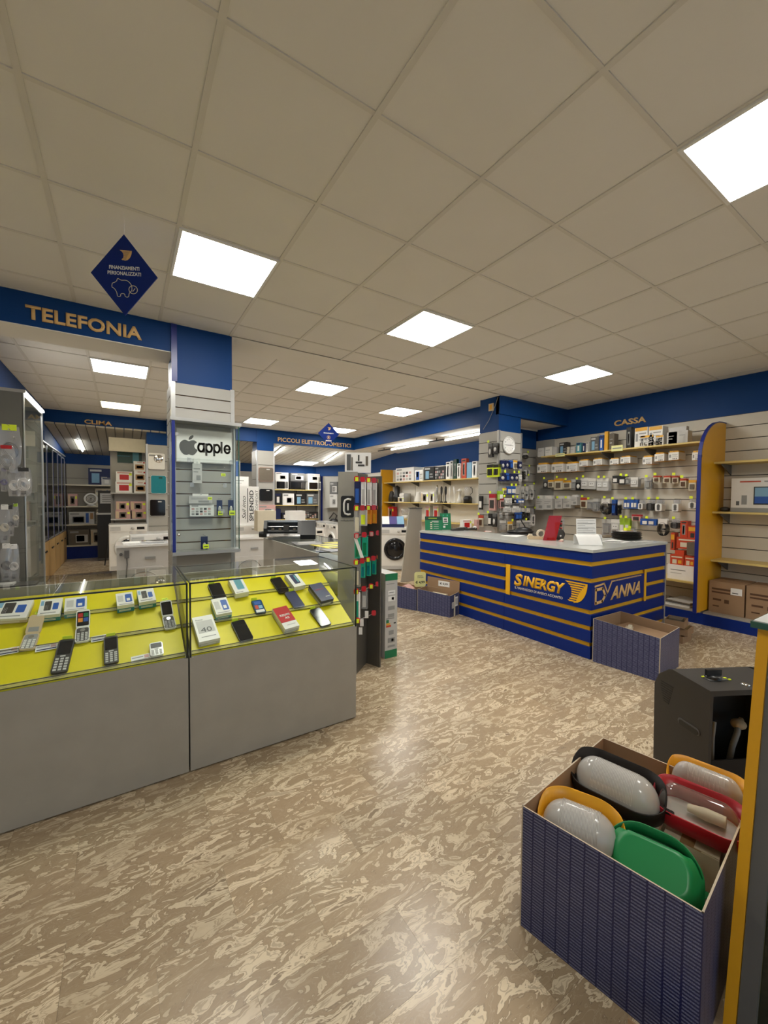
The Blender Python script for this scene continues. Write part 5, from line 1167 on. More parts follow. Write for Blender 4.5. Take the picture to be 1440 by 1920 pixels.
# display unit with boxed pans
un = thing('display_unit', 'grey display unit with a cream top board and kitchen boxes', 'shelving', (-.19, 8.22, 0))
MB().box(-.31, .31, .25, .28, 0, 2.42, 'slat_grey').obj('back_panel', un); MB().box(-.325, .30, -.01, .02, 2.41, 2.68, 'cream').obj('top_board', un)
for x in (-.31, .28): MB().box(x, x+.03, .0, .25, .02, .03, 'alu').box(x, x+.03, .22, .25, .03, 2.40, 'slat_grey').obj('upright', un)
SH = [(-0.205, 1.583)[1], (-0.21, 1.052)[1]]
for z in SH: MB().box(-.31, .31, 0, .25, z-.02, z, 'light_grey').obj('shelf', un); MB().prism([(.25, z-.02), (.25, z-.16), (.05, z-.02)], -.26, -.25, 'dark_grey', axis='x').obj('bracket', un)
q = (-0.164, 2.204, 0.43, 0.221)
MB().box(q[0]+.19-q[2]/2, q[0]+.19+q[2]/2, .232, .25, q[1], q[1]+q[3], 'green_dark').box(q[0]+.19+.05, q[0]+.19+.16, .230, .232, q[1], q[1]+q[3]*.95, 'teal_pale').box(q[0]+.19-.22, q[0]+.19+.0, .230, .232, q[1]+q[3]*.6, q[1]+q[3]*.64, 'teal').obj('poster', un)
G = 'kitchen boxes on the grey display unit'
for (q, b_, pr, l, zs) in (
 ((-0.274, 1.592, 0.289, 0.215), 'paper', 'toast', 'pink and white box with a red toaster, lower one of the two', 0), ((-0.268, 1.807, 0.28, 0.204), 'paper', 'toast', 'pink and white box with a red toaster, upper one of the two', None),
 ((0.011, 1.597, 0.225, 0.219), 'paper', 'wok', 'cream box with an oval pan, lowest of the three', 0), ((0.007, 1.816, 0.215, 0.218), 'paper', 'wok', 'cream box with an oval pan, middle one of three', None), ((0.001, 2.034, 0.215, 0.196), 'paper', 'wok', 'cream box with an oval pan, top one of three', None),
 ((-0.294, 1.054, 0.261, 0.172), 'pink', 'food', 'brown and pink food box, lower left of the four', 1), ((-0.014, 1.048, 0.262, 0.176), 'pink', 'food', 'brown and pink food box, lower right of the four', 1), ((-0.297, 1.227, 0.234, 0.182), 'pink', 'food', 'brown and pink food box, upper left of the four', None), ((-0.031, 1.224, 0.28, 0.186), 'pink', 'food', 'brown and pink food box, upper right of the four', None)):
    z = SH[zs]+.001 if zs is not None else q[1]+.001
    carton('kitchen_box', l, 'box', G, q[0], 8.22+.09, z, 0, q[2]-.008, .17, q[1]+q[3]-z-.001, b_, pr)
# bathroom scales on the columns
def scale(label, q, y, m, edge=None, dial=False, tilt=.12):
    xc, z0, w_, h_ = q; t = thing('bathroom_scale', label, 'scale', (xc, y, z0), 0, 'bathroom scales hung on the columns')
    MB().prism(rrect(w_, h_, .03, 4, 0, h_/2), -.03, -.008, m, axis='y').obj('platform', t, rot=(0, 0, 0))
    if edge: MB().ring(rrect(w_+.012, h_+.012, .035, 4, 0, h_/2), rrect(w_-.004, h_-.004, .03, 4, 0, h_/2), -.028, -.004, edge, axis='y').obj('rim', t)
    if dial:
        MB().lathe([(0, -.045), (w_*.26, -.045), (w_*.30, -.032), (w_*.30, -.03)], 'chrome', w_*.12, 0, h_*.66, 20, 'y').obj('dial_cover', t); MB().box(-.004, .004, -.047, -.045, 0, w_*.22, 'black').obj('needle', t, (w_*.12, 0, h_*.66)); MB().box(-w_*.45, -w_*.08, -.032, -.03, h_*.8, h_*.9, 'mid_grey').obj('strip', t)
    else: MB().box(w_*.02, w_*.26, -.032, -.03, h_*.84, h_*.92, 'light_grey' if m != 'teal' else 'green_dark').obj('display', t)
    MB().box(-w_*.5, w_*.5, -.01, .0, -.012, .0, 'bag_clear').obj('holder', t); return t
scale('white bathroom scale with a round chrome dial', (0.288, 2.063, 0.293, 0.323), 7.93, 'white', None, True)
scale('teal bathroom scale between the white one and a black one', (0.318, 1.577, 0.265, 0.358), 7.93, 'teal', 'white')
scale('black bathroom scale below the teal one', (0.299, 1.121, 0.274, 0.326), 7.93, 'black_gloss', 'light_grey')
scale('taupe bathroom scale with a rose rim, top one on the rear column', (2.453, 1.886, 0.317, 0.303), 7.75, 'taupe', 'rose_gold')
scale('black bathroom scale in the middle of the rear column', (2.452, 1.436, 0.293, 0.268), 7.75, 'black_gloss')
carton('scale_box', 'pink and white box with a black scale picture on the rear column', 'box', None, *(lambda q: (q[0], 7.70, q[1]))((2.446, 1.085, 0.352, 0.218)), 0, .40, .10, .26, 'pink', 'micro')
MB().box(2.28, 2.62, -.10, 0, 1.10, 1.112, 'alu').obj('wall_shelf', colB, (0, 7.755, 0))

# ================================================================ WASHING MACHINES
def washer(label, x, y, rz, w=.60, d=.56, h=.85, door='black', panel='white', glossy=False, group='washing machines', knob=True, lift=0, blueblk=False):
    t = thing('washing_machine', label, 'washing machine', (x, y, lift), rz, group)
    b = MB(); b.prism(rrect(w, d, .015, 3, 0, d/2), .02, h-.012, 'white', axis='z'); b.obj('body', t)
    MB().box(-w/2-.002, w/2+.002, 0, d, h-.012, h, 'white_gloss').obj('lid', t)
    p = MB(); p.box(-w/2+.01, w/2-.01, -.012, 0, h-.135, h-.015, panel); p.obj('control_panel', t)
    if knob: MB().lathe([(.03, 0), (.027, -.022), (0, -.022)], 'chrome' if panel != 'white' else 'light_grey', .07, -.012, h-.075, 16, 'y').obj('knob', t)
    MB().box(-w/2+.02, -w*.2, -.016, -.012, h-.115, h-.04, 'light_grey' if panel == 'white' else 'black').box(-w/2+.03, -w*.22, -.018, -.016, h-.062, h-.058, 'mid_grey').obj('detergent_drawer', t)
    MB().box(w*.22, w*.42, -.0135, -.012, h-.1, h-.05, 'black_gloss').obj('display', t)
    cz = h*.50
    MB().lathe([(.23, 0), (.235, -.02), (.21, -.036), (.165, -.03), (.16, -.01)], 'white_gloss' if door == 'white' else 'black_gloss', 0, 0, cz, 28, 'y').obj('door_ring', t)
    MB().lathe([(.165, -.026), (.12, -.045), (0, -.055)], 'black_gloss', 0, 0, cz, 24, 'y').obj('door_glass', t)
    MB().box(-w/2+.02, w/2-.02, -.004, 0, .03, .10, 'light_grey').obj('kick_plate', t)
    for sx in (-1, 1): MB().cyl(sx*(w/2-.06), .06, 0, .02, .02, 'black', 8).obj('foot', t)
    if blueblk: MB().box(.02, .14, -.045, -.040, .36, .50, 'mid_blue').obj('energy_label', t)
    return t
washer('white washing machine below the pans display, door towards the viewer', -.21, 7.56, 0, w=.62, h=.88, group=None, door='white', lift=.10)
washer('white washing machine whose control panel shows above the upturned one', .10, 5.75, 0, w=.62, h=.93, group=None, door='white')
def washer_back(label, x, y, w=.62, d=.55, h=.85, cord=True):
    t = thing('washing_machine', label, 'washing machine', (x, y, 0))
    MB().box(-w/2, w/2, 0, d, .02, h-.03, 'light_grey').obj('body', t); MB().box(-w/2-.012, w/2+.012, -.02, d, h-.03, h, 'white_gloss').obj('lid', t)
    MB().prism(rrect(w*.86, h*.55, .08, 4, 0, h*.36), -.012, 0, 'light_grey', axis='y').obj('back_plate', t)
    MB().tube([(.20*math.cos(k*PI/12), -.014, .28+.20*math.sin(k*PI/12)) for k in range(13)], .006, 'mid_grey', 5).obj('pressed_arc', t)
    MB().box(.02, .14, -.016, 0, h*.76, h*.80, 'mid_grey').obj('rating_plate', t)
    if cord:
        MB().tube([(-w*.32, -.02, h*.86), (-w*.31, -.03, h*.7), (-w*.33, -.028, h*.5), (-w*.34, -.02, h*.2)], .008, 'dark_grey', 6).obj('cord', t)
        MB().box(-w*.36, -w*.27, -.05, -.012, h*.80, h*.92, 'dark_grey').obj('plug', t); MB().cyl(-w*.42, -.02, h*.86, .02, .02, 'dark_grey', 10, 'y').obj('inlet', t)
    return t
washer_back('upturned grey back of a washing machine with a hanging plug', -.06, 4.95)
carton('manual_pack', 'white flat manual pack on the grey washing machine back, left', 'box', None, -.20, 5.12, .852, .1, .20, .14, .02, 'paper', 'none'); tag(MB().box(-.16, .16, -.08, .08, 0, .03, 'bag_clear').box(-.12, .12, -.05, .05, .005, .02, 'paper').obj('plastic_bag', None, (.08, 5.14, .852), (0, 0, -.1)), 'clear plastic bag with papers on the grey washing machine back, right', 'bag')
washer_back('white washing machine seen from behind, right of the front column', 1.45, 5.30, cord=False)
t = washer('white washing machine carrying the tall SPLENDID carton', 1.93, 7.15, 0, w=.60, d=.5, h=.88, group=None, door='white', lift=.05)
MB().box(-.32, .32, 0, .5, -.05, .0, 'wood').obj('pallet', t)
q = (1.937, 0.932, 0.396, 0.809)
t = thing('splendid_carton', 'upright white carton with sideways SPLENDID OF COMFORT lettering', 'box', (q[0], 7.19, .931))
hh = q[1]+q[3]-.931; MB().box(-.30, q[2]/2, 0, .3, 0, hh, 'paper').obj('body', t)
text('SPLENDID', 'black', t, (.045, -.001, hh*.5), (0, -PI/2, 0), w=hh*.80, h=.085, ext=.001, bold=.02)
text('OF COMFORT', 'dark_grey', t, (.155, -.001, hh*.53), (0, -PI/2, 0), w=hh*.75, h=.05, ext=.001)
MB().box(-.04, -.025, -.001, 0, .05, hh*.95, 'black').obj('rule', t)
text('Sail into', 'black', t, (-.11, -.001, hh*.45), (0, -PI/2, 0), w=hh*.6, h=.075, ext=.001, shear=.4)
carton('corner_carton', 'small white rounded carton with a vertical barcode block above the SPLENDID carton', 'box', None, *(lambda q: (q[0]-.08, 7.88, 1.713))((1.986, 1.779, 0.209, 0.274)), 0, .34, .2, .26, 'paper', 'plain')
t = thing('shelf_stand', 'grey stand with blue sign behind the SPLENDID carton', 'stand', (1.75, 8.00, 0)); MB().box(-.3, .22, .10, .12, 0, 2.35, 'slat_grey').obj('panel', t); MB().box(-.25, .18, .08, .10, 1.95, 2.33, 'mid_blue').obj('sign', t); MB().box(-.28, .2, -.25, .10, 1.70, 1.712, 'slat_grey').obj('shelf', t)
washer('white washing machine behind the cutting plotter, under the cream carton', 2.45, 6.35, 0, w=.60, d=.5, h=.85, group=None, door='white')
washer('white washing machine behind the cutting plotter, under the white carton', 3.08, 6.60, 0, w=.60, d=.5, h=.85, group=None, door='white')
carton('cream_carton', 'cream carton with a pale picture left of the cutting plotter', 'box', None, *(lambda q: (q[0], 6.55, .852))((2.078, 0.755, 0.314, 0.419)), 0, .36, .25, .40, 'cream', 'none')
carton('white_carton', 'plain white carton behind the cutting plotter', 'box', None, *(lambda q: (q[0], 6.80, .852))((2.798, 0.869, 0.32, 0.306)), 0, .36, .25, .38, 'paper', 'none')
for i, (y, l) in enumerate(((9.12, 'farthest of the row'), (8.50, 'middle of the row'), (7.88, 'nearest of the row'))):
    washer('white washing machine by the island showcase, %s with black doors' % l, 4.17, y, -PI/2, group='row of washing machines along the right', panel='black_gloss' if i == 0 else 'white', door='white', blueblk=(i == 1))
    
washer('large white washing machine with a black round door behind the accessory tower', 4.485, 5.47, -.54, w=.60, d=.56, h=.90, group=None, door='black')
t = thing('leaflet_wedge', 'sloping blue and white leaflet display on the black doored washing machine', 'sign', (4.62, 5.76, .901), -.54)
MB().prism([(-.16, 0), (.14, 0), (.14, .22), (.06, .22), (-.16, .06)], -.24, .24, 'navy', axis='x').obj('body', t)
g = MB(); 
for (a, b_, m) in ((-.235, -.08, 'paper'), (-.075, .08, 'violet'), (.085, .235, 'sky')): g.prism([(-.158, .064), (.054, .218), (.050, .222), (-.162, .068)], a, b_, m, axis='x')
g.obj('leaflets', t)

# slanted grey board and round head between the washer and the counter
t = thing('grey_board', 'slanted grey board standing at the left end of the cash counter', 'panel', (4.10, 4.40, 0), -.10)
MB().prism([(-.20, 0), (.22, 0), (.22, 1.33), (-.04, 1.33)], 0, .03, 'slat_grey', axis='y').obj('board', t); MB().box(-.05, .23, -.01, .04, 1.33, 1.345, 'dark_grey').obj('edge', t)

# ================================================================ SHELVES ON THE FAR RIGHT WALL
rs = thing('wall_shelving', 'right wall shelving with small appliances and yellow edges', 'shelving', (XR-.04, 4.42, 0))
for z in (1.955, 1.42, .98):
    MB().box(-.31, 0, 0, 3.60, z-.018, z, 'yellow_shelf').box(-.314, -.31, 0, 3.60, z-.020, z+.002, 'yellow_shelf').obj('shelf', rs)
    for y in (.1, 1.2, 2.4, 3.5): MB().prism([(0, z-.02), (-.28, z-.02), (0, z-.13)], y-.006, y+.006, 'dark_grey', axis='y').obj('bracket', rs)
MB().box(-.40, 0, 3.61, 3.64, 0, 2.32, 'yellow_laminate').obj('end_panel', rs)
G = 'goods on the top shelf of the right wall'
R1 = 1.957
shelf_items_x(5.90, R1, [
 ((7.114, 1.973, 0.809, 0.348), 'paper', 'many', .25, 'big white box with many small grey pictures, leftmost on the top shelf', 'box', 'appliance_box'),
 ((6.503, 1.967, 0.323, 0.265), 'paper', 'portrait', .2, 'white box with a portrait in blue, beside the box of small pictures', 'box', 'appliance_box'),
 ((6.11, 1.966, 0.383, 0.314), 'black', 'dark', .22, 'black box with a white and blue picture, left of the black pair', 'box', 'appliance_box'),
 ((5.711, 1.971, 0.376, 0.291), 'black', 'many', .22, 'black box with grey pictures, right of the black pair', 'box', 'appliance_box'),
 ((5.439, 1.991, 0.134, 0.362), 'paper', 'tall', .07, 'tall white blender box, first of the tall ones on the top shelf', 'box', 'tall_box'),
 ((5.32, 1.986, 0.088, 0.383), 'light_grey', 'tall', .07, 'tall grey box, second of the tall ones on the top shelf', 'box', 'tall_box'),
 ((5.208, 1.994, 0.102, 0.402), 'green_dark', 'tall', .07, 'tall dark green box, third of the tall ones on the top shelf', 'box', 'tall_box'),
 ((5.088, 1.989, 0.101, 0.304), 'paper', 'tall', .07, 'shorter white box before the tall red one', 'box', 'tall_box'),
 ((4.933, 1.994, 0.146, 0.392), 'red_box', 'tall', .08, 'tall red and white box on the top shelf of the right wall', 'box', 'tall_box'),
 ((4.772, 1.987, 0.142, 0.306), 'sky', 'none', .10, 'plain pale blue box right of the tall red one', 'box', 'tall_box'),
 ((4.617, 1.992, 0.137, 0.313), 'paper', 'tall', .10, 'white box at the right end of the top shelf, by the clock column', 'box', 'tall_box')], G)
G = 'goods on the middle shelf of the right wall'; R2 = 1.422
shelf_items_x(5.92, R2, [
 ((6.296, 1.437, 0.291, 0.236), 'paper', 'food', .12, 'white box with grey picture, left of the pair on the middle shelf', 'box', 'appliance_box'),
 ((6.021, 1.44, 0.179, 0.243), 'paper', 'food', .12, 'white box with grey picture, right of the pair on the middle shelf', 'box', 'appliance_box'),
 ((7.301, 1.427, 0.27, 0.128), 'paper', 'food', .06, 'small white box under the white cup on the middle shelf', 'box', 'small_box')], G)
def vessel(name, label, cat, q, x, zs, prof, m, extra=None):
    h_ = q[1]+q[3]-zs; r = min(q[2]/2, .11); o = thing(name, label, cat, (x, q[0], zs)); MB().lathe([(a*r, b_*h_) for a, b_ in prof], m, 0, 0, 0, 14).obj('body', o)
    if extra: extra(o, r, h_)
    return o
def jar(o, r, h): MB().lathe([(.0, h*.42), (r*.7, h*.42), (r*.9, h*.95), (r*.85, h*.95)], 'blister', 0, 0, 0, 14).obj('jar', o); MB().tube([(0, -r*.8, h*.5), (0, -r*1.35, h*.6), (0, -r*1.3, h*.85), (0, -r*.8, h*.9)], .008, 'black').obj('handle', o)
vessel('coffee_maker', 'black round coffee maker at the left end of the middle shelf', 'coffee maker', (7.617, 1.438, 0.231, 0.439), 6.02, R2, [(0, 0), (1, 0), (1, .35), (.7, .5), (.75, .9), (0, 1)], 'black')
vessel('waffle_iron', 'black round double appliance beside the black coffee maker', 'appliance', (7.851, 1.436, 0.186, 0.298), 6.0, R2, [(0, 0), (1, 0), (.9, .5), (.6, .9), (0, 1)], 'charcoal')
vessel('juicer', 'white cup shaped juicer standing on a small white box', 'juicer', (7.322, 1.555, 0.197, 0.128), 6.0, R2+.075, [(0, 0), (.7, 0), (1, .5), (.9, .8), (0, 1)], 'white')
vessel('steamer', 'grey see-through steamer on the middle shelf', 'steamer', (7.111, 1.443, 0.189, 0.211), 6.0, R2, [(0, 0), (1, 0), (1, .9), (.9, 1), (0, 1)], 'mid_grey')
vessel('grater', 'white cone shaped grater on the middle shelf', 'grater', (6.65, 1.434, 0.22, 0.257), 6.0, R2, [(0, 0), (1, 0), (.9, .2), (.45, .9), (.5, 1), (0, 1)], 'white')
for k, (bx, m, l) in enumerate((((5.917, 1.441, 0.097, 0.394), 'steel', 'steel and cream hand blender, first from the left'), ((5.762, 1.443, 0.095, 0.364), 'charcoal', 'black hand blender, second from the left'), ((5.613, 1.445, 0.092, 0.358), 'black', 'black and white hand blender, third from the left'), ((5.476, 1.446, 0.072, 0.354), 'white', 'white hand blender, fourth from the left'), ((5.326, 1.448, 0.088, 0.349), 'white', 'white hand blender, fifth from the left'))):
    vessel('hand_blender', l+' on the middle shelf', 'blender', (bx[0], bx[1], .075, bx[3]), 6.0, R2, [(0, 0), (.9, 0), (1, .04), (.35, .12), (.3, .45), (.7, .6), (.75, .9), (.4, 1), (0, 1)], m)
vessel('chopper', 'small white chopper with a clear cup on the middle shelf', 'chopper', (5.154, 1.449, 0.153, 0.297), 6.0, R2, [(0, 0), (1, 0), (.8, .2), (.45, .4), (.5, .8), (.9, .82), (0, 1)], 'white')
vessel('jug_blender', 'black jug blender with a clear jar at the right of the middle shelf', 'blender', (4.898, 1.452, 0.194, 0.347), 6.0, R2, [(0, 0), (1, 0), (1, .3), (.7, .42), (0, .42)], 'black', jar)
R3 = .982
for (bx, l) in (((7.178, 0.92, 0.289, 0.212), 'left'), ((6.804, 0.952, 0.272, 0.206), 'right')):
    vessel('food_processor', 'white food processor with a clear bowl, %s one on the lowest shelf' % l, 'food processor', (bx[0], bx[1], bx[2], .34), 5.98, R3, [(0, 0), (1, 0), (.9, .3), (.6, .4), (0, .4)], 'white', lambda o, r, h: MB().lathe([(.0, h*.4), (r*.9, h*.4), (r, h*.9), (r*.5, h), (0, h)], 'blister', 0, 0, 0, 14).obj('bowl', o))
shelf_items_x(5.98, R3, [((6.25, 1.163, 0.186, 0.183), 'light_grey', 'toast', .10, 'grey box with red print on the lowest shelf behind the green signs', 'box', 'small_box'), ((5.939, 1.173, 0.196, 0.179), 'light_grey', 'toast', .10, 'second grey box with red print on the lowest shelf, further right', 'box', 'small_box'), ((7.87, 1.138, 0.294, 0.149), 'crimson', 'food', .12, 'dark red box on the lowest shelf behind the leaflet display', 'box', 'small_box')], 'goods on the lowest shelf of the right wall')

# back wall microwaves
ms = thing('back_shelving', 'back wall shelving with microwave ovens and coffee machines', 'shelving', (2.7, 10.68, 0))
for z in (1.769, 1.286, .843): MB().box(0, 2.34, 0, .30, z-.02, z, 'slat_grey').box(0, 2.34, -.004, 0, z-.024, z+.004, 'yellow_shelf').obj('shelf', ms)
MB().box(2.34, 2.36, .0, .30, .4, 2.2, 'slat_grey').obj('end_panel', ms)
for x in (0.8, 1.7): MB().box(x, x+.02, .305, .33, .4, 2.2, 'dark_grey').obj('upright', ms)
def microwave(label, q, zs, m, y=10.70):
    w_, h_ = q[2]-.01, .27; t = thing('microwave_oven', label, 'microwave', (q[0], y, zs), 0, 'microwave ovens on the back wall shelf')
    MB().box(-w_/2, w_/2, 0, .28, .0, h_, m).obj('body', t); MB().box(-w_*.44, w_*.20, -.012, 0, .03, h_-.03, 'black_gloss').obj('door', t)
    MB().box(w_*.26, w_*.46, -.006, 0, .04, h_-.03, 'dark_grey' if m != 'black' else 'charcoal').obj('keypad', t); MB().tube([(w_*.22, -.02, .05), (w_*.22, -.02, h_-.05)], .006, 'steel', 6).obj('handle', t); return t
G = 'boxed appliances on the back wall shelves'; M1 = 1.771
microwave('white microwave oven at the left end of the back wall shelf', (3.839, 1.78, 0.405, 0.231), M1, 'white')
microwave('black microwave oven in the middle of the back wall shelf', (4.348, 1.791, 0.511, 0.235), M1, 'black')
microwave('white microwave oven at the right end of the back wall shelf', (4.916, 1.802, 0.444, 0.224), M1, 'white')
for (q, b_, pr, l) in (((3.837, 2.028, 0.422, 0.263), 'paper', 'micro', 'white and red microwave carton stacked on the left white oven'), ((4.346, 2.044, 0.458, 0.235), 'dark_grey', 'micro', 'dark grey microwave carton stacked on the black oven'), ((4.896, 2.043, 0.425, 0.242), 'light_grey', 'micro', 'grey microwave carton stacked on the right white oven')):
    carton('microwave_carton', l, 'box', G, q[0], 10.85, M1+.272, 0, q[2]-.01, .26, .25, b_, pr)
for (q, b_, pr, l) in (((3.712, 1.286, 0.217, 0.344), 'black', 'led', 'small black and white coffee machine box, leftmost on the second back shelf'), ((4.043, 1.286, 0.378, 0.366), 'paper', 'micro', 'white box with a black coffee machine on the second back shelf'), ((4.445, 1.285, 0.356, 0.356), 'black', 'dark', 'black box with a silver picture on the second back shelf'), ((4.844, 1.302, 0.405, 0.378), 'dark_grey', 'dark', 'dark box with orange corner on the second back shelf')):
    carton('coffee_box', l, 'box', G, q[0], 10.83, 1.288, 0, q[2]-.01, .24, .36, b_, pr)
for (q, b_, pr, l, h_) in (((3.702, 0.875, 0.201, 0.345), 'navy', 'none', 'blue box at the left of the third back shelf', .33), ((3.931, 0.871, 0.221, 0.216), 'black', 'led', 'black box beside the blue one on the third back shelf', .20), ((4.321, 0.863, 0.318, 0.22), 'charcoal', 'dark', 'dark grey box in the middle of the third back shelf', .20), ((4.8, 0.854, 0.495, 0.258), 'black', 'many', 'wide black box at the right of the third back shelf', .22)):
    carton('small_appliance_box', l, 'box', G, q[0], 10.83, .845, 0, q[2]-.01, .24, h_, b_, pr)
# diagonal corner shelf
cs = thing('corner_shelf', 'grey corner shelf on the diagonal wall at the back', 'shelving', (5.10, YB, 0))
def dg(t, off, z): p = dv*t+dn*off; return (p.x, p.y, z)
g = MB(); hexa(g, [dg(.25, .28, 1.20), dg(.9, .28, 1.20), dg(.9, .022, 1.20), dg(.25, .022, 1.20), dg(.25, .28, 1.22), dg(.9, .28, 1.22), dg(.9, .022, 1.22), dg(.25, .022, 1.22)], 'slat_grey'); g.obj('shelf', cs)
g = MB(); hexa(g, [dg(.15, .28, .62), dg(.9, .28, .62), dg(.9, .022, .62), dg(.15, .022, .62), dg(.15, .28, .64), dg(.9, .28, .64), dg(.9, .022, .64), dg(.15, .022, .64)], 'slat_grey'); g.obj('shelf', cs)
p = Vector((5.10, YB, 0))+dv*.45+dn*.15
carton('boxed_iron', 'white box with an iron picture, lower one on the diagonal corner shelf', 'box', None, p.x, p.y, 1.221, -PI/4, .26, .12, .42, 'light_grey', 'micro'); carton('boxed_iron', 'grey box with a dark picture, upper one on the diagonal corner shelf', 'box', None, p.x, p.y, 1.642, -PI/4, .26, .12, .40, 'dark_grey', 'micro')
t = thing('vacuum_cleaner', 'black vacuum cleaner on the low corner shelf at the back', 'vacuum cleaner', (p.x, p.y, .641), -PI/4); MB().ball(0, 0, .10, .18, .11, .10, 'black', 14, 7).obj('body', t); MB().tube([(.05, 0, .18), (.10, 0, .30), (.0, -.02, .40), (-.15, -.04, .20)], .022, 'charcoal').obj('hose', t)

# tube lights hung under the sloping ceiling and the soffit
def tube(label, p, q, tracks=True):
    t = thing('tube_lamp', label, 'lamp', p, group='tube lamps'); d = Vector(q)-Vector(p)
    MB().tube([(0, 0, 0), tuple(d)], .014, 'tube_light', 8).obj('tube', t); MB().tube([(0, 0, .03), (d.x, d.y, d.z+.03)], .014, 'panel_frame', 6).obj('housing', t)
    for f_ in (.1, .9): MB().tube([(d.x*f_, d.y*f_, d.z*f_+.03), (d.x*f_, d.y*f_, d.z*f_+.075)], .003, 'black', 4).obj('hanger', t)
tube('long tube lamp over the appliance shelves, nearer the small appliances header', (5.2, 5.30, 2.70), (5.2, 6.70, 2.70)); tube('long tube lamp over the appliance shelves, ending at the clock column', (5.2, 3.70, 2.70), (5.2, 4.75, 2.70))
for (a, b_, l) in ((4.80, 5.24, 'between the two tube lamps'), (6.76, 7.30, 'beyond the farther tube lamp')): tag(MB().box(5.185, 5.215, a, b_, 2.712, 2.735, 'black').box(5.195, 5.205, (a+b_)/2-.01, (a+b_)/2+.01, 2.735, 2.775, 'black').obj('lamp_track'), 'black lamp track %s under the soffit' % l, 'rail')
tube('slanting tube lamp at the right of the back ceiling', (4.90, 9.9, 2.58), (4.62, 8.4, 2.70)); tube('tube lamp next to the rear column at the back ceiling', (3.10, 9.2, 2.63), (3.0, 8.3, 2.71))
tube('short tube lamp in the air conditioning corner', (-1.08, 9.2, 2.66), (-1.08, 10.4, 2.57))
for (x, y, w_, d_, l) in ((4.45, 10.3, .60, .60, 'square lit lamp on the back ceiling above the microwaves'), (1.75, 9.3, .60, .6, 'lit lamp at the back, seen through the right side of the logo case')):
    zc = 2.806-.26*(y-7.9)/3.15-.012
    t = thing('back_ceiling_light', l, 'ceiling light', (x, y, zc)); MB().box(-w_/2, w_/2, -d_/2, d_/2, -.018, .0, 'panel_frame').obj('frame', t, rot=(-.0824, 0, 0)); MB().box(-w_/2+.015, w_/2-.015, -d_/2+.015, d_/2-.015, -.024, -.018, 'panel_light').obj('diffuser', t, rot=(-.0824, 0, 0))

# ================================================================ LOGO CASE ON THE FRONT COLUMN
ac = thing('wall_showcase', 'glass wall case with a white logo sign hung on the front column', 'display case', (.07, 2.50, .985))
W, D, H = .565, .166, 1.215
MB().box(0, W+.01, -.005, D, 0, .03, 'alu').obj('bottom_rail', ac); MB().box(-.01, W+.02, -.01, D, H-.028, H, 'alu').obj('top_rail', ac)
MB().box(0, .026, -.002, .012, .03, H-.03, 'blue_profile').obj('blue_stile', ac); MB().box(W-.02, W+.0, D-.03, D, .03, H-.03, 'alu').obj('rear_stile', ac); MB().box(-.004, .010, D-.05, D, .03, H-.03, 'alu').obj('rear_stile', ac)
MB().box(.026, W, -.001, .004, .03, H-.03, 'glass').obj('front_pane', ac); MB().box(W-.005, W, .004, D-.03, .03, H-.03, 'glass').obj('side_pane', ac); MB().box(.0, .004, .012, D-.05, .03, H-.03, 'glass').obj('side_pane', ac)
MB().box(W-.006, W+.002, -.002, .006, .03, H-.03, 'glass_edge').obj('glass_edge', ac)
MB().lathe([(.0, -.02), (.012, -.018), (.014, 0), (.008, .004)], 'chrome', .048, -.002, .185, 12, 'y').obj('lock', ac); MB().box(.028, .052, -.008, .0, 1.055, 1.08, 'steel').obj('clip', ac)
for z in (.86, .42): MB().box(.03, W-.03, .03, D-.04, z, z+.005, 'glass').obj('glass_shelf', ac)
q = (0.358, 1.822, 0.487, 0.307)
lg = thing('logo_sign', 'white sign with a grey bitten apple emblem and the word apple', 'sign', (q[0], 2.628, q[1]))
w_, h_ = q[2], q[3]
MB().box(-w_/2, w_/2, -.004, .004, 0, h_, 'light_grey').box(-w_/2+.008, w_/2-.008, -.005, -.004, .008, h_-.008, 'paper').obj('board', lg)
def blob(P, n=8):    # closed Catmull-Rom outline
    o = []; N = len(P)
    for i in range(N):
        p0, p1, p2, p3 = P[i-1], P[i], P[(i+1) % N], P[(i+2) % N]
        for k in range(n):
            t = k/n
            o.append(tuple(.5*((2*p1[j])+(-p0[j]+p2[j])*t+(2*p0[j]-5*p1[j]+4*p2[j]-p3[j])*t*t+(-p0[j]+3*p1[j]-3*p2[j]+p3[j])*t**3) for j in (0, 1)))
    return o
ap = blob([(.50, .74), (.62, .79), (.78, .80), (.90, .70), (.80, .60), (.77, .46), (.83, .33), (.93, .26), (.86, .10), (.72, -.04), (.60, -.05), (.50, -.01), (.40, -.05), (.26, -.03), (.12, .12), (.04, .34), (.05, .56), (.16, .73), (.32, .80)])
lf = blob([(.50, .82), (.52, .95), (.62, 1.06), (.72, 1.09), (.72, .98), (.63, .87)], 5)
s_ = h_*.52; ox, oz = -w_*.455, h_*.24
MB().prism([(ox+x*s_*1.05, oz+z*s_) for x, z in ap], -.0065, -.005, 'dark_grey', axis='y').obj('emblem', lg); MB().prism([(ox+x*s_*1.05, oz+z*s_) for x, z in lf], -.0065, -.005, 'dark_grey', axis='y').obj('emblem_leaf', lg)
def lw(pts, closed=False):   # letter strokes
    g = MB(); stroke(g, pts+([pts[0]] if closed else []), .020, 'charcoal', -.0068, -.005); return g
def arc(cx, cz, rx, rz, a0, a1, n=10): return [(cx+rx*math.cos(math.radians(a0+(a1-a0)*k/n)), cz+rz*math.sin(math.radians(a0+(a1-a0)*k/n))) for k in range(n+1)]
X0 = ox+s_*.98; xh = h_*.235; bz = h_*.34; lwid = w_*.125
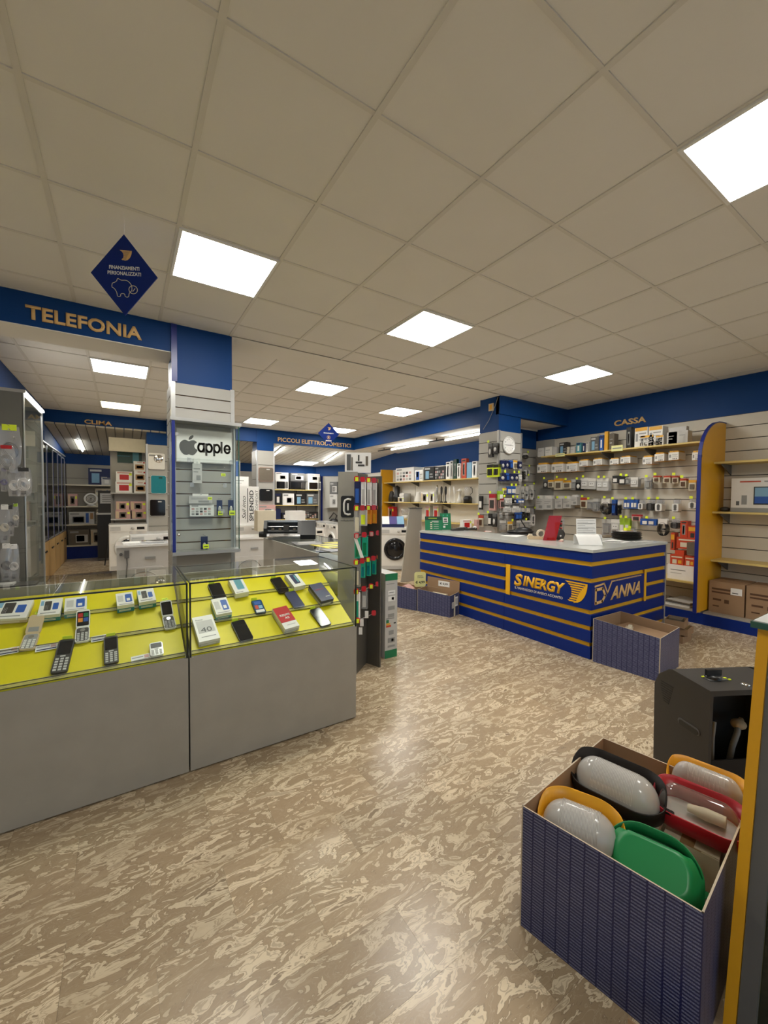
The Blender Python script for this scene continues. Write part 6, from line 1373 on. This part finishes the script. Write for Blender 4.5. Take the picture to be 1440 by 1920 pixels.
for k, ch in enumerate('apple'):
    cx = X0+lwid*.5+[0, 1.13, 2.26, 3.02, 3.78][k]*lwid; cz = bz+xh/2; rx, rz = lwid*.40, xh/2
    if ch == 'a': parts = [arc(cx, cz, rx, rz, 60, 345, 14), [(cx+rx, bz+xh+.004), (cx+rx, bz-.002)], [(cx-rx*.6, bz+xh), (cx+rx, bz+xh)]]
    elif ch == 'p': parts = [arc(cx, cz, rx, rz, 130, -150, 14), [(cx-rx, bz+xh), (cx-rx, bz-xh*.42)], ]
    elif ch == 'l': parts = [[(cx-rx*.2, bz+xh*1.35), (cx-rx*.2, bz)]]
    else: parts = [arc(cx, cz, rx, rz, 5, 330, 14), [(cx-rx*.3, cz), (cx+rx, cz)]]
    g = MB()
    for p in parts: stroke(g, p, .018, 'charcoal', -.0068, -.005)
    g.obj('lettering', lg)
hrow(colL, 'y', 2.60, .06, [(0.286, 1.631, 0.081, 0.181), (0.314, 1.445, 0.2, 0.069), (0.48, 1.333, 0.047, 0.142), (0.583, 1.332, 0.054, 0.144), (0.344, 0.986, 0.06, 0.15)], ['greyc', 'greyc', 'navyw', 'navyw', 'navyw'], '', 'in the logo case', n=1, tags=None)
for k, q in enumerate([(0.328, 1.326, 0.205, 0.109)]):
    carton('earphone_box', 'wide white accessory box with grey pictures in the logo case', 'box', None, q[0], 2.63, q[1], 0, q[2], .03, q[3], 'paper', 'many')
for k, q in enumerate([(0.479, 1.334, 0.043, 0.04), (0.585, 1.332, 0.054, 0.046), (0.351, 1.028, 0.05, 0.039), (0.388, 1.48, 0.037, 0.024), (0.506, 1.702, 0.039, 0.026)]):
    tag(MB().box(-q[2]/2, q[2]/2, 0, .002, 0, q[3], 'tag_yellow').box(-q[2]*.35, q[2]*.35, -.001, 0, q[3]*.35, q[3]*.55, 'charcoal').obj('price_label', None, (q[0], 2.565, q[1])), ('yellow price label on the left slim pack in the logo case', 'yellow price label on the right slim pack in the logo case', 'yellow price label on the lowest pack in the logo case', 'yellow price label on the wide accessory box in the logo case', 'small yellow price label alone on a hook in the logo case')[k], 'label')
for (x, z) in ((.14, .86), (.50, .86), (.16, .64), (.44, .64), (.42, .40)):
    MB().tube([(x, .02, z), (x, .155, z)], .0025, 'steel', 5).box(x-.016, x+.016, .018, .020, z-.03, z+.01, 'blister').obj('hook', ac)

# ================================================================ HANGING DIAMOND SIGNS
def diamond(label, x, y, z0, z1, wl, wr, rz, full, skew):
    zc = (z0+z1)/2; t = thing('hanging_sign', label, 'sign', (x, y, zc), rz); hh = (z1-z0)/2
    P = [(0, hh), (-wl, -skew), (0, -hh), (wr, skew)]
    MB().prism(P, -.003, .003, 'blue_board', axis='y').obj('board', t)
    MB().tube([(0, 0, hh), (0, 0, CE-zc)], .0012, 'white', 4).obj('string', t)
    return t, hh
d1, hh = diamond('blue diamond sign reading FINANZIAMENTI PERSONALIZZATI hanging before the phone section', -.268, 1.24, 2.505, 2.945, .172, .172, -.45, True, .0)
g, _ = sail(d1, 0, 0, .055, None, 'letter_gold'); g.location = (-.022, -.003, .105)
text('FINANZIAMENTI', 'paper', d1, (0, -.003, .038), w=.155, h=.020, ext=.0008, bold=.02); text('PERSONALIZZATI', 'paper', d1, (0, -.003, .008), w=.172, h=.020, ext=.0008, bold=.02)
g = MB(); pig = blob([(-.052, -.045), (-.062, -.050), (-.064, -.070), (-.052, -.078), (-.040, -.098), (-.036, -.118), (-.022, -.118), (-.018, -.104), (.0, -.104), (.004, -.118), (.020, -.118), (.024, -.100), (.038, -.080), (.034, -.050), (.012, -.030), (-.016, -.030), (-.034, -.022), (-.040, -.036)], 3)
g.tube([(x, -.0042, z) for x, z in pig], .0018, 'cream', 4, closed=True); g.obj('piggy_bank', d1)
g = MB(); g.tube([(.045+.022*math.cos(k*PI/8), -.0046, -.078+.022*math.sin(k*PI/8)) for k in range(16)], .002, 'cream', 4, closed=True).tube([(.037, -.0046, -.080), (.043, -.0046, -.088), (.055, -.0046, -.070)], .002, 'cream', 4); g.obj('check_mark', d1)
d2, hh = diamond('small far blue diamond sign hanging before the small appliances header', 2.632, 4.79, 2.407, 2.774, .185, .185, -.15, False, 0)
text('FINANZIAMENTI', 'paper', d2, (0, -.003, .01), w=.17, h=.018, ext=.0008, bold=.02); g, _ = sail(d2, 0, 0, .05, None, 'letter_gold'); g.location = (-.02, -.003, .085)
MB().tube([(.028*math.cos(k*PI/6), -.005, -.06+.028*math.sin(k*PI/6)) for k in range(12)], .003, 'letter_gold', 4, closed=True).box(-.01, .01, -.006, -.003, -.075, -.045, 'letter_gold').obj('pictogram', d2); MB().box(-.05, .05, -.005, -.003, -.125, -.108, 'cream').obj('lettering', d2)

# ================================================================ ACCESSORY TOWER
FD = Vector((.839, -.544, 0)); DD = Vector((.544, .839, 0))      # across and away, tower frame
tw = thing('accessory_tower', 'grey accessory tower with a black C shaped logo tile and hooks', 'display stand', (1.36, 1.505, 0), -.5756)
# local frame: +x across to the right, +y away, tower front left panel spans x -.163..0
MB().box(-.163, 0, 0, .02, .0, 1.725, 'tower_grey').obj('front_panel', tw)
MB().box(-.163, -.143, .02, .10, 0, 1.725, 'tower_grey').obj('side_panel', tw)
g = MB(); g.prism([(-.012, .02), (.0, .02), (.075, .255), (.063, .262)], .0, 1.72, 'tower_dark', axis='z'); g.obj('wing_panel', tw)
g = MB(); g.prism([(.085, .27), (.075, .255), (.195, .160), (.205, .172)], 0, 1.70, 'tower_dark', axis='z'); g.obj('wing_panel', tw)
MB().box(-.14, .02, .10, .115, .0, 1.72, 'tower_dark').obj('rear_panel', tw)
lt = MB().prism(rrect(.112, .182, .018, 5, -.082, 1.433), -.004, 0, 'black', axis='y').obj('logo_tile', tw)
MB().tube([(-.052, -.006, 1.492), (-.078, -.006, 1.497), (-.103, -.006, 1.487), (-.112, -.006, 1.46), (-.112, -.006, 1.40), (-.103, -.006, 1.375), (-.078, -.006, 1.366), (-.054, -.006, 1.371)], .0085, 'white_gloss', 8).obj('logo_curve', lt)
MB().tube([(-.078, -.006, 1.462), (-.078, -.006, 1.402)], .0075, 'white_gloss', 8).obj('logo_bar', lt)
text('cellularline', 'dark_grey', tw, (-.082, -.001, 1.318), w=.115, h=.015, ext=.0006, bold=.01)
MB().box(-.110, .110, .04, .045, 1.72, 1.89, 'paper').box(-.095, -.06, .038, .04, 1.74, 1.875, 'dark_grey').box(-.055, -.045, .038, .04, 1.74, 1.85, 'taupe').box(.0, .012, .038, .04, 1.82, 1.87, 'charcoal').box(-.02, .035, .038, .04, 1.80, 1.815, 'charcoal').box(.0, .055, .038, .04, 1.775, 1.79, 'charcoal').box(.065, .085, .038, .04, 1.78, 1.86, 'taupe').obj('header_card', tw)
# hook tiers
rowz = [1.66, 1.425, 1.20, .985, .745, .50]
rowd = [('navyw', 'white', 'white', 'white', 'white'), ('grey', 'lime', 'orangec', 'orangec', 'white'), ('mintc', 'mintc', 'none', 'none'), ('grey', 'mint', 'mint', 'mint', 'mint'), ('mintw', 'greyw', 'none', 'none'), ('none', 'none')]
def long_pack(w, h, m, m2='white'): return MB().box(-w/2, w/2, -.012, .012, -h, 0, m).box(-w*.3, w*.3, -.014, -.012, -h*.92, -h*.3, m2)
LP = {'navyw': (.05, .19, 'navy', 'mid_blue'), 'white': (.035, .20, 'paper', 'light_grey'), 'grey': (.055, .19, 'blister', 'cream'), 'lime': (.06, .13, 'light_grey', 'tag_yellow'), 'orangec': (.038, .12, 'orange', 'amber'), 'mintc': (.045, .17, 'mint', 'green'), 'mint': (.034, .13, 'mint', 'teal'), 'mintw': (.045, .23, 'paper', 'mint'), 'greyw': (.05, .16, 'blister', 'light_grey')}
LN = {'navyw': 'navy and red pack', 'white': 'slim white pack', 'grey': 'clear pack with cream card', 'lime': 'grey pack with a lime tag', 'orangec': 'orange pointed pack', 'mintc': 'mint green pack', 'mint': 'slim mint green pack', 'mintw': 'long white and mint pack', 'greyw': 'clear grey pack'}
a_, b_ = Vector((-.006, -.16, 0)), Vector((.200, .20, 0))
Mw = Matrix.Translation(Vector((1.36, 1.505, 0))) @ Matrix.Rotation(-.5756, 4, 'Z')
for ri, (z, ks) in enumerate(zip(rowz, rowd)):
    n = len(ks)
    MB().tube([tuple(a_+Vector((.02, .10, z-.012))), tuple(b_+Vector((-.01, .03, z-.012)))], .004, 'steel', 5).obj('cross_bar', tw)
    for i, k in enumerate(ks):
        f_ = (i+.15)/(n-.4) if n > 1 else 0; p = a_.lerp(b_, min(1, f_))
        hk = MB().tube([(p.x, p.y+.035, z), (p.x+.02, p.y+.14, z)], .003, 'steel', 5).obj('hook', tw)
        MB().prism(rrect(.040, .044, .012, 3, p.x, z), p.y+.018, p.y+.034, 'red_cap', axis='y').obj('red_stop', hk)
        if i % 2 == 0: MB().box(p.x-.010, p.x+.014, p.y+.014, p.y+.018, z-.018, z+.014, 'tag_yellow' if ri != 2 else 'pink').obj('price_tag', hk)
        if k == 'none': continue
        w_, h_, m1, m2 = LP[k]; wp = Mw @ Vector((p.x+.006, p.y+.075, z-.02))
        o = long_pack(w_, h_, m1, m2).obj('hanging_pack', None, tuple(wp), (0, 0, -.5756-.25)); tag(o, '%s, %s in the %s row of the accessory tower' % (LN[k], ORD[i], ('top', 'second', 'third', 'fourth', 'fifth', 'lowest')[ri]), 'pack', 'packs hanging on the accessory tower')
g = MB(); hexa(g, [(.0, -.05, 1.02), (.028, -.05, 1.02), (.028, -.046, 1.02), (.0, -.046, 1.02), (-.055, -.05, 1.18), (-.03, -.05, 1.18), (-.03, -.046, 1.18), (-.055, -.046, 1.18)], 'paper')
o = g.obj('slanted_pack', None, tuple(Mw @ Vector((.035, -.06, 0))), (0, 0, -.5756)); tag(o, 'long white pack hanging askew across the accessory tower', 'pack')
for (x, z) in ((.03, .43), (.07, .50), (.02, .36)): MB().box(x, x+.03, -.03, -.028, z, z+.06, 'paper').obj('price_tag', tw)
# tall narrow appliance cartons standing behind the tower
t = thing('tall_carton', 'tall narrow white carton with green bands and an energy label', 'box', (1.80, 1.50, 0), 0, None)
MB().box(-.012, .125, 0, .6, 0, .80, 'light_grey').obj('body', t); t.location = (1.765, 1.665, 0)
p = MB(); p.box(-.0125, .1255, -.0012, 0, 0, .075, 'green').box(-.0125, .1255, -.0012, 0, .735, .80, 'green')
for (x0, x1, z0, z1, m) in ((.0, .09, .700, .706, 'mid_grey'), (.02, .10, .60, .64, 'paper'), (.03, .085, .617, .623, 'dark_grey'), (.02, .10, .54, .585, 'paper'), (.06, .085, .55, .575, 'dark_grey'), (.02, .095, .455, .492, 'mid_grey'), (.02, .09, .385, .42, 'mid_grey'), (.0, .09, .373, .378, 'charcoal'), (.0, .03, .335, .365, 'green'), (.0, .045, .315, .333, 'amber'), (.0, .055, .295, .313, 'red_box'), (.085, .11, .32, .332, 'charcoal'), (.03, .085, .22, .26, 'mid_grey'), (.02, .10, .145, .19, 'mid_grey'), (.06, .085, .155, .18, 'charcoal'), (.02, .10, .10, .12, 'mid_grey')): p.box(x0, x1, -.0012, -.0002, z0, z1, m)
p.obj('print', t)

# ================================================================ NAVY PRINTED BOXES
def open_box(name, label, P, h, th=.006, inside='cardboard', heights=None, flap=None, depth_in=None):
    # P: four floor corners counter clockwise; walls printed outside
    t = thing(name, label, 'box', (P[0][0], P[0][1], 0)); Q = [Vector((p[0]-P[0][0], p[1]-P[0][1])) for p in P]; c = sum(Q, Vector((0, 0)))/4
    hs = heights or [h]*4
    for i in range(4):
        a, b_ = Q[i], Q[(i+1) % 4]; d = (b_-a).normalized(); n = Vector((d.y, -d.x))
        a2, b2 = a-n*th, b_-n*th
        w_ = MB(); vs = [(a.x, a.y, 0), (b_.x, b_.y, 0), (b_.x, b_.y, hs[(i+1) % 4]), (a.x, a.y, hs[i])]; w_.add(vs, [(0, 1, 2, 3)], 'navy_print')
        vi = [(a2.x, a2.y, 0), (b2.x, b2.y, 0), (b2.x, b2.y, hs[(i+1) % 4]), (a2.x, a2.y, hs[i])]; w_.add(vi, [(3, 2, 1, 0)], inside)
        w_.add([vs[3], vs[2], vi[2], vi[3]], [(0, 1, 2, 3)], 'cardboard_pale'); w_.add([vs[0], vs[3], vi[3], vi[0]], [(0, 1, 2, 3)], 'cardboard_pale'); w_.add([vs[1], vi[1], vi[2], vs[2]], [(0, 1, 2, 3)], 'cardboard_pale')
        w_.uv = uv_box; w_.obj('side_wall', t)
    bt = MB(); bt.add([(q.x, q.y, .004) for q in Q], [(0, 1, 2, 3)], inside); bt.obj('bottom', t)
    return t
# box at the corner of the cash counter
bx1 = open_box('printed_box', 'empty open navy printed box at the corner of the cash counter', [(3.372, .600), (3.424, .060), (3.93, .115), (3.885, .610)], .37, heights=[.405, .365, .36, .395])
tag(MB().box(-.1, .1, -.03, .03, 0, .02, 'cardboard_pale').box(-.02, .12, -.02, .01, .02, .03, 'cream').obj('cardboard_scrap', None, (3.62, .40, .31), (0, .1, .4)), 'torn cardboard scrap at the top of the corner box', 'cardboard')
tag(MB().box(-.2, .2, -.2, .2, 0, .30, 'cardboard').obj('inner_carton', None, (3.655, .345, .006), (0, 0, -.08)), 'plain brown carton sunk inside the corner box', 'box')
# brown trays behind it
for k, (x, y, z, l) in enumerate(((4.74, .43, 0, 'brown cardboard tray on the floor behind the corner box, lower one'), (4.76, .41, .102, 'brown cardboard tray behind the corner box, middle one'), (4.72, .44, .204, 'brown cardboard tray behind the corner box, top one with dark bands'))):
    t = thing('cardboard_tray', l, 'box', (x, y, z), .1*k, 'brown trays behind the corner box')
    MB().box(-.15, .15, -.12, .12, .0, .008, 'cardboard').box(-.15, .15, -.12, -.112, .008, .09, 'cardboard').box(-.15, .15, .112, .12, .008, .09, 'cardboard').box(-.15, -.142, -.112, .112, .008, .09, 'cardboard').box(.142, .15, -.112, .112, .008, .09, 'cardboard').obj('tray', t)
    MB().box(-.10, .10, -.08, .08, .009, .10, 'taupe' if k == 2 else 'brown_tape').obj('contents', t); t.scale = (.72, .72, .8); t.location.z *= .8
# two boxes at the left end of the counter
bxA = open_box('printed_box', 'navy printed box with a folded back flap and price card, by the striped counter', [(3.01, 2.80), (3.175, 2.335), (3.375, 2.38), (3.215, 2.845)], .30, heights=[.30, .275, .30, .31])
g = MB(); hexa(g, [(.360, -.425, .30), (.366, -.423, .30), (.211, .042, .31), (.205, .040, .31), (.368, -.42, .43), (.374, -.418, .43), (.219, .047, .44), (.213, .045, .44)], 'cardboard'); g.obj('back_flap', bxA)
a0 = math.atan2(.465, -.155)
cd = MB(); cd.box(-.085, .085, -.0045, -.001, 0, .072, 'paper'); o = cd.obj('price_card', bxA, (.292, -.205, .335), (0.0, 0, a0+PI)); 
text('€ 0,99', 'charcoal', o, (0, -.0048, .034), w=.12, h=.034, ext=.0006, bold=.02)
MB().box(-.04, .02, -.0015, 0, 0, .12, 'paper').box(-.035, .015, -.002, -.0015, .02, .1, 'light_grey').obj('shipping_label', bxA, (.300, -.447, .13), (0, 0, .22)); MB().box(-.015, .015, -.0015, 0, 0, .27, 'cream').obj('parcel_tape', bxA, (.255, -.453, .003), (0, 0, .22)); MB().box(-.03, .02, -.0015, 0, 0, .08, 'light_grey').obj('shipping_label', bxA, (.225, -.460, .11), (0, 0, .22))
tag(MB().box(-.14, .14, -.06, .06, 0, .22, 'cardboard').box(-.12, .10, -.05, .04, .22, .25, 'cream').obj('box_contents', None, (3.194, 2.59, .006), (0, 0, a0)), 'brown cartons and cream leaflets inside the box by the striped counter', 'box')
bxB = open_box('printed_box', 'navy printed box behind the first, holding the yellow price sign', [(2.83, 3.22), (3.00, 2.81), (3.20, 2.86), (3.04, 3.27)], .30, heights=[.31, .285, .29, .30])
tag(MB().prism([(-.1, 0), (.1, 0), (.1, .02), (0, .07), (-.1, .02)], -.06, .06, 'pink', axis='y').box(-.09, .09, -.05, .05, -.24, 0, 'cream').obj('packet', None, (2.995, 3.02, .25), (0, 0, a0)), 'white and pink packet sticking out of the left navy box', 'packet')
ps = thing('price_sign', 'pale yellow rounded price sign reading 4,99 euro', 'sign', (3.135, 2.90, .22), -.35)
MB().prism(rrect(.165, .205, .03, 5, 0, .175), -.003, .003, 'sign_yellow', axis='y').obj('board', ps); MB().box(-.004, .004, -.002, .002, -.21, .08, 'blister').obj('stick', ps)
text('€ 4,99', 'charcoal', ps, (0, -.003, .135), w=.135, h=.042, ext=.0008, bold=.03); text('LAMPADINE', 'dark_grey', ps, (-.005, -.003, .225), w=.075, h=.014, ext=.0006, bold=.01); text('A RISPARMIO', 'dark_grey', ps, (.005, -.003, .203), w=.09, h=.014, ext=.0006, bold=.01)

# ================================================================ BIG BOX OF BULKHEAD LAMPS
A, B, Cc, Dd = (.872, -.560), (1.520, -.492), (1.605, -.985), (.965, -1.055)
big = open_box('printed_box', 'large navy printed box filled with oval bulkhead lamps, nearest the viewer', [A, Dd, Cc, B], .43, heights=[.43, .43, .43, .43], th=.005)
MB().box(-.0, .12, -.004, .0, 0, .12, 'cardboard').obj('torn_flap', big, (Dd[0]-A[0]-.115, Dd[1]-A[1]-.006, 0), (0, 0, math.atan2(-.495, .093)+PI+.02))
ux = Vector((Dd[0]-A[0], Dd[1]-A[1], 0)).normalized(); uy = Vector((B[0]-A[0], B[1]-A[1], 0)).normalized()
ang = math.atan2(ux.y, ux.x)
def inner(u, v): p = Vector((A[0], A[1], 0))+ux*u+uy*v; return p
def small_carton(label, u, v, w_, d_, h_, z, rz=0, m='cardboard_pale'):
    p = inner(u, v); t = thing('lamp_carton', label, 'box', (p.x, p.y, z), ang+rz, 'pale cartons inside the lamp box')
    MB().box(-w_/2, w_/2, -d_/2, d_/2, 0, h_, m).obj('body', t); MB().box(-w_/2-.001, w_/2+.001, -.03, .03, h_, h_+.001, 'brown_tape').obj('tape', t)
    MB().box(-w_/2+.002, w_/2-.004, -d_/2, -.01, h_+.0015, h_+.004, m).obj('flap', t); return t
small_carton('pale carton under the black bulkhead lamp', .155, .43, .27, .20, .30, .006); small_carton('pale carton under the yellow lamp at the front', .15, .15, .27, .19, .26, .006); small_carton('pale carton under the red bulkhead lamp', .375, .51, .24, .155, .31, .006, PI/2, 'cream'); small_carton('pale carton under the green bulkhead lamp', .39, .21, .15, .28, .14, .006)
def stadium(L, W, n=8, r=None):
    # rounded long outline: straight sides and round ends
    return rrect(L, W, min(W, L)*(.499 if r is None else r), n)
def bulkhead(label, pos, col, yaw, tilt, roll=0, glass='frosted', L=.27, W=.155, hood=False, scale=1.0):
    t = thing('bulkhead_lamp', label, 'lamp', pos); 
    t.matrix_world = Matrix.Translation(pos) @ Matrix.Rotation(yaw, 4, 'Z') @ Matrix.Rotation(tilt, 4, 'X') @ Matrix.Rotation(roll, 4, 'Y') @ Matrix.Scale(scale, 4)
    n = 10
    def loft(rings, m, mb, cap0=False, cap1=False):
        vs = []; N = len(rings[0][0])
        for pts, z in rings: vs += [(x, y, z if not callable(z) else z(x, y)) for x, y in pts]
        fs = []
        for i in range(len(rings)-1):
            for k in range(N): fs.append((i*N+k, i*N+(k+1) % N, (i+1)*N+(k+1) % N, (i+1)*N+k))
        mb.add(vs, fs, m, True)
        if cap0: mb.add(vs[:N], [tuple(range(N-1, -1, -1))], m)
        if cap1: mb.add(vs[-N:], [tuple(range(N))], m)
    body = MB(); loft([(stadium(L*.90, W*.86, n), 0), (stadium(L*.96, W*.93, n), .012), (stadium(L*.965, W*.935, n), .040)], col, body, True, True); body.obj('base', t)
    MB().prism(stadium(L*.88, W*.82, n), .0402, .0415, 'light_grey' if glass != 'frosted' else 'mid_grey', axis='z').obj('reflector', t)
    bk = lambda y: max(0.0, min(1.0, y/(W*.5)*1.3+.15))
    zt_ = lambda x, y: .066+.052*bk(y)**.8
    rim = MB(); loft([(stadium(L*.96, W*.93, n), .006), (stadium(L*1.0, W*1.0, n), .012), (stadium(L*1.04, W*1.07, n), zt_), (stadium(L*1.018, W*1.03, n), lambda x, y: zt_(x, y)+.002), (stadium(L*.95, W*.92, n), .040)], col, rim); rim.obj('rim', t)
    dome = MB(); rr = []; Ld, Wd, Hd = L*.91, W*.86, .092
    for k in range(11):
        a = k/10*PI/2; ins = (1-math.cos(a))*Wd; rr.append((stadium(max(.01, Ld-ins), max(.004, Wd-ins), n), .042+Hd*math.sin(a)))
    loft(rr, glass, dome, False, True)
    dome.obj('glass_dome', t)
    rb = MB()
    if glass == 'frosted':
        for k in range(30):
            x = -L*.22+L*.44*k/29; rb.tube([(x, Wd*.5*math.cos(q*PI/12), .0425+(Hd)*math.sin(q*PI/12)) for q in range(1, 12)], .0006, 'light_grey', 4)
        o = rb.obj('glass_ribs', t); tag(o, kind='stuff')
    else:
        rb.tube([(-.03, 0, .065), (.02, 0, .068), (.075, 0, .070)], .021, 'cream', 10, taper=[.6, 1, .9]); rb.obj('bulb', t)
    MB().prism(rrect(.034, .018, .008, 3, L*.535, 0), .050, .058, col, axis='z').obj('fixing_lug', t)
    if hood:
        hd = MB(); c_ = .40
        loft([(stadium(L*1.05, W*1.08, n, .42), .052), (stadium(L*1.04, W*1.06, n, .42), .096), (stadium(L*.97, W*.96, n, .42), .100), (stadium(L*.94, W*.92, n, .42), .122), (stadium(L*.84, W*.76, n, .42), .126), (stadium(L*.82, W*.73, n, .42), .138), (stadium(L*.70, W*.58, n, .42), .140)], col, hd, False, True)
        hd.v = [(x, min(y, W*.34)-.004, z) for x, y, z in hd.v]
        return t, hd
    return t
P = lambda u, v, z: tuple(inner(u, v)+Vector((0, 0, z)))
bulkhead('black rimmed bulkhead lamp with ribbed frosted glass, at the back of the box', (1.299, -0.666, 0.345), 'lamp_black', ang, .14, 0, 'frosted', .315, .170)
bulkhead('yellow rimmed bulkhead lamp with ribbed frosted glass, front left in the box', (1.023, -0.686, 0.315), 'lamp_yellow', ang+.22, .20, 0, 'frosted', .265, .185)
bulkhead('red rimmed bulkhead lamp with clear glass, right side of the box', (1.405, -0.894, 0.345), 'crimson', ang+.02, .14, 0, 'clear_dome', .262, .130)
bulkhead('second yellow rimmed bulkhead lamp, behind the red one', (1.582, -0.859, 0.345), 'lamp_yellow', ang+.02, .14, 0, 'frosted', .245, .12)
gl = bulkhead('green bulkhead lamp whose hood faces the viewer, front right in the box', P(.335, .205, .295), 'lamp_green', ang+.14, .72, 0, 'frosted', .245, .185, hood=True)
gl[1].obj('hood', gl[0])

# ================================================================ GAS HEATER
B0 = Vector((1.775, -.800, 0)); sdir = Vector((.465, .885, 0)).normalized(); rdir = Vector((.885, -.465, 0)).normalized()
ht = thing('gas_heater', 'dark grey wheeled gas heater with its open back towards the viewer', 'heater', tuple(B0), math.atan2(rdir.y, rdir.x))
# local: x along the back edge to the right, y away towards the front
HW, HD, HH = .42, .22, .715
prof = [(0, 0), (HD+.0, 0), (HD+.075, .02), (HD+.085, .60), (HD+.06, .655), (HD, HH-.012), (HD-.02, HH-.004), (0, HH-.012)]
def shellp(x0, x1, m): return MB().prism(prof, x0, x1, m, axis='x')
shellp(0, .014, 'charcoal').obj('side_panel', ht); shellp(HW-.014, HW, 'charcoal').obj('side_panel', ht)
MB().box(.014, HW-.014, 0, HD, HH-.035, HH-.012, 'charcoal').obj('top_panel', ht)
MB().prism([(HD, .0), (HD+.075, .02), (HD+.085, .60), (HD+.06, .655), (HD, HH-.02)], .014, HW-.014, 'charcoal', axis='x').obj('front_panel', ht)
MB().box(.014, HW-.014, 0, HD, .03, .05, 'black').obj('floor_plate', ht); MB().box(.02, HW-.02, .004, .010, .05, .40, 'lamp_black').obj('lower_back_plate', ht)
MB().prism(rrect(.115, .030, .0148, 5, .10, .495), -.003, 0, 'dark_grey', axis='x').obj('grip_rim', ht); MB().prism(rrect(.102, .024, .0118, 5, .10, .492), -.0045, -.003, 'black', axis='x').obj('grip_slot', ht)
for k in range(9): MB().box(-.0015, 0, HD-.03+.003*k, HD+.045-.001*k*k*.3, .625-.011*k, .629-.011*k, 'black').obj('vent_slit', ht)
MB().box(.08, .17, .085, .13, HH-.012, HH-.008, 'dark_grey').obj('control_plate', ht)
k_ = MB().lathe([(.032, 0), (.030, .012), (.0, .014)], 'black', .12, .11, HH-.008, 18).box(.085, .155, .103, .117, HH+.004, HH+.030, 'black'); k_.obj('control_knob', ht)
MB().lathe([(0, 0), (.020, .0), (.012, .005), (0, .006)], 'chrome', .21, .045, HH-.012, 14).obj('igniter_button', ht)
for q in ((.078, .12), (.165, .10), (.172, .085)): MB().box(q[0], q[0]+.012, q[1], q[1]+.008, HH-.010, HH-.006, 'tag_yellow').obj('mark', ht)
for (x, y) in ((.04, .04), (HW-.04, .04), (.04, HD), (HW-.04, HD)): MB().lathe([(.02, -.01), (.02, .01)], 'black', x, y, .02, 10, 'x').obj('castor', ht)
MB().lathe([(.004, -.002), (0, -.003)], 'steel', .03, .002, .30, 8, 'y').obj('screw', ht)
t = thing('gas_fittings', 'brass valve and grey hose inside the open heater', 'hose', tuple(B0+rdir*.22+sdir*.11+Vector((0, 0, .40))), 0)
MB().tube([(-.02, 0, -.34), (-.03, 0, -.10), (-.02, -.01, 0), (.0, -.02, .06), (.05, -.01, .08)], .012, 'mid_grey', 8).obj('hose', t); MB().ball(.05, -.01, .08, .035, .03, .022, 'beige', 12, 6).tube([(.05, -.01, .08), (.12, 0, .075)], .012, 'beige').obj('regulator', t)
g = MB(); g.tube([(-.12, .03, -.1), (-.125, .03, .05), (-.11, .03, .12)], .008, 'mid_grey', 6); g.obj('pipe', t)

# ================================================================ SLANTED CASE ON THE RIGHT EDGE
zt = 1.127; top = Vector((1.280, 0)); bot = Vector((1.104, 0)); yp = -1.062
sc_ = thing('slanted_showcase', 'slanted showcase with a yellow edge board and glass top at the right edge', 'display case', (bot.x, yp, 0))
sl = (top.x-bot.x)/zt
MB().prism([(0, 0), (.50, 0), (.70, zt), (top.x-bot.x, zt)], -.026, 0, 'yellow_laminate', axis='y').obj('edge_board', sc_)
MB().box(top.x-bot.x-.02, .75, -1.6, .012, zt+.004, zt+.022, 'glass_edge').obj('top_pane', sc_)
MB().box(top.x-bot.x-.015, .74, -1.59, .007, zt+.022, zt+.025, 'light_grey').obj('top_sheen', sc_)  # opaque pale sheet: whitish reflection on the glass top put in as colour
def slab(x_off, y0, y1, th, z0, z1, m):
    g = MB(); hexa(g, [(x_off+sl*z0, y0, z0), (x_off+th+sl*z0, y0, z0), (x_off+th+sl*z0, y1, z0), (x_off+sl*z0, y1, z0), (x_off+sl*z1, y0, z1), (x_off+th+sl*z1, y0, z1), (x_off+th+sl*z1, y1, z1), (x_off+sl*z1, y1, z1)], m); return g
slab(.018, -1.6, -.050, .006, .0, zt-.0, 'glass_dark').obj('glass_front', sc_); slab(.004, -.065, -.028, .014, 0, zt, 'dark_grey').obj('frame_strip', sc_)
slab(.10, -1.6, -.05, .012, 0, zt-.02, 'dark_grey').obj('inner_panel', sc_)
